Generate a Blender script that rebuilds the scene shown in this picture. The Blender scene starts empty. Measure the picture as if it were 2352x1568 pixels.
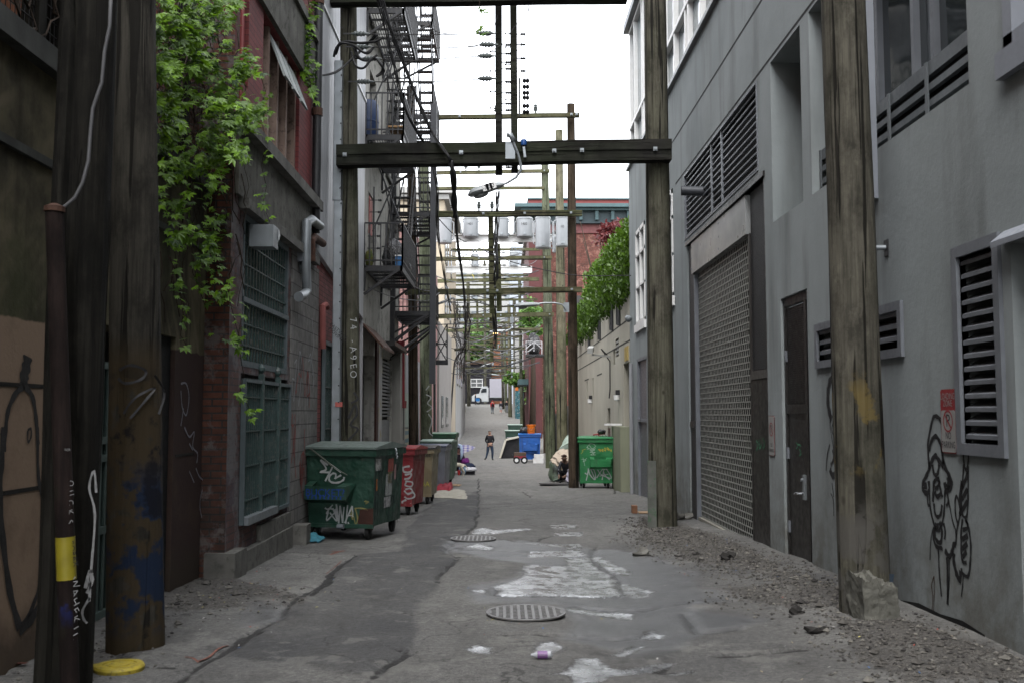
import bpy, bmesh, math, random
import numpy as np
from mathutils import Vector, Matrix
random.seed(7); rng=np.random.RandomState(3)
S=bpy.context.scene; C=S.collection; D=bpy.data
# ---------------------------------------------------------------- camera
EZ=1.55; F=2290.0; TILT=math.radians(4.15); YAW=math.radians(-0.525)
cd=D.cameras.new('camera'); cam=D.objects.new('camera',cd); C.objects.link(cam)
cam.location=(0,0,EZ); cam.rotation_euler=(math.radians(90)+TILT,0,YAW)
cd.sensor_width=36; cd.lens=36*F/2352; cd.clip_start=.05; cd.clip_end=3000
cd.dof.use_dof=True; cd.dof.focus_distance=28; cd.dof.aperture_fstop=5.6
S.camera=cam
S.render.resolution_x=1024; S.render.resolution_y=682
# ---------------------------------------------------------------- light
SUN_EL,SUN_ROT=math.radians(62),math.radians(200)
w=D.worlds.new('World'); S.world=w; w.use_nodes=True
nt=w.node_tree; nt.nodes.clear()
sky=nt.nodes.new('ShaderNodeTexSky'); sky.sky_type='NISHITA'; sky.sun_disc=False
sky.sun_elevation=SUN_EL; sky.sun_rotation=SUN_ROT; sky.air_density=1.0; sky.dust_density=1.5; sky.ozone_density=1
hs=nt.nodes.new('ShaderNodeHueSaturation'); hs.inputs['Saturation'].default_value=.16
bg=nt.nodes.new('ShaderNodeBackground'); bg.inputs['Strength'].default_value=.15
wo=nt.nodes.new('ShaderNodeOutputWorld')
nt.links.new(sky.outputs[0],hs.inputs['Color']); nt.links.new(hs.outputs[0],bg.inputs['Color']); nt.links.new(bg.outputs[0],wo.inputs['Surface'])
sl=D.lights.new('sun','SUN'); sl.energy=.5; sl.angle=math.radians(40); sl.color=(1,.97,.92)
so=D.objects.new('sun',sl); C.objects.link(so)
so.rotation_euler=(math.radians(90)-SUN_EL,0,math.pi-SUN_ROT)
S.view_settings.view_transform='Standard'; S.view_settings.look='None'; S.view_settings.gamma=1
S.view_settings.exposure=2.6
# ---------------------------------------------------------------- measuring helpers (photo pixel -> place in the alley)
def ray(px,py):
    x=(px-1176)/F; y=-(py-784)/F
    d=(x,math.cos(TILT)-y*math.sin(TILT),math.sin(TILT)+y*math.cos(TILT))
    c,s=math.cos(YAW),math.sin(YAW)
    return Vector((d[0]*c-d[1]*s,d[0]*s+d[1]*c,d[2]))
def aX(px,py,X):
    r=ray(px,py); t=X/r.x; return Vector((X,r.y*t,EZ+r.z*t))
def aY(px,py,Y):
    r=ray(px,py); t=Y/r.y; return Vector((r.x*t,Y,EZ+r.z*t))
GY=[-60,0,30,55,65,75,90,133,150,160,400]; GZ=[1.2,0,-.62,-1.13,-1.22,-1.08,-.5,1.5,2.75,3.2,3.4]
def g0(y): return np.interp(y,GY,GZ)
def sst(a,b,x):
    t=np.clip((x-a)/(b-a),0,1); return t*t*(3-2*t)
def G(x,y):
    z=g0(y)
    z=z+.10*sst(2.0,3.3,x)*sst(4,8,y)*(1-sst(11,20,y))-.035*sst(.2,1.0,x)*(1-sst(1.2,2.2,x))*(1-sst(25,40,y))
    return z
def Gf(x,y): return float(G(np.float64(x),np.float64(y)))
def aG(px,py):
    r=ray(px,py); t=2.0
    while t<380 and EZ+r.z*t>Gf(r.x*t,r.y*t): t+=.6
    lo,hi=t-.6,t
    for _ in range(14):
        t=(lo+hi)/2
        if EZ+r.z*t<=Gf(r.x*t,r.y*t): hi=t
        else: lo=t
    return Vector((r.x*t,r.y*t,Gf(r.x*t,r.y*t)))
# ---------------------------------------------------------------- node materials
TONE=.6      # one albedo calibration for every surface
class NT:
    def __init__(s,name):
        s.m=D.materials.new(name); s.m.use_nodes=True; s.t=s.m.node_tree; s.b=s.t.nodes['Principled BSDF']
        s.tc=s.t.nodes.new('ShaderNodeTexCoord'); oi=s.t.nodes.new('ShaderNodeObjectInfo')
        mu=s.math('MULTIPLY',oi.outputs['Random'],61.0)
        va=s.t.nodes.new('ShaderNodeVectorMath'); va.operation='ADD'
        s.l(s.tc.outputs['Object'],va.inputs[0]); s.l(mu,va.inputs[1]); s.P=va.outputs[0]; s.O=s.tc.outputs['Object']
    def l(s,a,b): s.t.links.new(a,b)
    def inp(s,sock,v):
        if isinstance(v,bpy.types.NodeSocket): s.l(v,sock)
        else:
            try: sock.default_value=v
            except Exception: sock.default_value=(*v,1)
    def math(s,op,a,b=0.0,c=None,clamp=False):
        n=s.t.nodes.new('ShaderNodeMath'); n.operation=op; n.use_clamp=clamp
        s.inp(n.inputs[0],a); s.inp(n.inputs[1],b)
        if c is not None: s.inp(n.inputs[2],c)
        return n.outputs[0]
    def scale(s,v,k):
        n=s.t.nodes.new('ShaderNodeVectorMath'); n.operation='MULTIPLY'; s.l(v,n.inputs[0]); n.inputs[1].default_value=k; return n.outputs[0]
    def noise(s,sc,det=6,v=None,rough=.55,dist=0):
        n=s.t.nodes.new('ShaderNodeTexNoise'); n.inputs['Scale'].default_value=sc; n.inputs['Detail'].default_value=det
        n.inputs['Roughness'].default_value=rough; n.inputs['Distortion'].default_value=dist; s.l(v or s.P,n.inputs['Vector']); return n.outputs['Fac']
    def mr(s,v,a,b,c=0.0,d=1.0):
        n=s.t.nodes.new('ShaderNodeMapRange'); s.l(v,n.inputs[0])
        for i,k in zip((1,2,3,4),(a,b,c,d)): n.inputs[i].default_value=k
        return n.outputs[0]
    def mix(s,f,a,b):
        n=s.t.nodes.new('ShaderNodeMix'); n.data_type='RGBA'; s.inp(n.inputs[0],f)
        for k,v in ((6,a),(7,b)):
            if isinstance(v,bpy.types.NodeSocket): s.l(v,n.inputs[k])
            else: n.inputs[k].default_value=(*v,1)
        return n.outputs[2]
    def sep(s,v=None):
        n=s.t.nodes.new('ShaderNodeSeparateXYZ'); s.l(v or s.O,n.inputs[0]); return n.outputs
    def attr(s,name):
        n=s.t.nodes.new('ShaderNodeAttribute'); n.attribute_name=name; return n.outputs['Fac']
    def bump(s,h,st=.3,dist=.01):
        n=s.t.nodes.new('ShaderNodeBump'); n.inputs['Strength'].default_value=st; n.inputs['Distance'].default_value=dist
        s.l(h,n.inputs['Height']); s.l(n.outputs[0],s.b.inputs['Normal'])
    def brick(s,w,h,m,c1,c2,cm,off=.5):
        x=s.sep(); cx=s.t.nodes.new('ShaderNodeCombineXYZ'); s.l(s.math('ADD',x[0],x[1]),cx.inputs[0]); s.l(x[2],cx.inputs[1])
        n=s.t.nodes.new('ShaderNodeTexBrick'); s.l(cx.outputs[0],n.inputs['Vector']); n.offset=off
        for k,v in dict(Scale=1.0).items(): n.inputs[k].default_value=v
        n.inputs['Brick Width'].default_value=w; n.inputs['Row Height'].default_value=h; n.inputs['Mortar Size'].default_value=m
        n.inputs['Color1'].default_value=(*c1,1); n.inputs['Color2'].default_value=(*c2,1); n.inputs['Mortar'].default_value=(*cm,1)
        return n
    def fin(s,col,rough=.8,metal=0.0,spec=.4):
        if isinstance(col,bpy.types.NodeSocket):
            k=s.t.nodes.new('ShaderNodeVectorMath'); k.operation='SCALE'; s.l(col,k.inputs[0]); k.inputs['Scale'].default_value=TONE; col=k.outputs[0]
        s.inp(s.b.inputs['Base Color'],col); s.inp(s.b.inputs['Roughness'],rough); s.b.inputs['Metallic'].default_value=metal
        s.b.inputs['Specular IOR Level'].default_value=spec; return s.m
def mul(c,k): return tuple(min(1,x*k) for x in c)
_mc={}
def mat(name,c,var=.25,rough=.75,scale=3.0,bump=.25,bscale=30,metal=0.0,streak=0.0,dirt=None,spec=.4,bd=.006):
    if name in _mc: return _mc[name]
    n=NT(name); f=n.mr(n.noise(scale,7),.3,.7); col=n.mix(f,mul(c,1-var),mul(c,1+var))
    if streak:
        st=n.mr(n.noise(1.0,5,n.scale(n.P,(7,7,.45))),.48,.72,0,streak); col=n.mix(st,col,mul(c,.35))
    if dirt:
        dd=n.mr(n.noise(scale*2.3,8,rough=.7),.52,.66); col=n.mix(dd,col,dirt)
    if bump: n.bump(n.noise(bscale,8,rough=.65),bump,bd)
    rr=n.mr(n.noise(scale*4,4),.3,.7,max(.03,rough-.1),min(1,rough+.12))
    _mc[name]=n.fin(col,rr,metal,min(spec,.22) if rough>.62 else spec); return _mc[name]
def flat(name,c,rough=.6,metal=0.0,spec=.4): return mat(name,c,.12,rough,8,.08,60,metal,spec=spec)
def bmat(name,c1,c2,cm,w=.225,h=.078,m=.006,dirt=(.03,.028,.025),dk=.5,paint=None):
    n=NT(name); b=n.brick(w,h,m,c1,c2,cm)
    col=b.outputs['Color']; v=n.mr(n.noise(9,6),.3,.7,.72,1.2)
    vm=n.t.nodes.new('ShaderNodeVectorMath'); vm.operation='SCALE'; n.l(col,vm.inputs[0]); n.l(v,vm.inputs['Scale']); col=vm.outputs[0]
    d=n.mr(n.noise(.9,8,rough=.62),.47,.68,0,dk); col=n.mix(d,col,dirt)
    if paint:
        pf=n.mr(n.noise(2.4,7,rough=.7),.53,.6,0,.85); col=n.mix(pf,col,paint)
    h_=n.math('ADD',n.math('MULTIPLY',b.outputs['Fac'],-1.0),n.math('MULTIPLY',n.noise(45,6),.5)); n.bump(h_,.7,.008)
    return n.fin(col,.9,0,.2)
def wood(name,c1,c2,crack=True,green=.0,paint=None,ax=0):
    n=NT(name); s1=n.noise(1.0,8,n.scale(n.P,(1.1,26,26) if ax else (30,30,1.3)),.72); col=n.mix(n.mr(s1,.36,.62),c1,c2)
    b=n.mr(n.noise(2.6,8,n.scale(n.P,(1,1,.6)),.7),.46,.62,0,.75); col=n.mix(b,col,mul(c1,.45)); col=n.mix(n.mr(n.noise(9,8,n.scale(n.P,(1,1,.5)),.75),.55,.7,0,.4),col,mul(c2,1.5))
    if green: col=n.mix(n.mr(n.noise(.8,4),.4,.65,0,green),col,(.085,.12,.045))
    ck=n.noise(1.0,5,n.scale(n.P,(.35,14,14) if ax else (14,14,.35)),.5,.6); cf=n.mr(ck,.585,.605,0,.9)
    if crack: col=n.mix(cf,col,(.012,.011,.009))
    kn=n.t.nodes.new('ShaderNodeTexVoronoi'); kn.inputs['Scale'].default_value=2.2; n.l(n.scale(n.P,(1,1,.7)),kn.inputs['Vector'])
    col=n.mix(n.mr(kn.outputs['Distance'],.04,.09,.8,0),col,(.02,.017,.012))
    if paint:
        z=n.sep()[2]
        for (z0,z1,pc,th) in paint:
            zz=n.math('MULTIPLY',n.mr(z,z0-.12,z0+.08),n.mr(z,z1-.1,z1+.15,1,0))
            pn=n.mr(n.noise(3.2,6,rough=.6),th,th+.05); col=n.mix(n.math('MULTIPLY',zz,n.math('MULTIPLY',pn,.85)),col,pc)
    n.bump(n.math('SUBTRACT',n.math('MULTIPLY',s1,.7),n.math('MULTIPLY',cf,1.0) if crack else 0.0),.9,.014)
    return n.fin(col,.9,0,.12)
m_pole=wood('pole_wood',(.062,.058,.044),(.138,.130,.102),green=.12)
m_pole_g=wood('pole_green_wood',(.095,.105,.070),(.19,.20,.145),green=.3)
m_pole_t=wood('pole_tan_wood',(.12,.11,.072),(.22,.205,.145),green=.2)
m_pole_b=wood('pole_brown_wood',(.045,.032,.022),(.10,.075,.052))
m_pole_n=wood('near_left_pole_wood',(.034,.031,.026),(.074,.068,.055),paint=[(-.3,2.15,(.062,.045,.024),.38),(.2,1.25,(.008,.024,.062),.48),(.85,1.95,(.010,.010,.014),.53)])
m_pole_r=wood('near_right_pole_wood',(.064,.060,.048),(.142,.132,.106),green=.08,paint=[(1.2,1.9,(.16,.12,.045),.56),(-.3,.8,(.11,.105,.095),.45)])
m_trunk=wood('split_pole_wood',(.007,.0065,.005),(.026,.024,.019))
m_beam_d=wood('dark_beam_wood',(.013,.013,.012),(.034,.033,.029),green=.15,ax=1)
m_beam=wood('beam_wood',(.075,.07,.04),(.15,.14,.085),green=.35,ax=1)
m_concrete=mat('concrete',(.17,.165,.15),.3,.9,4,.5,50,streak=.4,dirt=(.08,.078,.07))
m_conc_l=mat('concrete_light',(.26,.255,.23),.25,.9,5,.6,40)
m_black=mat('black_metal',(.018,.018,.02),.4,.5,10,.1)
m_rust=mat('rusty_metal',(.09,.045,.03),.4,.75,12,.3)
m_galv=mat('galvanised',(.34,.37,.39),.15,.42,6,.08,40,metal=.55,streak=.2)
m_grey_m=mat('grey_metal',(.2,.215,.24),.12,.5,5,.1,50,metal=.2,streak=.2)
m_dark_m=mat('dark_brown_metal',(.035,.032,.03),.25,.38,3,.05,50,metal=.3,streak=.4)
m_rubber=mat('rubber',(.012,.012,.012),.3,.7,20,.1)
m_white=mat('white_paint',(.95,.95,.93),.08,.5,6,.05,streak=.15)
m_cable=mat('cable',(.010,.010,.011),.2,.6,10,0)
m_cable_l=mat('grey_cable',(.12,.12,.125),.2,.6,10,0)
m_ceram=mat('ceramic',(.16,.18,.175),.1,.25,10,0)
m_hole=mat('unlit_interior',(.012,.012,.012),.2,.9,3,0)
m_gf_w=mat('spray_white',(.40,.41,.41),.15,.6,20,0); m_gf_k=mat('spray_black',(.012,.012,.014),.2,.6,20,0)
m_gf_b=mat('spray_blue',(.01,.05,.28),.2,.6,20,0); m_gf_y=mat('spray_yellow',(.45,.4,.05),.2,.6,20,0)
m_gf_r=mat('spray_red',(.4,.05,.04),.2,.6,20,0); m_gf_p=mat('spray_purple',(.16,.1,.3),.2,.6,20,0); m_gf_c=mat('spray_cyan',(.05,.25,.45),.2,.6,20,0)
def glass_mat(name,c=(.02,.025,.028),rough=.06):
    n=NT(name); n.bump(n.noise(1.3,2),.25,.03); return n.fin(c,rough,0,.8)
m_glass=glass_mat('dark_glass'); m_glass_l=glass_mat('sky_glass',(.10,.13,.14),.08)
def leafmat(name,c1,c2,tr=.35):
    n=NT(name); n.t.nodes.remove(n.b)
    f=n.attr('shade'); col=n.mix(f,c1,c2)
    pb=n.t.nodes.new('ShaderNodeBsdfPrincipled'); n.l(col,pb.inputs['Base Color']); pb.inputs['Roughness'].default_value=.45
    tl=n.t.nodes.new('ShaderNodeBsdfTranslucent'); n.l(col,tl.inputs['Color'])
    mx=n.t.nodes.new('ShaderNodeMixShader'); mx.inputs[0].default_value=tr; n.l(pb.outputs[0],mx.inputs[1]); n.l(tl.outputs[0],mx.inputs[2])
    out=[q for q in n.t.nodes if q.type=='OUTPUT_MATERIAL'][0]; n.l(mx.outputs[0],out.inputs['Surface']); return n.m
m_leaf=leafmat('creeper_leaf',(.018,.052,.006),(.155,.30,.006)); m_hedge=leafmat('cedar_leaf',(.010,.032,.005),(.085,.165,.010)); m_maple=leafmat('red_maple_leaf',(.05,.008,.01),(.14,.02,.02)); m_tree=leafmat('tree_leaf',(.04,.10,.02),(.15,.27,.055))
m_vine=mat('vine_stem',(.05,.035,.025),.3,.9,20,0)
# ---------------------------------------------------------------- mesh helpers
ORG={}
class MB:
    def __init__(s): s.v=[]; s.f=[]; s.mi=[]; s.sh=None
    def add(s,vs,fs,m=0):
        k=len(s.v); s.v.extend([tuple(p) for p in vs]); s.f.extend([tuple(i+k for i in f) for f in fs]); s.mi.extend([m]*len(fs)); return s
    def box(s,x0,x1,y0,y1,z0,z1,m=0):
        return s.add([(x0,y0,z0),(x1,y0,z0),(x1,y1,z0),(x0,y1,z0),(x0,y0,z1),(x1,y0,z1),(x1,y1,z1),(x0,y1,z1)],
            [(0,3,2,1),(4,5,6,7),(0,1,5,4),(1,2,6,5),(2,3,7,6),(3,0,4,7)],m)
    def quad(s,a,b,c,d,m=0): return s.add([a,b,c,d],[(0,1,2,3)],m)
    def bar(s,a,b,w,h=None,m=0,up=(0,0,1)):
        a=Vector(a);b=Vector(b);h=h or w;d=(b-a).normalized();u=Vector(up)
        if abs(d.dot(u))>.98: u=Vector((0,1,0))
        x=d.cross(u).normalized()*w/2; y=x.cross(d).normalized()*h/2
        vs=[a-x-y,a+x-y,a+x+y,a-x+y,b-x-y,b+x-y,b+x+y,b-x+y]
        return s.add(vs,[(0,3,2,1),(4,5,6,7),(0,1,5,4),(1,2,6,5),(2,3,7,6),(3,0,4,7)],m)
    def tube(s,pts,r,n=8,m=0,cap=True):
        pts=[Vector(p) for p in pts]; rs=r if isinstance(r,(list,tuple)) else [r]*len(pts); k=len(s.v); ref=None
        for i,p in enumerate(pts):
            d=(pts[min(i+1,len(pts)-1)]-pts[max(i-1,0)]).normalized()
            if ref is None: ref=Vector((1,0,0)) if abs(d.x)<.9 else Vector((0,1,0))
            x=(ref-d*ref.dot(d)).normalized(); ref=x; y=d.cross(x)
            for j in range(n):
                a=2*math.pi*j/n; s.v.append(tuple(p+(x*math.cos(a)+y*math.sin(a))*rs[i]))
        for i in range(len(pts)-1):
            for j in range(n):
                s.f.append((k+i*n+j,k+i*n+(j+1)%n,k+(i+1)*n+(j+1)%n,k+(i+1)*n+j)); s.mi.append(m)
        if cap:
            s.f.append(tuple(k+j for j in range(n))[::-1]); s.mi.append(m); e=k+(len(pts)-1)*n; s.f.append(tuple(e+j for j in range(n))); s.mi.append(m)
        return s
    def lathe(s,prof,c=(0,0,0),n=16,m=0,ax='z'):
        k=len(s.v)
        for r,z in prof:
            for j in range(n):
                a=2*math.pi*j/n; q=(r*math.cos(a),r*math.sin(a),z)
                if ax=='x': q=(z,q[0],q[1])
                if ax=='y': q=(q[0],z,q[1])
                s.v.append((c[0]+q[0],c[1]+q[1],c[2]+q[2]))
        for i in range(len(prof)-1):
            for j in range(n): s.f.append((k+i*n+j,k+i*n+(j+1)%n,k+(i+1)*n+(j+1)%n,k+(i+1)*n+j)); s.mi.append(m)
        s.f.append(tuple(k+j for j in range(n))[::-1]); s.mi.append(m); e=k+(len(prof)-1)*n; s.f.append(tuple(e+j for j in range(n))); s.mi.append(m)
        return s
    def prism(s,poly,fn,t0,t1,m=0):   # poly in 2-D, fn(u,v,t) -> point
        n=len(poly); vs=[fn(u,v,t0) for u,v in poly]+[fn(u,v,t1) for u,v in poly]
        fs=[tuple(range(n))[::-1],tuple(range(n,2*n))]+[(i,(i+1)%n,n+(i+1)%n,n+i) for i in range(n)]
        return s.add(vs,fs,m)
    def ribbon(s,pts,w,nrm,m=0,sm=True,taper=False):
        pts=[Vector(p) for p in pts]
        if sm and len(pts)>2:
            q=[]
            for i in range(len(pts)-1):
                p0=pts[max(i-1,0)];p1=pts[i];p2=pts[i+1];p3=pts[min(i+2,len(pts)-1)]
                for t in (0,.25,.5,.75): q.append(.5*((2*p1)+(p2-p0)*t+(2*p0-5*p1+4*p2-p3)*t*t+(3*p1-p0-3*p2+p3)*t**3))
            pts=q+[pts[-1]]
        k=len(s.v); n=len(pts); nrm=Vector(nrm)
        for i,p in enumerate(pts):
            d=(pts[min(i+1,n-1)]-pts[max(i-1,0)]).normalized(); x=d.cross(nrm).normalized()*w/2
            if taper: x=x*(1-.6*i/n)
            x=x*(1+.18*math.sin(i*1.7)); s.v.append(tuple(p-x)); s.v.append(tuple(p+x))
        for i in range(n-1): s.f.append((k+2*i,k+2*i+1,k+2*i+3,k+2*i+2)); s.mi.append(m)
        return s
    def build(s,name,mats,parent=None,smooth=False,shade=None):
        me=D.meshes.new(name); o=Vector(ORG.get(parent.name,(0,0,0))) if parent else Vector((0,0,0))
        v=np.array(s.v,dtype=np.float64).reshape(-1,3)-np.array(o); me.from_pydata(v.tolist(),[],s.f)
        if not isinstance(mats,(list,tuple)): mats=[mats]
        for m in mats: me.materials.append(m)
        if len(mats)>1: me.polygons.foreach_set('material_index',s.mi)
        if smooth: me.polygons.foreach_set('use_smooth',[True]*len(s.f)); 
        if smooth and smooth!='all': me.set_sharp_from_angle(angle=math.radians(38))
        if shade is not None:
            a=me.attributes.new('shade','FLOAT','POINT'); a.data.foreach_set('value',shade)
        me.update(); ob=D.objects.new(name,me); C.objects.link(ob)
        if parent: ob.parent=parent; ORG[ob.name]=ORG.get(parent.name,(0,0,0))
        return ob
def tag(o,label=None,cat=None,group=None,kind=None):
    if label: o['label']=label
    if cat: o['category']=cat
    if group: o['group']=group
    if kind: o['kind']=kind
    return o
def thing(name,label,cat,loc=(0,0,0),group=None):
    o=D.objects.new(name,None); C.objects.link(o); o.location=loc; o.empty_display_size=.1; ORG[o.name]=tuple(loc)
    return tag(o,label,cat,group)
def copy_tree(o,parent=None):
    c=o.copy(); C.objects.link(c); c.parent=parent
    for ch in [k for k in D.objects if k.parent==o]: copy_tree(ch,c)
    return c
def wallmesh(X,Y0,Y1,Z0,Z1,holes,depth,sgn,b=None,thick=None,sub=None):
    """wall in the plane x=X, openings as (y0,y1,z0,z1); reveals go away from the alley (sgn=+1 right side, -1 left)"""
    b=b or MB(); ys=sorted({Y0,Y1,*[h[0] for h in holes],*[h[1] for h in holes]}); zs=sorted({Z0,Z1,*[h[2] for h in holes],*[h[3] for h in holes]})
    ys=[y for y in ys if Y0<=y<=Y1]; zs=[z for z in zs if Z0<=z<=Z1]
    for i in range(len(ys)-1):
        for j in range(len(zs)-1):
            yc=(ys[i]+ys[i+1])/2; zc=(zs[j]+zs[j+1])/2
            if any(h[0]<yc<h[1] and h[2]<zc<h[3] for h in holes): continue
            b.quad((X,ys[i],zs[j]),(X,ys[i+1],zs[j]),(X,ys[i+1],zs[j+1]),(X,ys[i],zs[j+1]))
    for h in holes:
        y0,y1,z0,z1=h[:4]; dd=h[4] if len(h)>4 else depth; x=X+sgn*dd
        b.quad((X,y0,z0),(x,y0,z0),(x,y0,z1),(X,y0,z1)); b.quad((X,y1,z0),(x,y1,z0),(x,y1,z1),(X,y1,z1))
        b.quad((X,y0,z0),(x,y0,z0),(x,y1,z0),(X,y1,z0)); b.quad((X,y0,z1),(x,y0,z1),(x,y1,z1),(X,y1,z1))
    if thick:
        x=X+sgn*thick
        b.quad((X,Y0,Z0),(x,Y0,Z0),(x,Y0,Z1),(X,Y0,Z1)); b.quad((X,Y1,Z0),(x,Y1,Z0),(x,Y1,Z1),(X,Y1,Z1)); b.quad((X,Y0,Z1),(x,Y0,Z1),(x,Y1,Z1),(X,Y1,Z1)); b.quad((x,Y0,Z0),(x,Y1,Z0),(x,Y1,Z1),(x,Y0,Z1))
    return b
def z1(x,y): return (x*.3125,y*.3125)                 # helpers for the enlargements the photo was measured in
def z2(x,y): return (857.5+x*.3125,1078+y*.3125)
def z3(x,y): return (x*.375,980+y*.375)
def z4(x,y): return (1470+x*.375,980+y*.375)
_tc={}
def text_geo(s):
    if s in _tc: return _tc[s]
    cu=D.curves.new('t','FONT'); cu.body=s; cu.size=1; cu.align_x='CENTER'; cu.align_y='CENTER'; cu.resolution_u=3
    o=D.objects.new('t',cu); C.objects.link(o); dg=bpy.context.evaluated_depsgraph_get(); me=o.evaluated_get(dg).to_mesh()
    _tc[s]=([tuple(v.co) for v in me.vertices],[tuple(p.vertices) for p in me.polygons]); D.objects.remove(o); D.curves.remove(cu); return _tc[s]
def put_text(b,s,c,u,v,size,sx=1.0,m=0):
    vs,fs=text_geo(s); c=Vector(c);u=Vector(u);v=Vector(v)
    if not vs: return
    b.add([c+u*(p[0]*size*sx)+v*(p[1]*size) for p in vs],fs,m)
# ================================================================ GROUND
def poly_sd(P,poly):
    poly=np.array(poly); n=len(poly); d=np.full(len(P),1e9); ins=np.zeros(len(P),bool)
    for i in range(n):
        a=poly[i]; b=poly[(i+1)%n]; ab=b-a; ap=P-a; t=np.clip((ap@ab)/(ab@ab+1e-12),0,1)
        d=np.minimum(d,np.hypot(*(ap-t[:,None]*ab).T))
        c=((a[1]>P[:,1])!=(b[1]>P[:,1])); xi=a[0]+(P[:,1]-a[1])*(ab[0])/(ab[1] if abs(ab[1])>1e-12 else 1e-12); ins^=c&(P[:,0]<xi)
    return np.where(ins,-d,d)
def line_d(P,pl):
    pl=np.array(pl); d=np.full(len(P),1e9)
    for i in range(len(pl)-1):
        a=pl[i]; ab=pl[i+1]-a; ap=P-a; t=np.clip((ap@ab)/(ab@ab+1e-12),0,1); d=np.minimum(d,np.hypot(*(ap-t[:,None]*ab).T))
    return d
def gxy(pts,f): return [tuple(aG(*f(*p))[:2]) for p in pts]
wet_polys=[[(730,460),(760,430),(830,422),(900,440),(1130,430),(1140,440),(900,470),(740,470)],[(1300,400),(1490,400),(1490,428),(1310,428)],[(1320,455),(1520,455),(1530,488),(1330,482)],
 [(700,565),(790,542),(900,575),(870,592),(760,575)],[(1120,538),(1500,540),(1500,600),(1560,625),(1480,640),(1360,635),(1160,640),(1160,600),(1400,590),(1400,565)],
 [(1430,650),(1600,640),(1620,700),(1760,800),(1830,920),(1500,925),(1000,920),(900,910),(960,880),(900,850),(1050,830),(1130,780),(1090,690),(1340,705),(1440,690)],
 [(1610,635),(1700,650),(1870,750),(1840,785),(1730,740)],[(1780,820),(2070,890),(1980,930),(1900,935),(1830,880)],[(740,872),(830,872),(830,902),(750,892)],
 [(1400,1000),(1580,1020),(1880,1060),(1900,1105),(1840,1105),(1640,1070),(1430,1045)],[(670,1310),(760,1285),(835,1300),(835,1350),(720,1340)],[(1200,1255),(1300,1250),(1410,1300),(1360,1345),(1220,1335)],
 [(1340,1492),(1430,1480),(1550,1385),(1640,1385),(1740,1468),(1900,1478),(2150,1400),(2170,1420),(1900,1505),(1740,1505),(1620,1550),(1500,1565),(1470,1500)],
 [(1740,1350),(1900,1298),(1990,1298),(1800,1358)],[(1980,1240),(2080,1185),(2170,1230),(2060,1262)],[(2150,1500),(2290,1470),(2300,1500),(2180,1520)]]
cracks=[[(1160,405),(1260,430),(1480,430),(1530,410)],[(920,500),(990,505),(1060,530),(1200,525),(1260,495),(1370,480),(1580,485)],[(530,600),(600,570),(680,590),(900,600),(1150,605)],[(600,640),(1100,630),(1400,632),(1600,640)],
 [(930,850),(870,920),(1100,928),(1500,930),(1800,930)],[(1400,990),(1500,1000),(1640,1030),(1880,1035),(2050,1025),(2150,1000),(2352,975)],[(960,1200),(1080,1190),(1480,1215),(1600,1235),(1760,1248),(2000,1240),(2130,1240)],
 [(0,1520),(90,1440),(240,1360),(180,1340)],[(770,300),(760,400),(530,580),(600,650),(450,820)],[(1610,560),(1600,640),(1640,680),(1710,730),(1830,870)],[(1480,1565),(1700,1500),(2100,1470),(2150,1400)],
 [(1680,820),(1720,920)],[(1770,60),(1775,170),(770,290)],[(770,60),(775,170),(770,290)],[(240,1055),(300,1070),(350,1055),(480,1030)],[(1700,730),(1600,720)],[(1100,160),(1160,200)],[(770,255),(1000,250)]]
cracks3=[[(1730,770),(1900,772),(2180,775),(1900,1035),(1700,1020),(1540,1000)],[(2180,775),(1720,1150),(1500,1300),(1100,1568)],[(1450,1350),(1520,1330),(1600,1250)],[(580,1360),(800,1420),(900,1470),(1100,1480)],[(0,1500),(250,1480)]]
cracks4=[[(480,1390),(640,1390),(900,1360),(1020,1355)],[(0,1130),(200,1090),(340,1070)],[(100,1510),(290,1490),(280,1500)],[(300,1150),(380,1270),(600,1230)]]
GBVH=None
def SN(x,y):
    h=GBVH.ray_cast(Vector((x,y,3)),Vector((0,0,-1)))[0] if y<38 else None
    return h.z if h else Gf(x,y)
def aS(px,py):
    p=aG(px,py); p.z=SN(p.x,p.y); return p
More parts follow.
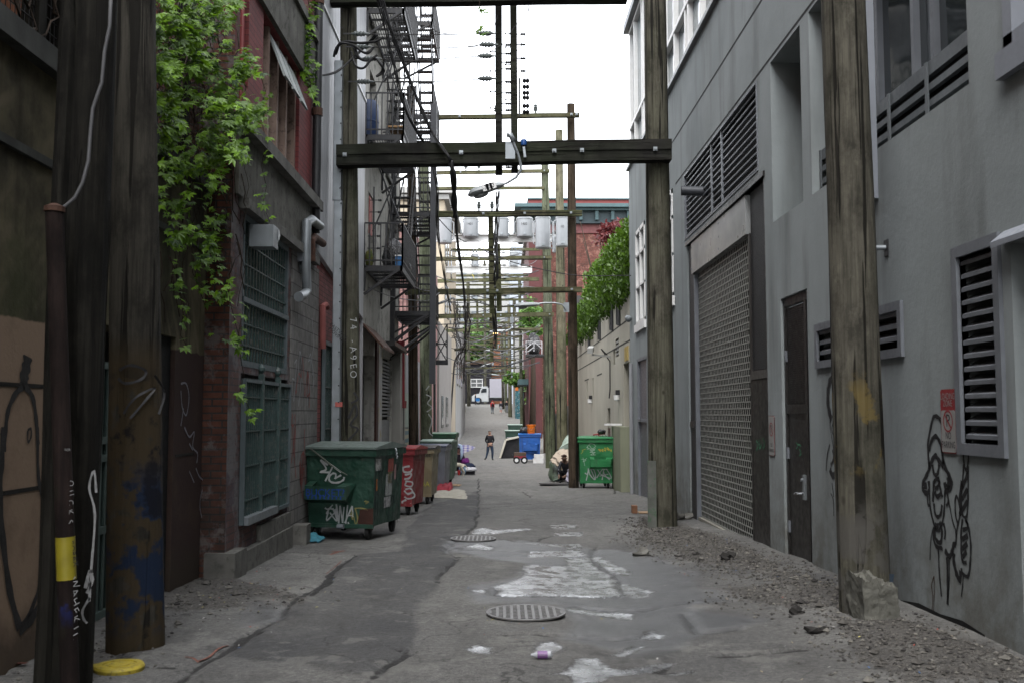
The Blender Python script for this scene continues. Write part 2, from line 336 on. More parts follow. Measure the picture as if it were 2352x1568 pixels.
def build_ground():
    xs=np.concatenate([[-220,-60,-20,-8,-5,-4.2],np.arange(-3.8,4.41,.045),[5,7,12,30,80,220]])
    ys=np.concatenate([np.array([-60,-20,-6,0]),np.arange(3.2,26,.05),26+np.cumsum(np.linspace(.06,1.2,110)),[110,125,133,141,150,160,175,200,260,400,800]])
    X,Y=np.meshgrid(xs,ys); P=np.stack([X.ravel(),Y.ravel()],1); z=G(P[:,0],P[:,1])
    near=(P[:,1]<70)&(np.abs(P[:,0])<5); Q=P[near]
    r2=np.random.RandomState(5)
    def fb(Q,sc,seed):
        rr=np.random.RandomState(seed); o=np.zeros(len(Q))
        for k in range(5):
            for _ in range(4):
                a=rr.rand()*6.28; f=sc*1.9**k; o+=np.sin((Q[:,0]*math.cos(a)+Q[:,1]*math.sin(a))*f+rr.rand()*6.28)/(1.8**k)/4
        return o
    jx=fb(Q,3,1)*.05; jy=fb(Q,3,2)*.07; J=Q+np.stack([jx,jy],1)
    wet=np.full(len(Q),9.0)
    for p in wet_polys: wet=np.minimum(wet,poly_sd(J,gxy(p,z2)))
    crk=np.full(len(Q),9.0)
    for c,f in [(c,z2) for c in cracks]+[(c,z3) for c in cracks3]+[(c,z4) for c in cracks4]: crk=np.minimum(crk,line_d(J,gxy(c,f)))
    # smooth darker asphalt strip down the left half
    lane=poly_sd(J,gxy([(780,150),(770,300),(760,400),(530,580),(600,650),(450,820),(300,1100),(250,1360),(90,1440),(0,1530)],z2)+gxy([(1450,1390),(1500,1300),(1720,1150),(2180,775)],z3)+gxy([(200,600),(250,440),(420,260),(700,180)],z2))
    damp=np.minimum(poly_sd(Q+np.stack([fb(Q,2,51)*.16+fb(Q,7,52)*.06,fb(Q,2,53)*.35],1),gxy([(560,520),(1100,520),(1600,560),(2050,640),(2340,760),(2352,1000),(2352,1200),(2160,1300),(1900,1330),(1400,1250),(1380,1000),(800,960),(820,850),(1000,820),(1080,700),(600,600)],z2)),
        poly_sd(J,gxy([(0,1000),(480,1000),(640,1060),(300,1090),(280,1130),(720,1190),(640,1210),(0,1330)],z4)))
    J2=Q+np.stack([fb(Q,2,51)*.16+fb(Q,7,52)*.05,fb(Q,2,53)*.3],1)
    damp=np.minimum(damp,poly_sd(J,gxy([(1560,1080),(1700,1080),(1720,1150),(1500,1220),(1480,1190)],z3)))
    grav=np.minimum(poly_sd(J,gxy([(0,540),(300,600),(700,760),(1000,930),(1220,990),(1240,1200),(1600,1180),(2352,1440),(2352,1568),(1650,1568),(1280,1400),(1230,1260),(1180,1150),(850,1100),(560,1060),(470,1000),(820,960),(700,880),(300,820),(150,740),(0,700)],z4)),
        poly_sd(J,gxy([(1010,990),(1300,900),(1700,980),(1900,1040),(1880,1100),(1400,1110),(1000,1140)],z3)))
    leftd=Q[:,0]+2.95
    grav=np.minimum(grav,np.where(Q[:,1]<8.5,leftd+.35,leftd+.02))
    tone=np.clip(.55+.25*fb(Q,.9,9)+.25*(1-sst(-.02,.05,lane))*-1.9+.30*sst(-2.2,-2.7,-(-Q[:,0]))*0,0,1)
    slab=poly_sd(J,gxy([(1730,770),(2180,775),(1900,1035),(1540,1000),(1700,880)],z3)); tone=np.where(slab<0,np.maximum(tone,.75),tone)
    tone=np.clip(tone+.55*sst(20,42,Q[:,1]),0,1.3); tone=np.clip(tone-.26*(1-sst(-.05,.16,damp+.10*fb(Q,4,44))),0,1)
    z2_=z[near]; h=fb(Q,1.3,21)*.012+fb(Q,6,22)*.004
    h-=.032*np.exp(-(crk/.04)**2); step=(1-sst(-.03,.02,lane))*.012; h+=step
    wm=1-sst(-.05,.08,wet); h=h*(1-.8*wm)-.008*wm
    h+=(1-sst(-.1,.05,grav))*(.02+fb(Q,12,31)*.008)
    for (px,py,rr,dp) in [(1208,1410,.36,.0),(1087,1238,.34,0)]:
        c=aG(px,py); dd=np.hypot(Q[:,0]-c.x,Q[:,1]-c.y); h=np.where(dd<rr+.12,h*sst(rr,rr+.12,dd)*.6-.004,h)
    far=1-sst(28,60,Q[:,1])*.6; z2_=z2_+h*far; z[near]=z2_
    full=lambda v,d: (lambda a:(a.__setitem__(near,v),a)[1])(np.full(len(P),d))
    nx=len(xs); ny=len(ys); idx=np.arange(nx*ny).reshape(ny,nx)
    fs=np.stack([idx[:-1,:-1],idx[:-1,1:],idx[1:,1:],idx[1:,:-1]],-1).reshape(-1,4)
    me=D.meshes.new('ground'); me.vertices.add(nx*ny); me.vertices.foreach_set('co',np.column_stack([P,z]).ravel())
    me.loops.add(fs.size); me.loops.foreach_set('vertex_index',fs.ravel()); me.polygons.add(len(fs)); me.polygons.foreach_set('loop_start',np.arange(0,fs.size,4)); me.polygons.foreach_set('loop_total',np.full(len(fs),4))
    me.update(calc_edges=True); me.polygons.foreach_set('use_smooth',[True]*len(fs))
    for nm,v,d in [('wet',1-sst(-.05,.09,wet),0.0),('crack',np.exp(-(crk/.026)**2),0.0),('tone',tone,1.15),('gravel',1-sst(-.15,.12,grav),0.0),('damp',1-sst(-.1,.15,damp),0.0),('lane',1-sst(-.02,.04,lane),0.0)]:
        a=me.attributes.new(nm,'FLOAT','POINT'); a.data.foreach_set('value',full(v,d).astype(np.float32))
    o=D.objects.new('alley_ground',me); C.objects.link(o); tag(o,kind='structure')
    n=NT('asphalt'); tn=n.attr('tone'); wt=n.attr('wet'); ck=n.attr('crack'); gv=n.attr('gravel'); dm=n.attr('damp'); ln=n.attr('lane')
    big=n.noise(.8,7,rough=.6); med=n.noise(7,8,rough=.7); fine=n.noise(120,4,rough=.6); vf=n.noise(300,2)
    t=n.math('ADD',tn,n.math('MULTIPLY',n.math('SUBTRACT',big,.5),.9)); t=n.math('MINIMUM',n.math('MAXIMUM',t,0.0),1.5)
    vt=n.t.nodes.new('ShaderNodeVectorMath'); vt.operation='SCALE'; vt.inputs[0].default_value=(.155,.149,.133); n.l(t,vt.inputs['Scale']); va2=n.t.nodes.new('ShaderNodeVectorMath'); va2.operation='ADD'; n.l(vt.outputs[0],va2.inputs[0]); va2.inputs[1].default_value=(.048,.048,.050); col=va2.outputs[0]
    sp=n.math('MULTIPLY',n.mr(fine,.40,.62,.55,1.4),n.mr(n.noise(26,7,rough=.8),.38,.62,.55,1.4)); vm=n.t.nodes.new('ShaderNodeVectorMath'); vm.operation='SCALE'; n.l(col,vm.inputs[0]); n.l(sp,vm.inputs['Scale']); col=vm.outputs[0]
    col=n.mix(n.mr(n.noise(60,3),.66,.70,0,.5),col,(.30,.29,.26))
    col=n.mix(n.mr(med,.52,.7,0,.5),col,(.052,.048,.042))
    vor=n.t.nodes.new('ShaderNodeTexVoronoi'); vor.inputs['Scale'].default_value=55; n.l(n.P,vor.inputs['Vector'])
    gcol=n.mix(n.sep(vor.outputs['Color'])[0],(.040,.037,.033),(.135,.125,.112)); gf=n.mr(n.math('ADD',gv,n.math('MULTIPLY',n.math('SUBTRACT',med,.5),1.2)),.4,.62); col=n.mix(gf,col,gcol)
    wp=n.mr(n.noise(2.2,9,rough=.72),.55,.60,0,.4); col=n.mix(wp,col,(.24,.235,.215)); tp=n.mr(n.noise(3.1,9,n.scale(n.P,(1,.7,1)),.75),.60,.63,0,.7); col=n.mix(tp,col,(.035,.034,.033))
    stn=n.mr(n.noise(1.7,7,n.scale(n.P,(1.6,.5,1)),.65),.50,.66,0,.4); col=n.mix(stn,col,(.045,.042,.038))
    # fine branching cracks
    vc=n.t.nodes.new('ShaderNodeTexVoronoi'); vc.feature='DISTANCE_TO_EDGE'; vc.inputs['Scale'].default_value=.75
    dv=n.t.nodes.new('ShaderNodeVectorMath'); dv.operation='ADD'; nz=n.t.nodes.new('ShaderNodeTexNoise'); nz.inputs['Scale'].default_value=2.5; nz.inputs['Detail'].default_value=6; n.l(n.P,nz.inputs['Vector']); n.l(n.P,dv.inputs[0]); n.l(n.scale(nz.outputs['Color'],(.7,.7,.7)),dv.inputs[1]); n.l(dv.outputs[0],vc.inputs['Vector'])
    hc=n.math('MULTIPLY',n.mr(vc.outputs['Distance'],.004,.014,1,0),n.mr(big,.45,.55)); 
    ckt=n.math('MAXIMUM',n.mr(n.math('ADD',ck,n.math('MULTIPLY',n.math('SUBTRACT',med,.5),.9)),.33,.55),n.math('MULTIPLY',hc,.7)); col=n.mix(ckt,col,(.010,.009,.008))
    dk=n.mr(n.math('MULTIPLY',dm,n.mr(n.noise(3,7,rough=.7),.35,.55)),0,1,1,.42); vm2=n.t.nodes.new('ShaderNodeVectorMath'); vm2.operation='SCALE'; n.l(col,vm2.inputs[0]); n.l(dk,vm2.inputs['Scale']); col=vm2.outputs[0]
    wn=n.math('ADD',n.math('MULTIPLY',n.math('SUBTRACT',n.noise(34,7,n.scale(n.P,(.8,1.9,1)),.85),.5),2.7),n.math('MULTIPLY',n.math('SUBTRACT',med,.5),.9))
    wf=n.mr(n.math('ADD',n.math('MULTIPLY',wt,.84),wn),.44,.58); col=n.mix(n.math('MULTIPLY',wf,.6),col,(.03,.032,.036))
    ro=n.math('SUBTRACT',n.mr(fine,.3,.7,.70,.95),n.math('MULTIPLY',dm,.46)); rn=n.t.nodes.new('ShaderNodeMix'); rn.data_type='FLOAT'; n.l(wf,rn.inputs[0]); n.l(ro,rn.inputs[2]); n.l(n.mr(n.noise(5,6,rough=.7),.40,.62,.18,.36),rn.inputs[3])
    bh=n.math('ADD',n.math('MULTIPLY',fine,.8),n.math('MULTIPLY',n.math('MULTIPLY',vor.outputs['Distance'],gf),-1.6)); bh=n.math('ADD',bh,n.math('MULTIPLY',med,1.6)); bh=n.math('MULTIPLY',bh,n.math('SUBTRACT',1.0,n.math('MULTIPLY',wf,.88)))
    n.bump(bh,.9,.011); n.fin(col,rn.outputs[0],0,.5); n.l(n.mr(wf,0,1,.45,.7),n.b.inputs['Specular IOR Level']); n.l(n.math('ADD',n.mr(wf,0,1,1.5,3.6),n.math('MULTIPLY',dm,.55)),n.b.inputs['IOR']); me.materials.append(n.m)
    from mathutils.bvhtree import BVHTree
    keep=fs[(P[fs[:,0],1]<40)&(np.abs(P[fs[:,0],0])<5)&(P[fs[:,0],1]>3)]; uq,iv=np.unique(keep,return_inverse=True)
    global GBVH; GBVH=BVHTree.FromPolygons(np.column_stack([P,z])[uq].tolist(),iv.reshape(keep.shape).tolist())
    # loose stones, one uncountable mass
    b=MB(); rr=random.Random(4); gp=[gxy([(0,560),(700,770),(1220,990),(1240,1200),(1600,1180),(2352,1440),(2352,1568),(1650,1568),(1280,1400),(1180,1150),(560,1060),(820,960),(300,820),(0,700)],z4),gxy([(1010,1020),(1300,960),(1700,1000),(1880,1060),(1400,1110),(1000,1140)],z3),[(-3.2,5.5),(-2.6,5.5),(-2.8,8.5),(-3.2,8.5)]]
    nr=np.random.RandomState(6); cx=np.where(nr.rand(30000)<.8,nr.uniform(1.2,3.48,30000),nr.uniform(-3.2,-1.2,30000)); cy=nr.uniform(5,19,30000); CP=np.stack([cx,cy],1)
    sd=np.minimum.reduce([poly_sd(CP,q) for q in gp]); CP=CP[sd<nr.rand(30000)**3*.5][:6500]
    for x,y in CP.tolist():
        s_=rr.choice([.006,.008,.011,.015])*rr.uniform(.7,1.5); 
        if rr.random()<.02: s_*=2.4
        zz=SN(x,y)+s_*.3; k=[]
        for q in ((1,0,0),(0,1,0),(-1,0,0),(0,-1,0),(0,0,1),(0,0,-1)): k.append((x+q[0]*s_*rr.uniform(.7,1.4),y+q[1]*s_*rr.uniform(.7,1.4),zz+q[2]*s_*rr.uniform(.5,.9)))
        b.add(k,[(0,1,4),(1,2,4),(2,3,4),(3,0,4),(1,0,5),(2,1,5),(3,2,5),(0,3,5)],rr.choice([0,0,0,1,2]))
    o=b.build('gravel',[mat('stone_grey',(.10,.094,.085),.4,.9,30,.2),mat('stone_dark',(.045,.042,.04),.3,.9,30,.2),mat('stone_pale',(.19,.18,.16),.3,.9,30,.2)]); tag(o,'loose grey gravel washed up along both walls','gravel',kind='stuff')
    # litter flecks
    b=MB(); cols=[(.45,.44,.42),(.35,.3,.22),(.4,.1,.08),(.1,.2,.42),(.015,.015,.015),(.5,.45,.15)]
    spots=[(gp_,n_) for gp_,n_ in [(aG(1640,1240)[:2],60),(aG(540,1370)[:2],110),(aG(900,1180)[:2],60),(aG(1290,1105)[:2],80),(aG(1200,1070)[:2],30),(aG(450,1390)[:2],60),(aG(1700,1300)[:2],50),(aG(2050,1480)[:2],60),(aG(1420,1185)[:2],30),(aG(1200,1400)[:2],40),(aG(350,1500)[:2],30)]]
    for (cx,cy),k in spots:
        for _ in range(k):
            x=cx+rr.gauss(0,.5); y=cy+rr.gauss(0,1.0 if cy<22 else 2.2); s_=rr.uniform(.006,.018)*(1 if cy<22 else 2.6)
            if not -2.9<x<3.3: continue
            a=rr.uniform(0,6.28); c_,s2=math.cos(a)*s_,math.sin(a)*s_; zz=SN(x,y)+.003
            b.add([(x-c_,y-s2,zz),(x+s2*.5,y-c_*.5,zz+.004),(x+c_,y+s2,zz+.008),(x-s2*.5,y+c_*.5,zz+.006)],[(0,1,2,3)],rr.choice([0,0,0,1,1,2,3,4,4,5]))
    o=b.build('litter',[mat('litter_%d'%i,c,.2,.8,30,0) for i,c in enumerate(cols)]); tag(o,'scattered paper scraps and cigarette ends over the asphalt','litter',kind='stuff')
build_ground()
# ================================================================ POLES
def pole(name,label,base,top,r0,r1,m,group='wooden utility poles along the alley',n=20):
    base=Vector(base); top=Vector(top); t=thing(name,label,'utility pole',base,group); b=MB(); rr=random.Random(label); N=22
    pts=[]; k0=len(b.v); ph=rr.random()*6
    for i in range(N+1):
        f=i/N; c=base.lerp(top,f)-Vector((0,0,.3*(1-f))); r=r0+(r1-r0)*f
        for j in range(n):
            a=2*math.pi*j/n; q=r*(1+.025*math.sin(3*a+ph+f*3)+.018*math.sin(7*a+f*11+ph))
            b.v.append((c.x+q*math.cos(a),c.y+q*math.sin(a),c.z))
    for i in range(N):
        for j in range(n): b.f.append((i*n+j,i*n+(j+1)%n,(i+1)*n+(j+1)%n,(i+1)*n+j)); b.mi.append(0)
    b.f.append(tuple(N*n+j for j in range(n))); b.mi.append(0)
    b.build('shaft',m,t,smooth=True); return t
def ppole(name,label,pb,pt,Y,wpx,m,wt=None,x0=None):
    B=aY(pb[0],pb[1],Y); T=aY(pt[0],pt[1],Y); s=Y/F; r=wpx*s/2; r1=(wt or wpx*.86)*s/2
    z=Gf(B.x,Y); d=(B-T); k=(z-T.z)/(d.z if abs(d.z)>1e-6 else -1); Bx=T+d*k
    return pole(name,label,Bx,T,r,r1,m)
pA=ppole('utility_pole','thick dim wooden pole at left front with blue and brown sprayed base',(312,1480),(309,-40),7.5,128,m_pole_n,94)
b=MB()
for pts,w_ in [([(275,850),(300,838),(330,850),(322,870),(290,880),(272,868)],.014),([(285,950),(300,925),(320,905),(345,890),(332,915),(300,960)],.012),([(345,860),(358,900),(350,950)],.012)]:
    q=[]
    for (x,y) in pts:
        p=aY(x,y,7.30); cx=aY(311,y,7.5).x; dx=p.x-cx; p.y=7.5-math.sqrt(max(.0001,.205**2-dx*dx))-.006; q.append(p)
    b.ribbon(q,w_*1.4,(0,-1,0))
b.build('graffiti',m_gf_k,pA)
pB=ppole('split_pole','dark split leaning timber pole, leftmost of the two poles at left front',(150,1600),(217,-60),6.35,112,m_trunk,104)
b=MB()
for i in range(5):   # ragged side slabs of the split trunk
    x0=95+i*22; p0=aY(x0,1600,6.2+.05*i); p1=aY(x0+62,-60+i*120,6.2+.05*i); b.tube([p0.lerp(p1,f)+Vector((.008*math.sin(f*9+i),0,0)) for f in [k/12 for k in range(13)]],[.05]*12+[.02],7)
b.build('split_strip',m_trunk,pB,smooth=True)
b=MB(); q=[(205,1380),(210,1300),(218,1180),(205,1120),(216,1080),(221,1130)]
b.ribbon([aY(x,y,6.13) for x,y in q],.014,(0,-1,0)); b.ribbon([aY(x,y,6.13) for x,y in [(196,1350),(206,1310),(212,1330),(200,1362)]],.02,(0,-1,0)); b.ribbon([aY(x,y,6.13) for x,y in [(206,1372),(190,1400),(192,1420),(200,1430)]],.014,(0,-1,0)); b.build('graffiti',mat('chalk_white',(.26,.26,.26),.3,.8,40,0),pB)
# thin riser pipe with cable
T=aY(125,487,5.95); Bm=aY(163,1640,5.95); t=thing('riser_pipe','slim dark brown steel pipe with yellow band standing before the split pole','pipe',(Bm.x,5.95,Gf(Bm.x,5.95)))
mp=wood('pipe_paint',(.016,.011,.010),(.034,.022,.019),crack=False,paint=[(.55,1.3,(.015,.03,.16),.57)]); pts=[Bm.lerp(T,f) for f in [i/10 for i in range(11)]]
MB().tube(pts,.052,14).build('pipe',mp,t,smooth=True); MB().lathe([(.06,0),(.06,.03),(.02,.05)],T,14).build('cap',m_rust,t)
ya=aY(0,1232,5.95).z; yb=aY(0,1330,5.95).z
def pipe_at(z): 
    f=(z-Bm.z)/(T.z-Bm.z); return Bm.lerp(T,f)
MB().tube([pipe_at(yb),pipe_at(ya)],.0545,14).build('yellow_band',mat('yellow_tape',(.30,.25,.015),.15,.5,10,0),t,smooth=True)
b=MB()
def ontube(px,py): 
    p=aY(px,py,5.9); c=pipe_at(p.z); dx=max(-.053,min(.053,p.x-c.x)); return Vector((c.x+dx,c.y-math.sqrt(max(0,.0565**2-dx*dx))-.001,p.z))
for s_,y_ in [('W',1340),('A',1362),('H',1384),('E',1404),('K',1424),('I',1444),('L',1462)]:
    put_text(b,s_,ontube(168,y_),(.5,0,-.87),(.87,0,.5),.062)
put_text(b,'ZAER',ontube(150,1032),(1,0,0),(0,0,1),.022)
for k,s_ in enumerate('OUCKS'): put_text(b,s_,ontube(158,1110+k*22),(.3,0,-.95),(.95,0,.3),.045)
b.build('white_lettering',mat('chalk_white',(.26,.26,.26),.3,.8,40,0),t)
b=MB(); put_text(b,'BORAX',ontube(164,1272),(.25,0,-.97),(.97,0,.25),.045); b.build('black_lettering',m_gf_k,t)
b=MB(); b.tube([aY(x,y,5.98) for x,y in [(133,484),(150,474),(172,455),(190,420),(203,370),(208,300),(213,250),(225,215),(234,190),(240,120),(252,60),(256,-40)]],.011,7); tag(b.build('riser_cable',m_cable_l,smooth='all'),'thin grey cable climbing out of the slim brown pipe','cable')
pC=ppole('utility_pole','big weathered brown pole at right front beside broken concrete block',(1987,1430),(1937,-40),8.45,114,m_pole_r,100)
pC['category']='utility pole'
pD=ppole('utility_pole','olive pole carrying the left end of the dark double crossbeam',(808,1240),(800,-70),16.9,44,m_pole,38)
pE=ppole('utility_pole','stout greenish pole carrying the right end of the dark double crossbeam',(1524,1210),(1503,-70),16.9,64,m_pole,50)
b=MB(); s=16.9-.19
for k,ch in enumerate(['7','4','-','A','9','E','O']): put_text(b,ch,aY(811,745+k*19 if k>1 else 735+k*16,s),(.2,0,-.98),(.98,0,.2),.16)
b.build('graffiti',m_gf_w,pD)
b=MB()
for q in [[(800,960),(815,930),(820,950),(805,975),(822,985),(800,1010)],[(812,900),(822,915),(806,925)]]: b.ribbon([aY(x,y,s) for x,y in q],.035,(0,-1,0))
b.build('black_graffiti',m_gf_k,pD)
# conduit beside pole D
p=aY(776,150,16.75); q=aY(776,1100,16.75); t=thing('conduit_guard','pale galvanised cable guard running up the olive pole behind the dumpster','conduit',(p.x,p.y,Gf(p.x,p.y)))
xa=aY(764,400,16.75).x; xb=aY(786,400,16.75).x
def chan(x0,x1,z0,z1_,y): 
    b=MB(); b.prism([(x0,0),(x0+.02,-.07),(x1-.02,-.07),(x1,0)],lambda u,v,tt:(u,y+v,tt),z0,z1_); return b
za=aY(776,460,16.75).z; zt=aY(776,140,16.75).z; zb=Gf(p.x,16.75)+.02
chan(xa-.005,xb-.0,za,zt,16.8).build('upper_guard',m_galv,t); chan(xa+.015,xb+.02,zb,za-.004,16.82).build('lower_guard',m_galv,t)
b=MB()
for k in range(16):
    z=za+.2+k*.28
    for (x,zz) in ((xb-.02,z),(xb-.0,z-3.9)):
        if zz>zb+.1: b.lathe([(.014,0),(.014,-.012)],(x-.01,16.73,zz),8,ax='y')
b.build('bolts',m_black,t)
b=MB(); put_text(b,'EASTVAN',aY(777,760,16.72),(.75,0,-.66),(.66,0,.75),.085); put_text(b,'MOVING!',aY(774,770,16.72),(.75,0,-.66),(.66,0,.75),.085); b.build('sticker_lettering',m_gf_k,t)
b=MB(); c_=aY(778,928,16.72); b.box(c_.x-.06,c_.x+.06,16.72,16.725,c_.z-.04,c_.z+.04); b.build('sticker',mat('sticker_red',(.5,.12,.1),.3,.6,20,0),t)
# deeper poles: label, base px, Y, width px, top px, material
PD=[('brown pole right of the alley bearing the first pale crossbeams',(1318,1118),29.5,24,(1311,240),m_pole_b,18),
('dark brown pole behind the dumpsters bearing the left end of pale crossbeams',(951,1100),29.5,23,(944,200),m_pole_b,20),
('tall tan pole just left of the brown pole on the right',(1292,1070),43.5,26,(1284,300),m_pole_t,17),
('greenish pole left of the tan pole, beside the tarp tent',(1266,1062),47,25,(1251,372),m_pole_g,16),
('pale green pole with white tag behind the left dumpsters',(981,1090),33.2,28,(973,380),m_pole_g,24)]
for l,pb,Y,w_,pt,m,wt in PD: ppole('utility_pole',l,pb,pt,Y,w_,m,wt)
b=MB()
for q in [[(978,905),(990,912),(982,925),(992,935),(980,945)],[(984,950),(992,965),(986,990),(994,1000)],[(978,895),(986,885)]]: b.ribbon([aY(x,y,32.9) for x,y in q],.035,(0,-1,0))
o=b.build('graffiti',m_gf_w,[k for k in D.objects if k.get('label','').startswith('pale green pole with')][0])
FP=[('far brown pole standing behind the blue dumpster',(1224,992),12,(1217,560),m_pole_t),('slim green far pole left of the brown one behind the blue dumpster',(1199,985),8,(1193,640),m_pole_g),
('far right pole marked with vertical black lettering',(1187,957),9,(1181,690),m_pole),('far tan pole beside the painted wall, right of the walkers',(1172,957),9,(1169,700),m_pole_t),
('far greenish pole just right of the box truck',(1163,944),7,(1158,740),m_pole_g),('far olive pole touching the rear of the box truck',(1156,938),6,(1152,760),m_pole),
('mossy left pole beyond the fire escapes',(1012,1000),15,(1009,600),m_pole),('tall green left pole wearing a black cable riser',(1038,993),12,(1034,640),m_pole_g),
('thin far left pole next to the green riser pole',(1051,986),8,(1049,700),m_pole),('reddish brown far left pole behind the yellow post',(1060,968),7,(1058,760),m_pole_b),
('short pale far left pole ending below the wires',(1066,946),7,(1065,880),m_pole_t),('far left pole standing at the top of the slope beside the dark garage',(1077,932),9,(1075,640),m_pole),
('distant pole rising behind the truck cab',(1115,922),7,(1113,600),m_pole)]
POL={}
for l,pb,w_,pt,m in FP:
    c=aG(*pb); 
    if pb[1]<925: c=aY(pb[0],pb[1],166)
    ppole('utility_pole',l,pb,pt,c.y,w_,m); POL[l]=c
# near-right broken concrete block
t=thing('concrete_block','broken grey concrete block leaning on the big right front pole','block',(3.15,8.25,Gf(3.1,8.2)))
b=MB(); bl=aG(1962,1432); br=aG(2066,1400); zt0=aY(1975,1325,8.0).z; zt1=aY(2062,1345,8.3).z
x0,x1=aY(1978,1400,8.0).x,aY(2058,1400,8.0).x; z0=Gf(3.1,8.2)-.12
from mathutils import noise as mnoise
N_=16; V={}; vs=[]; fs=[]
def gv(i,j,k):
    if (i,j,k) not in V:
        u,v,w_=i/N_,j/N_,k/N_; top=zt0-.075*u+.05*mnoise.noise(Vector((u*5,v*4,1)))+.03*mnoise.noise(Vector((u*13,v*11,3)))+(.04 if .28<u<.5 else 0)
        p=Vector((x0+(x1-x0)*u,7.95+.48*v-.03*(1-w_),z0+(top-z0)*w_)); d=mnoise.noise_vector(p*7)*.018+mnoise.noise_vector(p*23)*.008; V[(i,j,k)]=len(vs); vs.append(tuple(p+d))
    return V[(i,j,k)]
for i in range(N_):
    for j in range(N_):
        for f in (lambda a,c:(a,0,c),lambda a,c:(a,N_,c),lambda a,c:(0,a,c),lambda a,c:(N_,a,c),lambda a,c:(a,c,N_)): fs.append((gv(*f(i,j)),gv(*f(i+1,j)),gv(*f(i+1,j+1)),gv(*f(i,j+1))))
b.add(vs,fs); b.build('block',mat('broken_concrete',(.135,.133,.115),.3,.92,9,.6,50,dirt=(.07,.068,.055)),t); b=MB(); a=aY(2012,1312,8.3); b.quad(aY(2003,1310,8.3),aY(2054,1318,8.35),aY(2050,1345,8.35),aY(2028,1340,8.3)); b.quad(aY(2003,1310,8.31),aY(2028,1340,8.31),aY(2050,1345,8.36),aY(2054,1318,8.36)); b.build('bent_sheet',mat('blue_sheet',(.08,.11,.15),.2,.4,10,.1,metal=.4),t)
for par,items in () and ((pC,[(1935,905,7.93,18,30),(1962,1010,7.95,22,26),(1948,1180,8.0,14,20),(1975,760,8.02,12,16)]),(pE,[(1512,985,16.35,16,14),(1520,1040,16.38,12,16)])):
    for i,(px,py,Y,w_,h_) in enumerate(items):
        p=aY(px,py,8.45 if par is pC else 16.9); cx=aY(1987-(1430-py)*.034 if par is pC else 1524-(1210-py)*.016,py,p.y).x; rr_=(.2 if par is pC else .22); dx=p.x-cx; s_=p.y/F; b=MB(); n_=5
        for k in range(n_+1):
            xx=dx-w_*s_/2+w_*s_*k/n_; yy=-math.sqrt(max(.0004,(rr_+.008)**2-xx*xx)); b.v+= [(cx+xx,p.y+yy,p.z-h_*s_/2+.006*math.sin(k*3+i)),(cx+xx,p.y+yy,p.z+h_*s_/2+.008*math.sin(k*5+i))]
        for k in range(n_): b.f.append((2*k,2*k+2,2*k+3,2*k+1)); b.mi.append(0)
        b.build('paper_scrap',mat('old_paper_%d'%(i%2),((.20,.19,.16),(.12,.11,.09))[i%2],.35,.9,30,.2,dirt=(.08,.07,.06)),par)
# base plate of pole E
b=MB(); q0=aY(1487,1060,16.6); q1=aY(1508,1210,16.6); b.box(q0.x,q1.x,16.585,16.62,q1.z,q0.z+.02); b.build('metal_plate',mat('plate',(.11,.115,.10),.35,.6,6,.2,dirt=(.04,.12,.05)),pE)
# ================================================================ CROSSBEAMS
def insul(b,p,h=.16,r=.05,m=0): b.lathe([(r*.3,0),(r*.35,h*.3),(r,h*.4),(r*.5,h*.5),(r*.95,h*.62),(r*.45,h*.72),(r*.7,h*.85),(r*.3,h)],p,10,m)
def beam(label,p0,p1,hpx,Y,m=m_beam,dep=.14,bolts=(),ins=(),double=False):
    a=aY(*p0,Y); c=aY(*p1,Y); h=hpx*Y/F; mid=(a+c)/2; t=thing('crossbeam',label,'crossbeam',mid,'timber crossbeams spanning the alley')
    b=MB(); N=10
    for i in range(N):
        pa=a.lerp(c,i/N); pb=a.lerp(c,(i+1)/N)
        for (zz0,zz1,yo) in ([(0,.5,.02),(-.5,-.005,0)] if double else [(-.5,.5,0)]):
            sg=.006*math.sin(i*1.1); sh=.006*math.sin((i+1)*1.1)
            b.add([(pa.x,Y-dep/2-yo,pa.z+h*zz0+sg),(pa.x,Y+dep/2-yo,pa.z+h*zz0+sg),(pa.x,Y+dep/2-yo,pa.z+h*zz1+sg),(pa.x,Y-dep/2-yo,pa.z+h*zz1+sg),(pb.x,Y-dep/2-yo,pb.z+h*zz0+sh),(pb.x,Y+dep/2-yo,pb.z+h*zz0+sh),(pb.x,Y+dep/2-yo,pb.z+h*zz1+sh),(pb.x,Y-dep/2-yo,pb.z+h*zz1+sh)],
              [(0,1,5,4),(1,2,6,5),(2,3,7,6),(3,0,4,7)]+([(0,3,2,1)] if i==0 else [])+([(4,5,6,7)] if i==N-1 else []))
    b.build('timber',m,t)
    for px in bolts:
        q=aY(px,p0[1]+(p1[1]-p0[1])*(px-p0[0])/(p1[0]-p0[0]),Y); b=MB(); b.box(q.x-.033,q.x+.033,Y-dep/2-.03,Y-dep/2-.022,q.z-.033,q.z+.033); b.lathe([(.022,-.03),(.022,0)],(q.x,Y-dep/2-.03,q.z),6,ax='y'); b.build('bolt_plate',m_galv,t)
    for px in ins:
        q=aY(px,p0[1]+(p1[1]-p0[1])*(px-p0[0])/(p1[0]-p0[0]),Y); b=MB(); insul(b,(q.x,Y,q.z+h/2),.3,.09); b.build('insulator',m_ceram,t)
    return t
YB=16.62
bm1=beam('dark heavy double crossbeam across the middle of the view',(775,361),(1540,347),48,YB,m_beam_d,.26,(795,1060,1272,1335,1502),double=True)
bm0=beam('dark crossbeam along the very top edge of the view',(760,3),(1440,-6),22,YB,m_beam_d,.22)
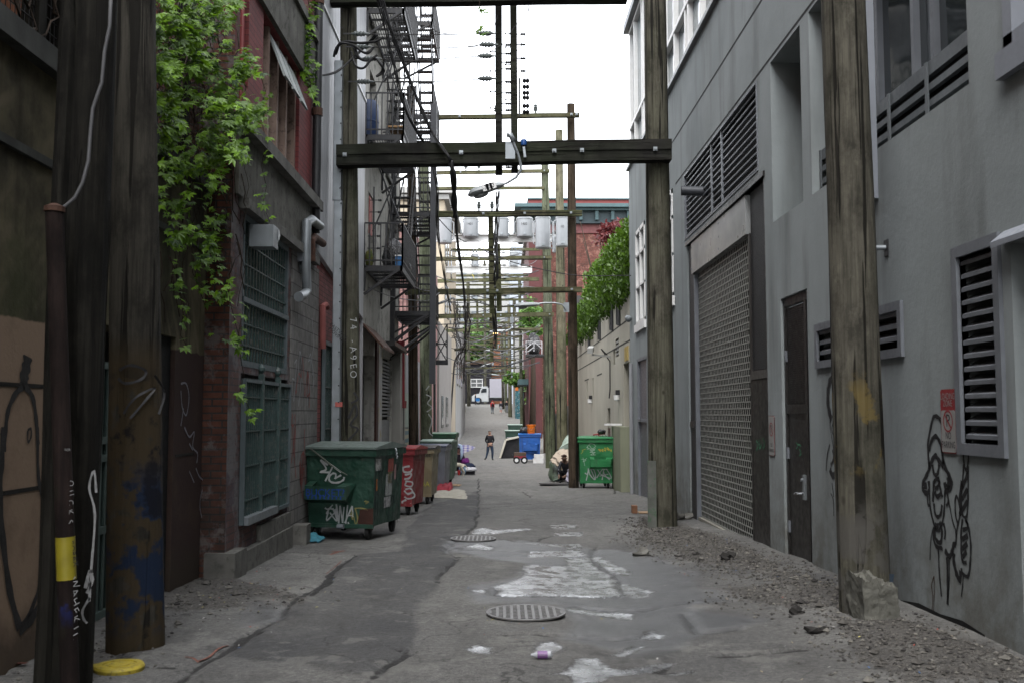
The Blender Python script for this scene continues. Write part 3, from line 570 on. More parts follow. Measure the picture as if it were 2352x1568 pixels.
# shaft of insulator timbers hanging between them
def post(label,pxt,pyt,pxb,pyb,wpx,Y,m=m_beam_d,pins=()):
    a=aY(pxt,pyt,Y); c=aY(pxb,pyb,Y); t=thing('hanging_timber',label,'timber',c,'vertical timbers hung from crossbeams'); w_=wpx*Y/F
    MB().bar(c,a,w_,.1,up=(0,1,0)).build('timber',m,t)
    for (py,sd) in pins:
        q=c.lerp(a,(py-pyb)/(pyt-pyb)); b=MB(); b.lathe([(.010,0),(.010,.06),(.032,.075),(.014,.09),(.032,.105),(.014,.12),(.030,.135),(.008,.15)] if sd>0 else [(.010,0),(.008,-.07),(.022,-.08),(.008,-.1)],(q.x+sd*w_/2,Y,q.z),8,ax='x'); b.build('spool_insulator',m_black,t)
    return t
post('left of the two dark timbers hung between the dark crossbeams',1145,-4,1146,402,16,YB+.26,pins=[(y,1) for y in (105,125,145,160,190,215,240,255,340,385)]+[(y,-1) for y in (120,165,212,250)])
post('right of the two dark timbers hung between the dark crossbeams',1179,-4,1182,397,16,YB+.26,pins=[(y,1) for y in (80,104,136,165)]+[(y,-1) for y in (78,110,150,190,230)])
t=thing('insulator_rack','vertical rack of dark spool insulators right of the hung timbers','insulator',aY(1196,230,YB+.3)); 
b=MB(); b.bar(aY(1193,180,YB+.3),aY(1193,268,YB+.3),.03); b.build('rack',m_black,t)
for y in (186,200,214,225,244,258): MB().lathe([(.02,0),(.05,.03),(.025,.06),(.05,.09),(.02,.12)],aY(1200,y,YB+.3),8,ax='x').build('spool',m_black,t)
FR=[ # label,(p0),(p1),h px,Y,bolts,insulators
('pale high crossbeam at the top of the brown right pole',(990,271),(1331,265),9,29.2,(1000,1056,1312,1324),(1140,1230)),
('thick pale crossbeam above the hanging transformers',(990,493),(1337,490),13,29.2,(1003,1110,1205,1311,),(1000,1040,1100,1130)),
('pale mossy crossbeam below the transformers, on the brown right pole',(930,672),(1337,665),12,29.2,(1120,1142,1313),()),
('upper thin crossbeam on the green right pole',(1000,398),(1262,393),8,46.8,(1058,1250),(1070,1100,1150)),
('second thin crossbeam on the green right pole, below the upper one',(1000,434),(1250,432),7,46.8,(),()),
('narrow crossbeam crossing behind the double hanging timbers at mid height',(960,596),(1268,592),9,46.5,(1100,1250),()),
('mossy crossbeam holding the lamp with the lit bulb',(1000,727),(1272,722),10,46.5,(1110,1150,1185,1262),())]
for l,p0,p1,h,Y,bo,ins in FR: beam(l,p0,p1,h,Y,m_beam,.16,bo,ins)
FB=[('far crossbeam with a dark top just below the upper white channel',(1003,646),(1238,641),8,60),('far thin crossbeam behind the lower hung timbers',(1015,690),(1235,688),5,80),('far crossbeam at the height of the right hand street lamp',(1015,706),(1205,704),4,98),
('far crossbeam above the lit lamp',(1000,760),(1241,756),7,62),('far pale crossbeam just above the lit lamp',(1070,775),(1200,773),5,100),('far pale crossbeam level with the lit lamp',(1075,783),(1170,781),4,128),('far crossbeam crossing before the green tree',(1032,803),(1205,799),6,76),
('far yellowish crossbeam before the green tree',(1060,828),(1185,826),4,112),('lowest long far crossbeam above the truck',(1044,846),(1186,844),4.5,88),('far crossbeam behind the upper white channel',(1000,575),(1240,573),6,72),('far crossbeam just under the lower white channel',(1010,634),(1225,632),5,90),
('far crossbeam between the thin wires above the lamp arm',(1020,676),(1220,675),5,104),('far crossbeam level with the mossy lamp beam',(1030,742),(1210,741),5,118),('faint far crossbeam over the green trees',(1060,792),(1180,791),4,140),('faint far crossbeam over the orange brick building',(1066,815),(1170,814),4,150),('far crossbeam right above the truck roof line',(1070,858),(1160,857),3.5,140),('far crossbeam against the white end building',(1040,655),(1200,654),4,130)]
for l,p0,p1,h,Y in FB: beam(l,p0,p1,h,Y,m_beam,.18)
for l,p0,p1,h,Y in [('upper white steel channel carrying the row of transformers',(950,548),(1300,546),15,47.5),('lower white steel channel carrying two far transformers',(985,620),(1222,618),13,64)]:
    a=aY(*p0,Y); c=aY(*p1,Y); hh=h*Y/F; t=thing('steel_channel',l,'steel beam',(a+c)/2); b=MB(); b.box(a.x,c.x,Y-.02,Y,a.z-hh/2,a.z+hh/2); b.box(a.x,c.x,Y-.2,Y-.02,a.z-hh/2-.03,a.z-hh/2); b.box(a.x,c.x,Y-.2,Y-.02,a.z+hh/2,a.z+hh/2+.03); b.build('channel',m_white,t)
    b=MB(); q=aY(1105 if Y<50 else 1085,p0[1]+10,Y-.22); b.bar(q,q-Vector((-.12,0,.3)),.03); b.build('yellow_strap',mat('strap_y',(.6,.45,.05),.1,.6),t)
post('left pale vertical timber below the transformers',1127,500,1130,720,12,29.45,m_beam,pins=[(y,1) for y in (540,575,600,650,690)]+[(y,-1) for y in (530,560,620)])
post('right pale vertical timber below the transformers',1143,560,1147,715,12,29.45,m_beam,pins=[(y,1) for y in (580,610,640,680)])
post('lone slim post under the thick pale crossbeam',1127.5,720,1130,830,8,46.7,m_beam); post('second slim far post left of the lit lamp',1138,720,1140,800,6,46.7,m_beam)
post('distant slim post near the white garage building',1096,690,1097,760,5,70,m_beam)
# ---------------------------------------------------------------- transformers
def transformer(label,px,pyt,pyb,wpx,Y,num=False,hang=True):
    a=aY(px,pyt,Y); c=aY(px,pyb,Y); r=wpx*Y/F/2; h=a.z-c.z; t=thing('transformer',label,'transformer',c,'grey can transformers hung above the alley')
    MB().lathe([(r*.9,0),(r*.97,.02),(r,.06),(r,h-.06),(r*1.05,h-.05),(r*1.05,h),(r*.9,h+.05),(r*.4,h+.08)],c,20).build('tank',mat('transformer_grey',(.33,.35,.37),.06,.4,4,.05,streak=.15),t,smooth=True)
    for sx in (-1,1):
        b=MB(); x=c.x+sx*r*.96; b.tube([(x,Y-.05,c.z+.15),(x+sx*.1,Y-.09,c.z+.22),(x+sx*.1,Y-.09,c.z+h-.2),(x,Y-.05,c.z+h-.12)],.028,6); b.build('cooling_tube',mat('transformer_grey',(.5,.5,.5)),t,smooth=True)
    b=MB(); insul(b,(c.x-r*.4,Y-r*.2,c.z+h+.03),.28,.08); b.build('bushing',m_ceram,t); b=MB(); insul(b,(c.x+r*.4,Y-r*.2,c.z+h+.03),.28,.08); b.build('bushing',m_ceram,t)
    b=MB(); b.box(c.x-.07,c.x+.07,Y-r-.03,Y-r*.97,c.z+.1,c.z+.16); b.build('drain_plug',m_galv,t)
    if num:
        b=MB(); put_text(b,num,(c.x-r*.1,Y-r-.012,c.z+h*.65),(1,0,0),(0,0,1),.16); b.build('number',m_gf_k,t)
    return t
transformer('leftmost transformer, partly behind the fire escape column',972,506,556,30,47.1); transformer('second transformer from the left above the white channel',1022,503,560,32,46.3); transformer('third transformer, with handles, left of the vertical timbers',1081,503,546,36,47.1,'1401')
transformer('fourth transformer, half hidden by the dark vertical timbers',1152,503,546,34,47.1); transformer('fifth transformer, broad one above the white channel',1205,503,546,38,47.1,'1402'); transformer('large low transformer hanging near the green right pole',1247,501,571,35,44.8); transformer('rightmost transformer numbered 10 beside the brown pole',1292,500,567,31,42.6,'10')
transformer('small far transformer on the lower white channel, left one',1091,585,613,17,63.7); transformer('small far transformer on the lower white channel, right one',1180,580,612,19,63.7); transformer('small grey can below the rightmost transformers',1275,545,580,13,44.2)
# ================================================================ STREET LAMPS
def lamp(label,mount,pts,head,Y,lit=False,L=.75,txt=None,hw=.15,depth=0):
    t=thing('street_lamp',label,'street lamp',aY(*mount,Y),'street lamps hung over the alley'); b=MB(); b.tube([aY(x,y,Y) for x,y in pts],.023,8); b.build('arm',m_galv,t,smooth=True)
    m=aY(*mount,Y); b=MB(); b.box(m.x-.08,m.x+.08,Y+.02,Y+.06,m.z-.14,m.z+.14); b.build('bracket',m_galv,t)
    a=aY(*head[0],Y); c=aY(*head[1],Y); d=(c-a); L=d.length; d.normalize(); up=Vector((0,1,0)).cross(d)*-1
    if up.z<0: up=-up
    prof=[(0,.05,.04),(.12,.09,.06),(.3,.13,.075),(.55,.17,.085),(.8,.17,.08),(.93,.12,.06),(1,.04,.02)]; b=MB(); n=14; k=0
    for (f,wd,h_) in prof:
        for j in range(n):
            an=2*math.pi*j/n; zz=math.sin(an)*h_*(1.15 if math.sin(an)>0 else .55); b.v.append(tuple(a+d*(f*L)+Vector((0,1,0))*(math.cos(an)*wd)+up*zz))
    for i in range(len(prof)-1):
        for j in range(n): b.f.append((i*n+j,i*n+(j+1)%n,(i+1)*n+(j+1)%n,(i+1)*n+j)); b.mi.append(0)
    b.f.append(tuple(range(n))); b.mi.append(0); b.f.append(tuple((len(prof)-1)*n+j for j in range(n))); b.mi.append(0)
    b.build('lamp_head',mat('lamp_grey',(.36,.39,.40),.08,.45,5,.05),t,smooth=True)
    b=MB(); cc=a+d*(L*.66)-up*.05; 
    for (rr_,dz) in ((.085,0),(.075,-.03),(.04,-.045)):
        for j in range(12):
            an=2*math.pi*j/12; b.v.append(tuple(cc+d*(math.cos(an)*rr_*1.5)+Vector((0,1,0))*math.sin(an)*rr_+up*dz))
    for i in range(2):
        for j in range(12): b.f.append((i*12+j,i*12+(j+1)%12,(i+1)*12+(j+1)%12,(i+1)*12+j)); b.mi.append(0)
    b.f.append(tuple(24+j for j in range(12))); b.mi.append(0)
    if lit:
        mm=D.materials.new('lit_lamp_lens'); mm.use_nodes=True; p=mm.node_tree.nodes['Principled BSDF']; p.inputs['Base Color'].default_value=(.9,.6,.3,1); p.inputs['Emission Color'].default_value=(1,.62,.25,1); p.inputs['Emission Strength'].default_value=2.2
    else: mm=mat('lens',(.3,.32,.32),.1,.2,10,0)
    b.build('lens',mm,t,smooth='all')
    if txt:
        b=MB(); v=up; n_=Vector((0,-1,0)); 
        for i,ch in enumerate(txt):
            p=a+d*(L*(.50-.10*i) if d.x<0 else L*(.18+.1*i)); p=p+Vector((0,-.165,0))+up*.01; s_=.05; dd=d if d.x>0 else -d
            b2=MB(); b2.quad(p-dd*s_-v*s_*1.1,p+dd*s_-v*s_*1.1,p+dd*s_+v*s_*1.1,p-dd*s_+v*s_*1.1); b2.build('number_plate',m_white,t); put_text(b,ch,p+Vector((0,-.004,0)),dd,v,.1)
        b.build('number',m_gf_k,t)
    return t
lamp('drooping grey street lamp numbered 350 under the dark crossbeam',(1172,345),[(1172,312),(1180,330),(1190,355),(1196,378),(1196,392),(1185,408),(1165,420),(1150,426)],((1157,425),(1075,450)),YB-.35,txt='350')
b=MB(); q=aY(1166,312,YB-.35); b.tube([aY(1164,312,YB-.35),aY(1172,310,YB-.35),aY(1180,325,YB-.35)],.045,8); b.build('arm_elbow',m_galv,[k for k in D.objects if k.get('label','').startswith('drooping grey')][0],smooth='all')
lamp('pale street lamp on a long arm from the brown right pole',(1301,706),[(1300,712),(1292,700),(1275,696),(1250,696),(1235,698)],((1240,700),(1181,704)),29.0)
lamp('lit street lamp glowing orange below the mossy crossbeam',(1176,735),[(1176,722),(1177,745),(1172,756),(1165,758)],((1166,760),(1124,763)),46.2,lit=True)
lamp('small far lamp leaning left above the truck',(1143,795),[(1146,790),(1144,800),(1138,804)],((1139,803),(1112,806)),75)
lamp('tiny far lamp tilted over the alley above the garage',(1132,835),[(1132,838),(1128,840)],((1130,834),(1104,842)),88)
lamp('far white lamp just above the box truck',(1148,850),[(1148,862),(1147,858),(1144,858)],((1146,861),(1120,859)),118)
t=thing('sensor','small blue capped sensor on top of the dark crossbeam','sensor',aY(1203,328,YB-.2)); MB().lathe([(.045,0),(.05,.03),(.05,.09),(.03,.1)],aY(1203,334,YB-.2),10).build('cap',mat('sensor_blue',(.02,.1,.35),.1,.4),t); b=MB(); b.bar(aY(1203,338,YB-.2),aY(1206,362,YB-.2),.04); b.build('stem',m_galv,t)
# ================================================================ CABLES
def cable(name,label,pts,r,m=m_cable,n=5,grp=None,many=1,spread=.03):
    P=[aY(x,y,Y) for x,y,Y in pts]; q=[]
    for i in range(len(P)-1):
        p0=P[max(i-1,0)];p1=P[i];p2=P[i+1];p3=P[min(i+2,len(P)-1)]
        for k in range(6):
            t_=k/6; q.append(.5*((2*p1)+(p2-p0)*t_+(2*p0-5*p1+4*p2-p3)*t_*t_+(3*p1-p0-3*p2+p3)*t_**3))
    q.append(P[-1]); b=MB(); rr=random.Random(label)
    for s_ in range(many):
        ph=rr.random()*6; am=spread*rr.uniform(.5,1); b.tube([p+Vector((am*math.sin(ph+i*.35),am*math.cos(ph*1.3+i*.3),am*.5*math.sin(ph+i*.2))) if many>1 else p for i,p in enumerate(q)],r,n)
    return tag(b.build(name,m,smooth='all'),label,'cable',grp)
cable('cable_bundle','thick black cable bundle falling from the top beam past the fire escapes',[(872,-20,15.8),(895,65,16),(925,140,16.2),(960,230,16.3),(992,305,16.4),(1020,345,16.4),(1036,372,16.45),(1040,420,17),(1046,480,18.5),(1053,570,21.5),(1062,640,25),(1068,700,29),(1070,770,34)],.012,many=5,spread=.035)
cable('cable_bundle','second black cable bundle falling left of the thick one',[(862,-20,15.6),(885,60,15.9),(905,150,16.1),(925,235,16.3),(950,290,16.5),(985,350,17),(1003,430,18.5),(1005,520,20.5),(1015,600,24),(1030,690,29),(1036,715,31)],.011,many=3,spread=.03)
cable('service_cable','sagging black service cable from the red brick building to the olive pole',[(540,62,11.6),(546,95,11.8),(575,130,12.5),(612,152,13.3),(660,165,14.3),(715,175,15.2),(768,167,16),(805,140,16.4),(835,110,16.6),(865,80,16.4)],.016,many=2,spread=.015)
for i,(pts) in enumerate([[(768,130,16.6),(775,105,16.5),(795,97,16.4),(830,100,16.4),(862,95,16.3),(880,85,16.3)],[(770,125,16.6),(782,102,16.4),(812,105,16.4),(840,122,16.3),(858,108,16.3)],[(812,105,16.5),(822,130,16.4),(840,140,16.4),(862,135,16.4),(876,150,16.4),(880,165,16.5),(865,176,16.5)],[(806,120,16.5),(818,150,16.4),(834,156,16.3),(850,140,16.3),(868,128,16.3)]]):
    cable('pole_cable',['looped black cable over the head of the olive pole, uppermost','looped black cable bending over the olive pole shoulder','looped black cable curling right of the olive pole','short looped black cable low beside the olive pole'][i],pts,.02,many=2,spread=.02)
wires=[[(835,78,16.6),(950,80,16.6),(1080,79,16.6),(1130,77,16.6)],[(840,108,16.6),(950,111,16.6),(1060,109,16.6),(1135,103,16.6)],[(860,135,16.6),(950,140,16.6),(1060,132,16.6),(1130,129,16.6)],[(845,188,16.6),(950,190,16.6),(1040,186,16.6),(1130,181,16.6)]]
for i,wv in enumerate(wires):
    n_=['top','second','third','lowest'][i]; cable('span_wire',n_+' thin wire strung between the olive pole and the hung timbers',wv,.0085,m_cable,grp='span wires with strain insulators')
    for e,sx in ((0,'left'),(1,'right')):
        x,y,Y=(wv[0][0]-6,wv[0][1],Y) if e==0 else (wv[-1][0]-12,wv[-1][1],16.6); p=aY(x,y,16.6); t=thing('strain_insulator','ribbed grey strain insulator at the %s end of the %s thin wire'%(sx,n_),'insulator',p,'strain insulators'); 
        MB().lathe([(.012,-.16),(.025,-.12),(.045,-.1),(.03,-.08),(.05,-.06),(.034,-.03),(.05,0),(.034,.03),(.046,.05),(.02,.09),(.010,.16)],p,10,ax='x').build('bell',m_ceram,t,smooth=True)
        if e==0: MB().bar(p-Vector((.3,0,0)),p-Vector((.14,0,0)),.02).build('hook',m_black,t)
cable('jumper_wire','thin loop wire hanging from the top beam, left one',[(975,5,16.6),(978,35,16.6),(990,62,16.6),(1012,76,16.6),(1050,79,16.6)],.007)
cable('jumper_wire','thin loop wire curving off the left hung timber',[(1143,35,16.6),(1135,60,16.6),(1120,85,16.6),(1100,103,16.6),(1075,107,16.6)],.007)
cable('jumper_wire','thin loop wire crossing from the top beam between the hung timbers',[(1225,5,16.6),(1205,35,16.6),(1180,65,16.6),(1155,100,16.6),(1120,122,16.6),(1095,130,16.6)],.007)
cable('jumper_wire','thin loop wire right of the hung timbers',[(1213,5,16.6),(1214,40,16.6),(1206,75,16.6),(1196,105,16.6),(1184,122,16.6)],.007)
cable('service_cable','long thin cable sagging from the left down to the grey right building',[(960,445,27),(1005,500,28),(1050,545,28.2),(1100,570,28.3),(1170,600,28.5),(1250,620,28.6),(1330,633,28),(1452,633,27)],.014)
cable('service_cable','thin cable sagging under the lower fire escape platform',[(845,660,22),(900,682,24),(950,690,26),(985,690,27),(1010,672,29)],.012,m_cable_l)
cable('service_cable','second thin cable sagging under the lower fire escape platform',[(880,590,24),(930,640,25),(965,665,26.5),(1000,668,29),(1018,660,30)],.012,m_cable_l)
cable('cable_bundle','tangled pale cables above the lit lamp, left knot',[(1000,700,30),(1040,690,36),(1052,720,38),(1045,760,40),(1055,800,42),(1050,840,44)],.014,m_cable_l,many=7,spread=.16)
cable('cable_bundle','tangled dark cables above the lit lamp, right knot',[(1068,700,34),(1075,740,38),(1070,790,42),(1062,830,44),(1066,880,50)],.016,m_cable,many=7,spread=.14)
cable('cable_bundle','dark cable cluster running down between the vertical timbers',[(1143,440,29.2),(1142,500,29.3),(1138,560,29.3),(1140,620,29.3),(1134,690,30),(1137,760,33),(1135,800,40)],.016,m_cable,many=7,spread=.06)
cable('cable_bundle','dark drooping cable sleeve hanging from the dark crossbeam',[(1035,372,16.45),(1040,400,16.5),(1044,440,16.8),(1043,470,17),(1046,500,17.5)],.035,m_cable,many=3,spread=.03)
rr=random.Random(8)
for i in range(62):
    Y0=rr.uniform(30,80); px0=rr.uniform(1000,1130); px1=px0+rr.uniform(60,170); py=rr.uniform(560,850) if i%2 else rr.uniform(700,860); sg=rr.uniform(4,22)
    cable('far_wire','thin wire among the tangle over the far alley',[(px0,py+rr.uniform(-12,12),Y0),((px0+px1)/2,py+sg,Y0+2),(min(px1,1240),py+rr.uniform(-12,12),Y0+4)],.012+Y0*.00018,m_cable_l if i%3==0 else m_cable,n=4,grp='loose wires over the far alley')
cable('riser_cable','black cable riser down the tall green left pole',[(1070,805,66),(1055,812,66),(1045,830,66),(1041,870,66),(1034,975,66)],.06,m_cable)
# ================================================================ RIGHT SIDE: the grey rendered building
XR=3.5
n=NT('grey_render'); c=n.mix(n.mr(n.noise(.55,6,rough=.6),.35,.65),(.285,.318,.324),(.35,.385,.392)); c=n.mix(n.mr(n.noise(1,5,n.scale(n.P,(2.2,2.2,.35)),.55),.50,.74,0,.55),c,(.12,.125,.12)); c=n.mix(n.math('MULTIPLY',n.mr(n.sep()[2],-.1,1.1,.85,0),n.mr(n.noise(3,7,rough=.7),.35,.6)),c,(.15,.145,.125)); c=n.mix(n.mr(n.noise(30,8,rough=.8),.66,.7,0,.35),c,(.33,.34,.33)); n.bump(n.math('ADD',n.noise(26,8,rough=.7),n.math('MULTIPLY',n.noise(2,4),3.0)),.35,.008); m_stucco=_mc['grey_render']=n.fin(c,.88,0,.25)
def part(b,name,m,t,**k): return b.build(name,m,t,**k)
GB=thing('grey_building','grey rendered building filling the right side with louvres, shutter and doors','building',(3.5,12,0))
TV=(6.99,7.55,1.33,2.74); SV=(8.72,10.98,2.13,2.46); W2=(7.3,11.1,4.02,6.14); RC=(11.44,12.74,4.02,6.13); DR=(11.38,12.48,-.6,2.99); SH=(13.15,18.75,-.8,4.72); LV=(13.42,18.95,4.88,6.13)
D2=(24.2,25.95,-1.2,2.97); WA=(24.3,25.95,3.85,6.3); WB=(20.25,21.7,3.95,6.18); W0=(4.9,6.74,4.06,6.14); LD=(5.3,6.78,-.6,2.72)
holes=[TV+(.28,),SV+(.28,),W2+(.32,),RC+(1.1,),DR+(.10,),SH+(.16,),LV+(.1,),D2+(.12,),WA+(.08,),WB+(.08,),W0+(.1,),LD+(.25,)]
b=wallmesh(XR,-16,27.35,-1.6,8.28,holes,.2,1); b.quad((XR,27.35,-1.6),(16,27.35,-1.6),(16,27.35,8.28),(XR,27.35,8.28)); b.quad((XR,-16,8.28),(16,-16,8.28),(16,27.35,8.28),(XR,27.35,8.28)); b.quad((XR,-16,-1.6),(16,-16,-1.6),(16,-16,8.28),(XR,-16,8.28))
part(b,'wall',m_stucco,GB)
b=MB(); b.box(XR+1.1,XR+1.13,11.3,12.9,3.9,6.3); b.box(XR+.33,XR+.36,7.2,11.2,3.9,6.3); part(b,'recess_back',m_stucco,GB) if 0 else None
b=MB(); b.box(XR+1.1,XR+1.14,11.3,12.9,3.9,6.3); part(b,'recess_back',mat('grey_render_shaded',(.15,.165,.15),.15,.85,2,.2),GB)  # same render in a darker copy: the recess shade is put into the colour
b=MB(); b.box(XR+1.04,XR+1.09,12.05,12.72,4.03,6.0); part(b,'recess_door',mat('olive_door',(.06,.065,.055),.15,.6,3,.1),GB)
for z in (7.12,6.18): part(MB().box(XR-.004,XR+.02,-16,20.3 if z>7 else 19.9,z,z+.03),'reveal_joint',mat('joint',(.05,.052,.052),.1,.9,3,0),GB)
part(MB().box(XR-.07,XR+.3,-16,27.4,8.285,8.36),'parapet_cap',mat('cap_metal',(.33,.35,.36),.08,.5,5,.05,metal=.2),GB)
# upper storey with white framed glazing
b=MB(); b.box(XR+.09,15,-16,26.9,8.37,12.1); part(b,'upper_glazing',m_glass_l,GB)
y=26.9
for k,y in enumerate([26.9,26.0,24.6,24.3,22.9,21.5,21.2,19.9,18.7,18.4,17.2,16.0,15.7,14.4,13.2,12.9,11.5,10,8.5,7,5.5,4,2.5,1,-1,-3,-5,-7,-9]): part(MB().box(XR-.01,XR+.088,y-.09,y,8.37,12.1),'mullion',m_white,GB)
for z in (8.37,9.3,12.0): part(MB().box(XR-.02,XR+.086,-16,26.92,z,z+.09),'transom',m_white,GB)
part(MB().box(XR+.06,XR+2.5,26.92,27.0,8.37,12.2),'end_wall',m_stucco,GB); part(MB().box(XR-.15,15,-16,27.1,12.1,12.3),'roof',m_grey_m,GB)
def louvre(name,par,x,y0,y1,z0,z1,nb,fw,m,slat=.03,tilt=.05,back=.24,frame=True,mull=(),proud=.03,dep=.11):
    f=MB()
    if frame:
        for q in ((y0-fw,y1+fw,z1,z1+fw),(y0-fw,y1+fw,z0-fw,z0),(y0-fw,y0,z0,z1),(y1,y1+fw,z0,z1)): f.box(x-proud,x+.05,*q)
        fr=part(f,name+'_frame',m,par)
    for i in range(nb):
        z=z0+(z1-z0)*(i+.5)/nb if nb>3 else z0+(z1-z0)*(i+.8)/nb
        b=MB(); b.add([(x+.005,y0+.004,z-slat/2),(x+.005,y1-.004,z-slat/2),(x+.005,y1-.004,z+slat/2),(x+.005,y0+.004,z+slat/2),(x+dep,y0+.004,z-slat/2+tilt),(x+dep,y1-.004,z-slat/2+tilt),(x+dep,y1-.004,z+slat/2+tilt),(x+dep,y0+.004,z+slat/2+tilt)],[(0,1,2,3),(3,2,6,7),(0,4,5,1),(4,7,6,5),(0,3,7,4),(1,5,6,2)])
        part(b,'blade',m,par)
    part(MB().box(x+back,x+back+.02,y0-.05,y1+.05,z0-.05,z1+.05),'back_panel',m_hole,par)
    for ym in mull: part(MB().box(x-.012,x+.02,ym-.025,ym+.025,z0,z1),'mullion',m,par)
def vent(label,q,nb,fw,slat,tilt):
    t=thing('louvre_vent',label,'vent',(XR,q[0],q[2]),'grey louvred vents in the rendered wall'); louvre('vent',t,XR,*q,nb,fw,m_grey_m,slat,tilt); return t
vent('tall grey louvred vent beside the loading zone sign',TV,14,.085,.03,.055)
vent('wide low grey louvred vent crossing behind the big right pole',SV,3,.08,.04,.06)
LVt=thing('louvre_vent','long silver louvre grille above the roller shutter','vent',(XR,16,4.9),'grey louvred vents in the rendered wall')
louvre('vent',LVt,XR+.02,13.46,18.92,4.9,6.1,11,.03,m_grey_m,.022,.0,.09,mull=(16.55,15.75,13.5),dep=.03)
# window two with railing louvres
t=thing('alcove_window','large dark window with three grey rail bars behind the big right pole','window',(XR+.1,9.2,4.02))
part(MB().box(XR+.25,XR+.27,7.2,11.2,3.95,6.2),'glass',m_glass,t)
for y in (7.35,8.35,8.75,9.6,10.5,11.05): part(MB().box(XR+.19,XR+.25,y-.045,y+.02,4.02,6.14),'mullion',m_grey_m,t)
for k,(za,zb) in enumerate(((4.13,4.19),(4.27,4.33),(4.40,4.52))): part(MB().box(XR+.10,XR+.15,7.31,11.09,za,zb),'rail',mat('rail_grey',(.12,.135,.145),.1,.5,5,.05),t)
for y in (7.33,8.22,9.05,9.95,11.05): part(MB().box(XR+.085,XR+.10,y,y+.05,4.03,4.52),'rail_post',mat('rail_grey',(.1,.1,.1)),t)
part(MB().box(XR+.17,XR+.18,7.3,11.1,4.03,4.45),'rail_shadow_box',m_hole,t)
# white downpipe next to pole
t=thing('white_downpipe','flat white vertical trim running down right of the big right pole top','pipe',(XR-.05,9.2,3.6)); part(MB().box(XR-.09,XR-.003,9.13,9.32,3.55,8.2),'trim',mat('pale_trim',(.28,.30,.34),.06,.5,5,.05),t)
t=thing('pipe_stub','short pale pipe stub sticking out of the rendered wall by the right pole','pipe',(XR,9.2,2.9)); part(MB().tube([(XR+.02,8.98,3.06),(XR-.13,9.0,3.06)],.024,10),'stub',m_galv,t,smooth=True); part(MB().box(XR-.01,XR+.0,8.93,9.02,2.98,3.13),'plate',m_black,t)
# far right small window and doorway
t=thing('window','pale framed window cut by the right edge above the louvred vent','window',(XR,6,4.06)); part(MB().box(XR+.08,XR+.09,4.9,6.74,4.06,6.14),'glass',m_glass,t)
for q in ((6.62,6.74,4.06,6.14),(4.9,6.74,4.06,4.16)): part(MB().box(XR-.02,XR+.075,*q),'frame',mat('pale_trim',(.3,.3,.3)),t)
part(MB().box(XR-.06,XR+.05,4.8,6.79,3.87,4.055),'sill',mat('pale_trim',(.3,.3,.3)),t)
t=thing('doorway','dark doorway with pale metal hood at the right edge of the photo','door',(XR,6,0)); part(MB().box(XR+.2,XR+.24,5.3,6.78,-.6,2.72),'door',mat('dark_door',(.035,.028,.022),.2,.6,4,.1),t)
b=MB(); b.add([(XR-.10,5.2,2.74),(XR-.10,6.86,2.74),(XR-.003,6.86,2.82),(XR-.003,5.2,2.82),(XR-.10,5.2,2.70),(XR-.10,6.86,2.70),(XR-.003,6.86,2.73),(XR-.003,5.2,2.73)],[(0,1,2,3),(4,7,6,5),(0,4,5,1),(1,5,6,2),(3,2,6,7),(0,3,7,4)]); part(b,'hood',mat('pale_trim',(.3,.3,.3)),t)
for y in (6.45,6.1,5.7): part(MB().box(XR+.14,XR+.2,y,y+.05,-.6,2.72),'bar',m_dark_m,t)
# roller shutter
t=thing('roller_shutter','perforated grey roller shutter filling the tall opening','shutter',(XR,16,-.4)); 
b=MB(); y0,y1,z0s,z1s=14.22,18.1,-.28,4.12
nz=46; ny=34
for i in range(nz+1):
    z=z0s+(z1s-z0s)*i/nz; b.box(XR+.080,XR+.090,y0,y1,z-.009,z+.009)
b.mi=b.mi
part(b,'curtain',mat('shutter_metal',(.40,.41,.38),.1,.45,5,.05,metal=.3),t)['kind']='stuff'
b=MB()
for i in range(nz):
    z=z0s+(z1s-z0s)*(i+.5)/nz
    for j in range(ny+1):
        y=y0+(y1-y0)*(j+(.5 if i%2 else 0))/ny
        if y>y1: continue
        b.box(XR+.083,XR+.087,y-.014,y+.014,z-.047,z+.047)
part(b,'curtain_links',mat('shutter_metal',(.4,.4,.4)),t)['kind']='stuff'
part(MB().box(XR+.145,XR+.155,13.2,18.75,-.8,4.15),'backing',m_hole,t)
b=MB(); b.box(XR+.03,XR+.11,y0-.08,y1+.05,-.52,-.30); part(b,'bottom_bar',mat('bar_metal',(.27,.26,.22),.12,.55,6,.1),t)
b=MB(); b.box(XR-.0,XR+.1,14.2,18.35,4.13,4.70); part(b,'housing',mat('housing_metal',(.36,.37,.37),.02,.35,1,.0,metal=.25),t)
for (yy,zz) in [(16.0,4.62),(16.0,4.4),(16.0,4.2),(18.3,4.6),(18.3,4.4),(18.3,4.2)]: part(MB().box(XR-.008,XR,yy-.015,yy+.015,zz,zz+.03),'rivet',m_galv,t)
part(MB().box(XR+.02,XR+.1,18.18,18.24,-.6,4.12),'guide_rail',m_grey_m,t); part(MB().box(XR+.02,XR+.12,14.08,14.16,-.6,4.12),'guide_rail',m_dark_m,t)
part(MB().box(XR-.03,XR+.12,13.1,18.8,4.72,4.79),'header_trim',m_dark_m,t)
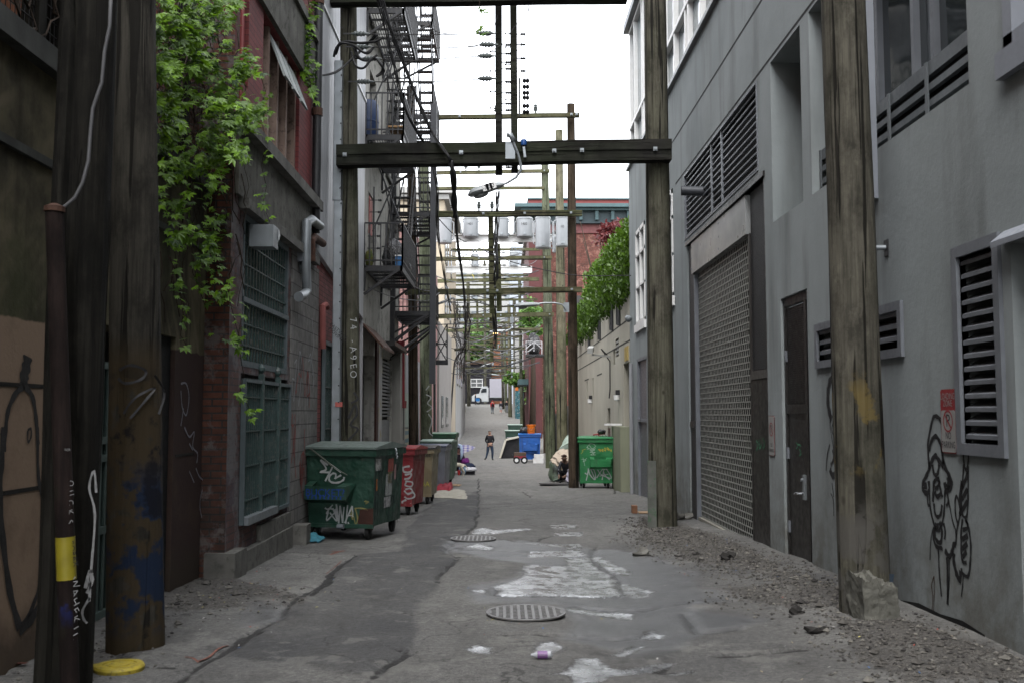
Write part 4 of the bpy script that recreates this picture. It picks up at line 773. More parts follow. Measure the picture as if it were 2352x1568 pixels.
t=thing('side_shutter','dark metal side panel between the roller shutter and the small parking sign','panel',(XR,13.6,-.3)); part(MB().box(XR+.02,XR+.1,13.17,14.06,-.55,2.02),'lower_panel',m_dark_m,t); part(MB().box(XR+.04,XR+.1,13.17,14.06,2.16,4.7),'mesh_panel',mat('fine_mesh',(.016,.016,.018),.3,.55,60,.6,140),t); part(MB().box(XR+.01,XR+.1,13.17,14.06,2.03,2.15),'mid_rail',mat('rail_met',(.1,.095,.09),.2,.4,4,.05,metal=.3),t); part(MB().box(XR+.0,XR+.1,13.15,13.19,-.7,4.7),'edge',m_dark_m,t)
b=MB()
for q in [[(1737,1010),(1741,1020),(1737,1035)],[(1744,1008),(1744,1030),(1749,1020)],[(1752,1005),(1756,1020),(1752,1030)]]: b.ribbon([aX(x,y,XR+.015) for x,y in q],.03,(-1,0,0))
part(b,'graffiti',mat('spray_green',(.06,.22,.12),.2,.6,20,0),t)
t=thing('side_shutter','narrow dark mesh panel at the far left edge of the roller shutter','panel',(XR,18.5,-.3)); part(MB().box(XR+.03,XR+.1,18.3,18.73,-.7,4.7),'panel',mat('fine_mesh',(.02,.02,.02)),t); part(MB().box(XR+.01,XR+.1,18.3,18.73,1.3,1.42),'rail',m_dark_m,t)
# door
t=thing('steel_door','dark brown steel door with louvred top and lever handle','door',(XR,12,-.39)); x=XR+.055
part(MB().box(x,x+.05,11.66,12.42,-.42,1.55),'leaf',m_dark_m,t); lt=MB().box(x+.01,x+.05,11.66,12.42,1.67,2.86); part(lt,'louvre_panel',m_dark_m,t)
b=MB()
for i in range(44):
    z=1.69+i*.0262; b.box(x-.002,x+.012,11.72,12.36,z,z+.013)
part(b,'louvre_slats',m_dark_m,t)['kind']='stuff'
for q in ((11.64,12.44,1.55,1.67),(11.38,12.48,2.88,2.99),(12.42,12.48,-.5,2.88),(11.55,11.65,-.5,2.88)): part(MB().box(x-.02,x+.04,*q),'frame',m_dark_m,t)
part(MB().box(x-.01,x+.03,11.38,11.55,-.5,2.88),'side_panel',mat('blued_metal',(.05,.055,.065),.15,.4,4,.05,metal=.3),t)
b=MB(); b.box(x-.035,x,11.72,11.79,.55,.84); part(b,'handle_plate',m_galv,t); b=MB(); b.tube([(x-.03,11.755,.62),(x-.09,11.755,.62),(x-.09,11.90,.61)],.016,8); part(b,'lever',mat('chrome',(.6,.62,.64),.05,.2,5,0,metal=.9),t,smooth=True); b=MB(); b.lathe([(.022,-.06),(.022,0)],(x,11.755,.78),10,ax='x'); part(b,'lock',m_galv,t)
for z in (.1,1.0,2.2): part(MB().box(x-.03,x,12.40,12.44,z,z+.14),'hinge',m_grey_m,t)
b=MB()
for q in [[(1829,1016),(1833,1022),(1829,1030)],[(1836,1030),(1840,1040),(1836,1046)],[(1833,1020),(1840,1022)]]: b.ribbon([aX(px,py,x-.004) for px,py in q],.02,(-1,0,0))
part(b,'graffiti',mat('spray_green',(.1,.2,.1)),t)
# signs
def sign(label,y0,y1,z0,z1,loading):
    t=thing('parking_sign',label,'sign',(XR-.01,(y0+y1)/2,z0)); x=XR-.012; yc=(y0+y1)/2; w_=y1-y0; h=z1-z0
    def rr(y0,y1,z0,z1,r,x,th,m,name):
        P=[]
        for (cy,cz,a0) in ((y1-r,z1-r,0),(y0+r,z1-r,90),(y0+r,z0+r,180),(y1-r,z0+r,270)):
            for k in range(5): a=math.radians(a0+k*22.5); P.append((cy+r*math.cos(a),cz+r*math.sin(a)))
        part(MB().prism(P,lambda u,v,q:(q,u,v),x,x+th),name,m,t)
    white=mat('sign_white',(.33,.33,.32),.05,.5,8,.03); red=mat('sign_red',(.30,.03,.035),.06,.5,8,.03); blk=mat('sign_black',(.03,.03,.035),.1,.5,5,0)
    rr(y0,y1,z0,z1,.03,x,.004,red if loading else mat('sign_edge',(.2,.03,.03),.1,.5),'plate'); rr(y0+.008,y1-.008,z0+.008,(z1-h*.33 if loading else z1-.008),.022,x-.002,.002,white,'face')
    u=(0,-1,0); v=(0,0,1); xx=x-.0035
    if loading:
        b=MB(); put_text(b,'LOADING',(x-.002,yc,z1-h*.115),u,v,.072,.78); put_text(b,'ZONE',(x-.002,yc,z1-h*.225),u,v,.072,.8); part(b,'white_lettering',white,t)
    cz=z0+h*(.50 if loading else .66); b=MB(); R=w_*.33
    k0=[]
    for i in range(28):
        a=2*math.pi*i/28; a2=2*math.pi*(i+1)/28
        b.quad((xx,yc+R*math.cos(a),cz+R*math.sin(a)),(xx,yc+R*math.cos(a2),cz+R*math.sin(a2)),(xx,yc+R*.84*math.cos(a2),cz+R*.84*math.sin(a2)),(xx,yc+R*.84*math.cos(a),cz+R*.84*math.sin(a)))
    b.ribbon([(xx-.001,yc+R*.65,cz+R*.65),(xx-.001,yc-R*.65,cz-R*.65)],R*.16,(-1,0,0),sm=False); part(b,'ring',red,t)
    b=MB(); put_text(b,'P',(xx,yc,cz),u,v,R*1.65); put_text(b,'NO',(xx,yc,z0+h*.27),u,v,.08,.8); put_text(b,'PARKING',(xx,yc,z0+h*.13),u,v,.075 if loading else .066,.74 if loading else .7); part(b,'black_lettering',blk,t)
sign('red and white loading zone no parking sign left of the tall vent',7.67,7.93,1.245,1.745,True)
sign('narrow white no parking sign between the dark panel and steel door',12.83,13.1,1.01,1.53,False)
# spray-painted figure on the wall
def wz(x,y): return ((3380+x*320/627)*.6125,(1500+y*800/1568)*.6125)
fig=[([(205,480),(195,330),(215,200),(235,125),(262,118),(290,150),(300,230),(303,400),(320,480)],11),([(203,370),(220,300),(250,262),(280,300),(300,380),(305,470)],12),([(205,490),(225,440),(250,405),(275,440),(310,485)],14),
([(228,470),(235,520),(250,548),(268,530),(278,470)],11),([(210,480),(190,540),(160,600),(158,650),(180,680),(205,660),(200,590)],13),([(315,480),(345,540),(368,600),(360,640),(330,665),(318,600)],15),([(345,560),(350,610),(335,640)],20),([(175,600),(178,650)],18),
([(238,590),(235,680),(232,745)],12),([(270,560),(285,640),(302,710)],10),([(240,600),(262,575),(280,600),(262,640),(245,640)],11),([(245,665),(262,705),(290,685)],12),
([(240,755),(245,820),(265,855),(290,830),(298,765)],10),([(205,670),(215,800),(235,890),(262,955),(270,900)],9),([(320,660),(315,800),(300,900),(272,960)],9),([(190,680),(195,760),(210,770)],9),([(335,665),(345,740),(330,775)],9),
([(258,900),(245,980),(262,1030),(290,1040),(298,960),(280,890)],12),([(240,930),(235,1000),(255,1070),(295,1085),(298,1100)],10),([(310,900),(322,960),(318,1020)],9),([(235,940),(218,1010),(210,1170)],5),([(345,720),(375,880),(400,960),(398,1060)],6),
([(320,1100),(350,1145),(370,1120),(385,1060),(400,1060)],14),([(272,1090),(278,1250),(295,1440)],8),([(335,1150),(340,1300),(340,1500)],11),([(350,1160),(352,1300),(342,1480)],6),
([(400,1060),(410,940),(430,840),(425,760),(405,700),(395,740),(400,850),(415,900)],7),([(430,840),(440,780),(430,720),(445,590)],12),([(475,340),(458,370),(458,440),(475,510),(492,440),(488,370),(475,340)],8),([(458,470),(450,600),(440,720),(445,830),(480,850),(490,700),(490,480)],8),
([(445,640),(480,560),(485,520)],13),([(445,730),(485,650)],12),([(440,820),(485,740)],12),([(450,870),(440,960),(440,1100),(450,1180),(480,1190)],9),([(450,950),(490,930),(470,870)],10),([(445,1020),(490,990)],12),([(445,1090),(485,1050)],12),([(450,1150),(480,1110)],11),
([(470,860),(495,940),(510,1060),(505,1200),(490,1290),(450,1270),(440,1230)],9),([(385,1120),(385,1180),(405,1270),(430,1320),(435,1250)],15),([(455,1290),(450,1360),(440,1440)],5)]
b=MB()
for pts,w_ in fig: b.ribbon([aX(*wz(*p),XR-.004) for p in pts],w_*.0032,(-1,0,0))
part(b,'graffiti',m_gf_k,GB)
b=MB(); b.ribbon([aX(*wz(*p),XR-.0035) for p in [(240,1290),(222,1360),(232,1440),(225,1540)]],.012,(-1,0,0)); b.ribbon([aX(*wz(*p),XR-.0035) for p in [(240,1290),(243,1400),(236,1560)]],.01,(-1,0,0)); part(b,'rust_drip',mat('rust_brown',(.07,.035,.02),.2,.8),GB)
def fz(x,y): return (1408.7+x*.4011,490+y*.4011)
b=MB()
for pts,w_ in [([(1262,940),(1240,960),(1230,1010),(1228,1080),(1238,1140),(1250,1180)],.09),([(1270,940),(1262,1080)],.05),([(1245,1130),(1240,1200),(1250,1280),(1262,1350)],.02),([(1262,1190),(1250,1230),(1262,1270),(1270,1240)],.02),([(1240,1320),(1225,1380),(1218,1470)],.025),([(1255,1350),(1262,1400),(1245,1440)],.04),([(1240,1460),(1255,1500),(1275,1480)],.07),([(1252,1540),(1262,1620)],.02),([(1245,1600),(1260,1640),(1262,1730)],.02)]: b.ribbon([aX(*fz(*p),XR-.004) for p in pts],w_,(-1,0,0))
part(b,'graffiti',m_gf_k,GB)
b=MB(); P=[(2068,1382),(2110,1398),(2160,1420),(2210,1438),(2262,1462)]; T=[aX(x,y-(11 if 0<i<4 else 5)-3*(i%2),XR-.006) for i,(x,y) in enumerate(P)]; Bq=[aX(x,y+16,XR-.006) for x,y in P]; b.add(T+Bq,[(i,i+1,i+6,i+5) for i in range(4)]); part(b,'base_gap',mat('gap_shade',(.006,.006,.006),.1,.9),GB)  # flat near-black strip: shade of the gap under the wall, painted on
# exhaust pipe near louvre
t=thing('exhaust_pipe','short dark exhaust pipe poking out left of the silver louvre grille','pipe',(XR,16.9,5.4)); c=aX(1610,440,XR); e=aX(1578,438,XR-.0); part(MB().tube([(XR+.1,c.y,c.z+.0),(XR-.34,c.y+.05,c.z+.02)],.085,14,cap=False),'pipe',mat('duct',(.06,.065,.075),.2,.45,8,.1,metal=.3),t,smooth=True)
# far windows + door on grey wall
for lab,q in (('white framed window on the grey wall left of the stout pole',WA),('white framed window glimpsed right of the stout pole',WB)):
    t=thing('sash_window',lab,'window',(XR,q[0],q[2]),'white framed windows beside the stout pole'); y0,y1,za,zb=q
    part(MB().box(XR+.05,XR+.06,y0,y1,za,zb),'glass',m_glass_l,t)
    for r in ((y0,y0+.09,za,zb),(y1-.09,y1,za,zb),(y0,y1,zb-.1,zb),(y0,y1,za,za+.08),((y0+y1)/2-.04,(y0+y1)/2+.04,za,zb),(y0,y1,za+(zb-za)*.72,za+(zb-za)*.72+.07),(y0,y1,za+(zb-za)*.38,za+(zb-za)*.38+.05)): part(MB().box(XR-.02,XR+.048,*r),'frame',m_white,t)
    part(MB().box(XR-.06,XR+.02,y0-.1,y1+.1,za-.2,za-.003),'sill',m_white,t)
t=thing('metal_door','pale grey metal door in the grey wall left of the stout pole','door',(XR,25,-.8)); part(MB().box(XR+.06,XR+.1,24.25,25.9,-1.2,2.9),'leaf',mat('pale_door',(.17,.17,.19),.1,.4,4,.05,metal=.2),t)
for q in ((24.2,24.27,-1.2,2.97),(25.88,25.95,-1.2,2.97),(24.2,25.95,2.9,2.97),(24.27,25.88,1.35,1.42)): part(MB().box(XR+.0,XR+.08,*q),'frame',m_grey_m,t)
t=thing('wall_light','small round lamp on the corner of the grey building','light',aX(1450,732,XR)); part(MB().lathe([(.03,0),(.09,-.05),(.1,-.12),(.05,-.18)],aX(1451,732,XR),12,ax='x'),'shade',m_galv,t,smooth=True)
t=thing('downpipe','slim pale downpipe at the far corner of the grey building','pipe',(XR-.05,26.6,-.5)); part(MB().tube([(XR-.08,26.6,-.6),(XR-.08,26.6,2.9)],.05,8),'pipe',mat('pale_pipe',(.3,.31,.33),.08,.5),t,smooth=True)
# ---------------------------------------------------------------- beige low building with hedge
m_beige=mat('beige_render',(.47,.45,.375),.08,.85,1.0,.15,25,streak=.2)
BB=thing('beige_building','low beige rendered building beyond the grey one, hedge on its roof','building',(XR,36,-.8))
hb=[(27.5,28.9,-1.4,3.0,.5),(32.5,33.4,-1.5,1.75,.25),(31.0,31.5,3.1,3.6,.1),(38.4,38.9,2.2,2.95,.15),(41.2,41.7,2.1,2.9,.15),(30.0,30.9,3.3,3.85,.1)]
b=wallmesh(XR,27.38,47,-1.8,5.0,hb,.2,1); b.quad((XR,47,-1.8),(16,47,-1.8),(16,47,5),(XR,47,5)); b.quad((XR,27.38,4.3),(16,27.38,4.3),(16,47,4.3),(XR,47,4.3)); part(b,'wall',m_beige,BB)
part(MB().box(XR-.05,XR+.3,27.38,47.1,5.003,5.12),'parapet_cap',mat('cap_beige',(.3,.29,.25),.1,.8),BB); 
for z in (4.15,3.55): part(MB().box(XR-.005,XR+.02,27.4,47,z,z+.045),'groove',mat('groove',(.06,.058,.05),.1,.9),BB)
for q in ((35.2,37.0,2.95,3.0),(40.6,42.6,2.95,3.0)): part(MB().box(XR-.005,XR+.02,*q),'groove',mat('groove',(.06,.06,.05)),BB)
part(MB().box(XR+.45,XR+.5,27.4,29,-1.5,3.1),'garage_door',mat('black_door',(.02,.02,.022),.2,.5),BB); part(MB().box(XR+.2,XR+.24,32.4,33.5,-1.5,1.8),'door',mat('black_door',(.02,.02,.022)),BB)
for q in hb[2:]: part(MB().box(XR+.09,XR+.14,q[0]-.05,q[1]+.05,q[2]-.05,q[3]+.05),'window_slot',mat('slot_grey',(.1,.11,.09),.2,.7),BB)
for i in range(4): part(MB().box(XR+.01,XR+.05,30.02,30.88,3.36+i*.12,3.42+i*.12),'vent_slat',mat('slot_white',(.3,.3,.28),.1,.7),BB)
part(MB().box(XR-.02,XR+.0,27.7,28.5,3.05,3.45),'yellow_plate',mat('plate_yellow',(.45,.33,.08),.1,.6),BB)
part(MB().box(XR-.28,XR-.003,27.42,29.6,-1.7,1.2),'low_wall',mat('beige_green',(.27,.285,.20),.1,.85,1.5,.1,streak=.2),BB)
for i,y in enumerate((29.2,30.2,33.0,34.2,35.5)):
    pass
for i,(y0,yy) in enumerate(((29.5,4.72),(31.4,4.72),(35.4,4.75),(39.7,4.72))):
    for k in range(3): part(MB().box(XR-.05,XR-.01,y0+k*.35,y0+k*.35+.1,4.15+.05*k,5.25),'parapet_bracket',mat('bracket_dark',(.06,.065,.07),.1,.6),BB)
for i,(px,py) in enumerate(((1427,905),(1364,915))):
    c=aX(px-1 if 0 else px-4,py,XR); t=thing('bulkhead_light',['white and dark bulkhead lamp on the beige wall, nearer one','white and dark bulkhead lamp on the beige wall, farther one'][i],'light',c,'bulkhead lamps on the beige wall'); part(MB().box(XR-.12,XR-.003,c.y-.1,c.y+.1,c.z-.02,c.z+.13),'cap',m_black,t); part(MB().lathe([(.02,-.2),(.09,-.16),(.1,-.02)],(XR-.08,c.y,c.z),10),'lens',m_white,t,smooth=True)
t=thing('security_camera','white security camera on a bracket over the beige wall','camera',aX(1392,815,XR)); c=aX(1402,822,XR)
part(MB().bar((XR,c.y,c.z+.05),(XR-.62,c.y-.2,c.z+.1),.05,.06),'bracket',mat('cam_white',(.5,.5,.48),.1,.5),t); a=Vector((XR-.75,c.y-1.0,c.z+.17)); part(MB().bar(a,Vector((XR-.62,c.y-.1,c.z+.3)),.17,.17),'body',mat('cam_white',(.5,.5,.48)),t); part(MB().tube([(XR-.1,c.y,c.z+.1),(XR-.3,c.y,c.z+.3),(XR-.02,c.y,c.z-.1),(XR-.02,c.y,c.z-1.0),(XR-.05,c.y,c.z-1.3)],.02,5),'cord',m_black,t)
t=thing('wall_shelf','small white ledge bracket above the low beige wall','bracket',(XR-.3,29.3,1.25)); part(MB().box(XR-.5,XR-.02,29.2,29.6,1.22,1.27),'ledge',m_white,t)
# ---------------------------------------------------------------- foliage helper
def leafcloud(b,sh,c,n,R,size,seed,palm=False,dirn=None,flat_=1.0):
    r=random.Random(seed); c=Vector(c)
    for _ in range(n):
        d=Vector((r.gauss(0,1),r.gauss(0,1),r.gauss(0,1))); d.normalize(); p=c+Vector((d.x*R[0],d.y*R[1],d.z*R[2]))*(r.random()**.45)
        leafc(b,sh,p,size*r.uniform(.6,1.3),r,palm,dirn)
def leafc(b,sh,p,s,r,palm=False,dirn=None):
    g=min(1,max(0,r.gauss(.5,.27)))
    if palm:
        ax=Vector((r.uniform(-.2,1.0),r.uniform(-1,.1),r.uniform(-1.0,.15))).normalized(); up=Vector((r.uniform(-.4,.6),r.uniform(-.9,-.1),r.uniform(.2,1))).normalized(); x=ax.cross(up).normalized(); up=x.cross(ax); s=s*(.6+.8*r.random()**1.5)
        for k,a in enumerate((-1.25,-.62,0,.62,1.25)):
            L=s*(1.0,.95,1.15,.95,.7)[k]*r.uniform(.8,1.1); d=(ax*math.cos(a)+x*math.sin(a)).normalized(); q=d.cross(up).normalized()*L*.21; t0=p+d*s*.06
            dr=-up*L*.18; kk=len(b.v)
            b.add([t0,t0+d*L*.45+q,t0+d*L+dr,t0+d*L*.45-q],[(0,1,2),(0,2,3)]); sh.extend([g]*4)
    else:
        d=Vector(dirn or (0,0,1))+Vector((r.gauss(0,.6),r.gauss(0,.6),r.gauss(0,.4))); d.normalize(); x=d.cross(Vector((r.gauss(0,1),r.gauss(0,1),r.gauss(0,1)))).normalized()*s*.3
        b.add([p,p+d*s*.5+x,p+d*s,p+d*s*.5-x],[(0,1,2,3)]); sh.extend([g]*4)
rr=random.Random(21)
for i,(y,ht,wd) in enumerate([(28.0,1.95,.62),(29.3,2.35,.68),(30.8,2.15,.64),(32.5,2.35,.72),(34.4,2.1,.68),(36.5,2.3,.74),(39.0,1.95,.72),(41.8,1.8,.72),(44.8,1.55,.72)]):
    x=XR+.35+.1*math.sin(i*2.1); zb=4.45; t=thing('cedar_shrub',['lush cedar shrub on the beige roof, one touching the grey building','tallest cedar shrub on the beige roof, behind the grey corner','cedar shrub on the beige roof with a feathery tip','broad cedar shrub midway along the beige roof','low cedar shrub in the middle of the roof hedge','cedar shrub swelling above the railing brackets','smaller cedar shrub left of the bracketed parapet','second last cedar shrub of the roof hedge','last small cedar shrub beside the brown pole'][i],'shrub',(x,y,zb),'cedar shrubs in a row on the beige roof')
    b=MB(); sh=[]
    for k in range(44):
        f=rr.random(); a=rr.random()*6.28; rad=wd*1.1*(1-f**2*.6)*rr.uniform(.35,1); cx=x-.1+math.cos(a)*rad*.95; cy=y+math.sin(a)*rad*1.15; cz=zb+.25+f*ht
        lit_=.25+.6*f+.25*rr.random(); k0=len(sh); leafcloud(b,sh,(cx,cy,cz),120,(.30,.30,.36),.13,rr.random(),dirn=(math.cos(a)*.35-.1,math.sin(a)*.3,1))  # leaf tone rises with height: light from above put into the colour
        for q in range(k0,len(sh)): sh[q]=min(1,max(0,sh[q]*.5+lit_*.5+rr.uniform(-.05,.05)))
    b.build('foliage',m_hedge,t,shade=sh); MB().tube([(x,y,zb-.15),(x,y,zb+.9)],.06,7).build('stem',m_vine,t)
t=thing('red_maple','red leaved maple crown behind the roof hedge','tree',(7.6,44,3.0)); b=MB(); sh=[]
for k in range(42):
    a=rr.random()*6.28; c=aY(1413+rr.gauss(0,18),527+rr.gauss(0,13)+abs(rr.gauss(0,6)),44+rr.uniform(-1,1)); leafcloud(b,sh,c,46,(.35,.35,.14),.16,rr.random(),dirn=(0,0,-.2))
b.build('crown',m_maple,t,shade=sh); b=MB(); c=aY(1405,530,44)
for k in range(7): b.tube([(c.x,44,3.0),(c.x+rr.gauss(0,.2),44,5),(c.x+rr.gauss(0,.8),44+rr.gauss(0,.5),c.z+rr.gauss(0,.3))],[.07,.05,.015],6)
b.build('trunk',m_vine,t,smooth='all')
# ================================================================ LEFT SIDE
XL=-3.0; X1=-3.26
# ---- old concrete wall with painted lower part
n=NT('old_wall'); o=n.sep(); base=n.mix(n.mr(n.noise(1.4,8,rough=.65),.35,.65),(.05,.046,.032),(.19,.165,.105))
arc=n.t.nodes.new('ShaderNodeTexWave'); arc.wave_type='RINGS'; arc.inputs['Scale'].default_value=1.5; arc.inputs['Distortion'].default_value=3.5; arc.inputs['Detail'].default_value=3; n.l(n.scale(n.O,(1,1.2,.8)),arc.inputs['Vector'])
base=n.mix(n.math('MULTIPLY',n.mr(arc.outputs['Fac'],.7,.98,0,.75),n.mr(n.noise(.7,3),.45,.6)),base,(.19,.16,.11))
gr=n.mr(n.noise(.6,6,rough=.65),.5,.62,0,.6); base=n.mix(gr,base,(.04,.055,.02))
st=n.mr(n.noise(1,6,n.scale(n.P,(5,5,.4))),.5,.7,0,.7); base=n.mix(st,base,(.022,.02,.014))
zz=n.math('ADD',o[2],n.math('MULTIPLY',n.noise(6,4),.06)); pf=n.mr(zz,2.21,2.225,1,0)
pc=n.mix(n.mr(o[1],1.2,1.25),(.36,.26,.185),(.060,.040,.036)); pc=n.mix(n.mr(n.noise(2,7,rough=.7),.5,.75,0,.5),pc,(.12,.085,.055))
pc=n.mix(n.mr(n.math('ADD',zz,n.math('MULTIPLY',n.noise(3,5),.3)),.2,.45,.75,0),pc,(.06,.048,.036))
base=n.mix(pf,base,pc); n.bump(n.noise(30,8),.35,.008); m_oldwall=n.fin(base,.92,0,.12)
W=thing('concrete_wall','old stained concrete wall, tan painted below, along the near left','wall',(X1,8,0))
part(wallmesh(X1,-16,10.88,-.6,3.97,[(7.72,9.3,-.6,2.28,.35),(9.44,9.94,-.6,2.31,.5)],.3,-1,thick=.5),'wall',m_oldwall,W)
for z,y1 in ((1.73,7.3),(1.02,7.3),(1.12,10.6)): part(MB().box(X1-.02,X1+.004,(-16 if y1<8 else 10.0),y1,z,z+.03),'groove',mat('black_groove',(.02,.018,.015),.1,.9),W)
part(MB().box(X1-.5,X1+.09,-16,10.86,3.973,4.14),'coping',mat('coping_wood',(.07,.072,.066),.35,.9,4,.4,streak=.5),W); part(MB().box(X1,X1+.035,-16,10.86,3.3,3.36),'string_course',mat('coping_wood',(.1,.1,.1)),W)
part(MB().box(X1-.09,X1-.05,9.42,9.96,-.6,2.33),'dark_door',m_hole,W)  # near-black door panel at the opening: the recess shade is in its colour
def lz_(x,y): return (x*.51*.6125,490+y*.51*.6125)
b=MB()
for pts,w_ in [([(205,1050),(195,1120),(180,1190),(175,1260)],.12),([(180,1260),(110,1330),(60,1450),(40,1600),(30,1750)],.05),([(180,1260),(240,1350),(265,1500),(280,1700)],.05)]: b.ribbon([aX(*lz_(*p),X1+.005) for p in pts],w_,(1,0,0))
for pts,w_ in [([(25,0),(10,200),(0,420),(20,700),(60,1000),(120,1230)],.07),([(230,0),(235,300),(265,500),(250,900),(200,1100),(120,1240)],.045),([(120,1240),(180,1190),(250,1080)],.08),([(170,20),(172,90),(190,60),(190,10),(170,20)],.02)]: b.ribbon([aX(*z3(*p),X1+.0055) for p in pts],w_,(1,0,0))
part(b,'graffiti',mat('spray_charcoal',(.035,.033,.032),.3,.7,8),W)
b=MB()
for pts,w_ in [([(1330,1250),(1370,1250),(1390,1350),(1370,1480),(1340,1420),(1330,1300)],.02),([(1350,1430),(1330,1560)],.02)]: b.ribbon([aX(*lz_(*p),X1+.005) for p in pts],w_,(1,0,0))
for pts,w_ in [([(1130,0),(1160,60),(1190,30),(1180,120),(1210,160),(1205,220)],.022),([(1160,270),(1190,340)],.015),([(1200,250),(1220,300),(1250,340),(1230,420),(1225,500),(1250,600)],.02),([(1180,140),(1160,100)],.02)]: b.ribbon([aX(*z3(*p),X1+.006) for p in pts],w_,(1,0,0))
part(b,'white_graffiti',mat('spray_lilac',(.24,.235,.27),.2,.7,20,0),W)
t=thing('steel_gate','green grey barred gate low in the wall, seen between the front left poles','gate',(X1,8.3,0))
for y in [7.75+.11*i for i in range(14)]: part(MB().box(X1-.13,X1-.1,y,y+.03,-.25,1.95),'bar',mat('gate_green',(.06,.095,.085),.2,.6,6,.1),t)
for z in (-.15,.55,1.15,1.3,1.93): part(MB().box(X1-.15,X1-.09,7.72,9.3,z,z+.06),'rail',mat('gate_green',(.1,.1,.1)),t)
part(MB().box(X1-.33,X1-.3,7.7,9.3,-.3,2.3),'back_sheet',m_dark_m,t)
# mesh fence over the wall
t=thing('mesh_fence','dark wire mesh fence with rotting posts on top of the old concrete wall','fence',(X1-.1,8,4.1))
b=MB()
for i in range(90): y=5.0+i*.066; b.box(X1-.105,X1-.1,y,y+.005,4.14,6.6)
for i in range(26): b.box(X1-.106,X1-.099,5,10.9,4.16+i*.1,4.165+i*.1)
part(b,'mesh',m_black,t)['kind']='stuff'
for y in (5.1,7.0,7.35,8.9,10.3): part(MB().box(X1-.2,X1-.07,y,y+.12,4.14,6.7),'post',m_trunk,t)
b=MB(); r5=random.Random(3)
for i in range(60):
    y=r5.uniform(5.4,10.5); z=4.2+r5.random()*1.2; p=[Vector((X1-.08,y,z))]
    for k in range(6): p.append(p[-1]+Vector((r5.uniform(-.02,.05),r5.uniform(-.25,.25),r5.uniform(-.2,.3))))
    b.tube(p,r5.uniform(.004,.012),5)
tag(b.build('bare_vine',m_vine,smooth='all'),'bare dead vine stems tangled in the mesh over the old wall','vine')
# set-back brick building
m_brick_o=bmat('orange_brick',(.22,.085,.04),(.15,.055,.03),(.10,.085,.07),dk=.55,paint=(.22,.19,.16))
m_brick_f=bmat('front_brick',(.135,.055,.036),(.095,.04,.028),(.05,.045,.042),m=.010,dk=.7,paint=(.15,.13,.125))
m_brick_r=bmat('red_painted_brick',(.21,.035,.035),(.165,.028,.03),(.10,.02,.022),dk=.35)
BK=thing('brick_building','orange brick building set back behind the mesh fence','building',(-5,3,0)); part(wallmesh(-4.6,-16,10.9,-.5,17,[(6.5,7.3,6,7.8),(3.5,4.3,6,7.8)],.2,-1,thick=6),'wall',m_brick_o,BK); 
for y in (6.5,3.5): part(MB().box(-4.72,-4.68,y,y+.8,6,7.8),'window',m_glass,BK)
# ---- red brick building
RB=thing('red_brick_building','red brick building with creeper, green barred openings and peeling concrete bands','building',(XL,13,0))
n=NT('red_wall'); o=n.sep(); br=n.brick(.225,.078,.006,(.24,.045,.042),(.185,.034,.034),(.11,.022,.024)); c=br.outputs['Color']
n2=n.brick(.225,.078,.007,(.13,.055,.045),(.085,.035,.032),(.05,.042,.04)); lowf=n.mr(n.math('ADD',o[2],n.math('MULTIPLY',n.noise(2,5),.8)),4.2,4.6,1,0); c=n.mix(lowf,c,n2.outputs['Color'])
c=n.mix(n.math('MULTIPLY',lowf,n.mr(n.noise(2.2,8,rough=.7),.47,.56,0,.8)),c,(.19,.185,.19)); c=n.mix(n.math('MULTIPLY',lowf,n.mr(n.noise(1.6,8,n.scale(n.P,(1,1,1.4)),.7),.53,.6,0,.75)),c,(.055,.035,.05))
c=n.mix(n.mr(n.noise(1.1,8),.5,.7,0,.5),c,(.03,.022,.02)); n.bump(n.math('ADD',n.math('MULTIPLY',br.outputs['Fac'],-1.0),n.math('MULTIPLY',n.noise(40,5),.4)),.7,.01); m_redwall=n.fin(c,.85)
o_low=(11.45,13.95,.26,2.02); o_win=(11.43,13.86,2.1,3.86); o_up=(12.2,14.42,4.93,6.58); o_nar=(11.16,11.5,5.35,9); o_up2=(12.2,14.42,8.1,9.8)
part(wallmesh(XL,10.92,15.62,-.9,14,[o_low+(.22,),o_win+(.12,),o_up+(.25,),o_nar,o_up2+(.25,)],.2,-1),'side_wall',m_redwall,RB)
b=MB(); b.quad((-9,10.92,-.6),(XL,10.92,-.6),(XL,10.92,14),(-9,10.92,14)); b.quad((-9,15.62,-.6),(XL,15.62,-.6),(XL,15.62,14),(-9,15.62,14)); b.quad((-9,10.92,14),(XL,10.92,14),(XL,15.62,14),(-9,15.62,14)); part(b,'front_wall',m_brick_f,RB)
m_peel=mat('peeling_render',(.15,.145,.125),.3,.9,3,.6,30,streak=.5,dirt=(.055,.05,.042),bd=.012)
part(MB().box(XL-.01,XL+.05,11.0,15.6,4.0,4.72),'frieze',m_peel,RB); part(MB().box(XL-.01,XL+.16,10.95,15.6,4.73,4.88),'sill_course',m_concrete,RB); part(MB().box(XL-.01,XL+.12,11.2,15.6,3.875,3.995),'lintel_ledge',m_concrete,RB)
part(MB().box(XL-.01,XL+.06,11.7,15.6,6.6,7.35),'upper_band',m_peel,RB); part(MB().box(XL-.01,XL+.11,11.6,15.6,7.36,7.5),'upper_sill',m_concrete,RB)
b=MB(); b.box(XL-.05,XL+.09,10.86,14.0,-.6,.0); b.box(XL-.05,XL+.06,12.3,14.0,.003,.2); b.box(XL-.2,XL+.13,10.84,11.35,-.5,.06); part(b,'plinth',m_conc_l if 0 else m_concrete,RB)
part(MB().box(XL-.3,XL-.25,11.3,14.1,.1,4),'back_panel',m_hole,RB)
m_bg=mat('bar_green',(.045,.085,.08),.25,.55,8,.1,dirt=(.15,.15,.14))
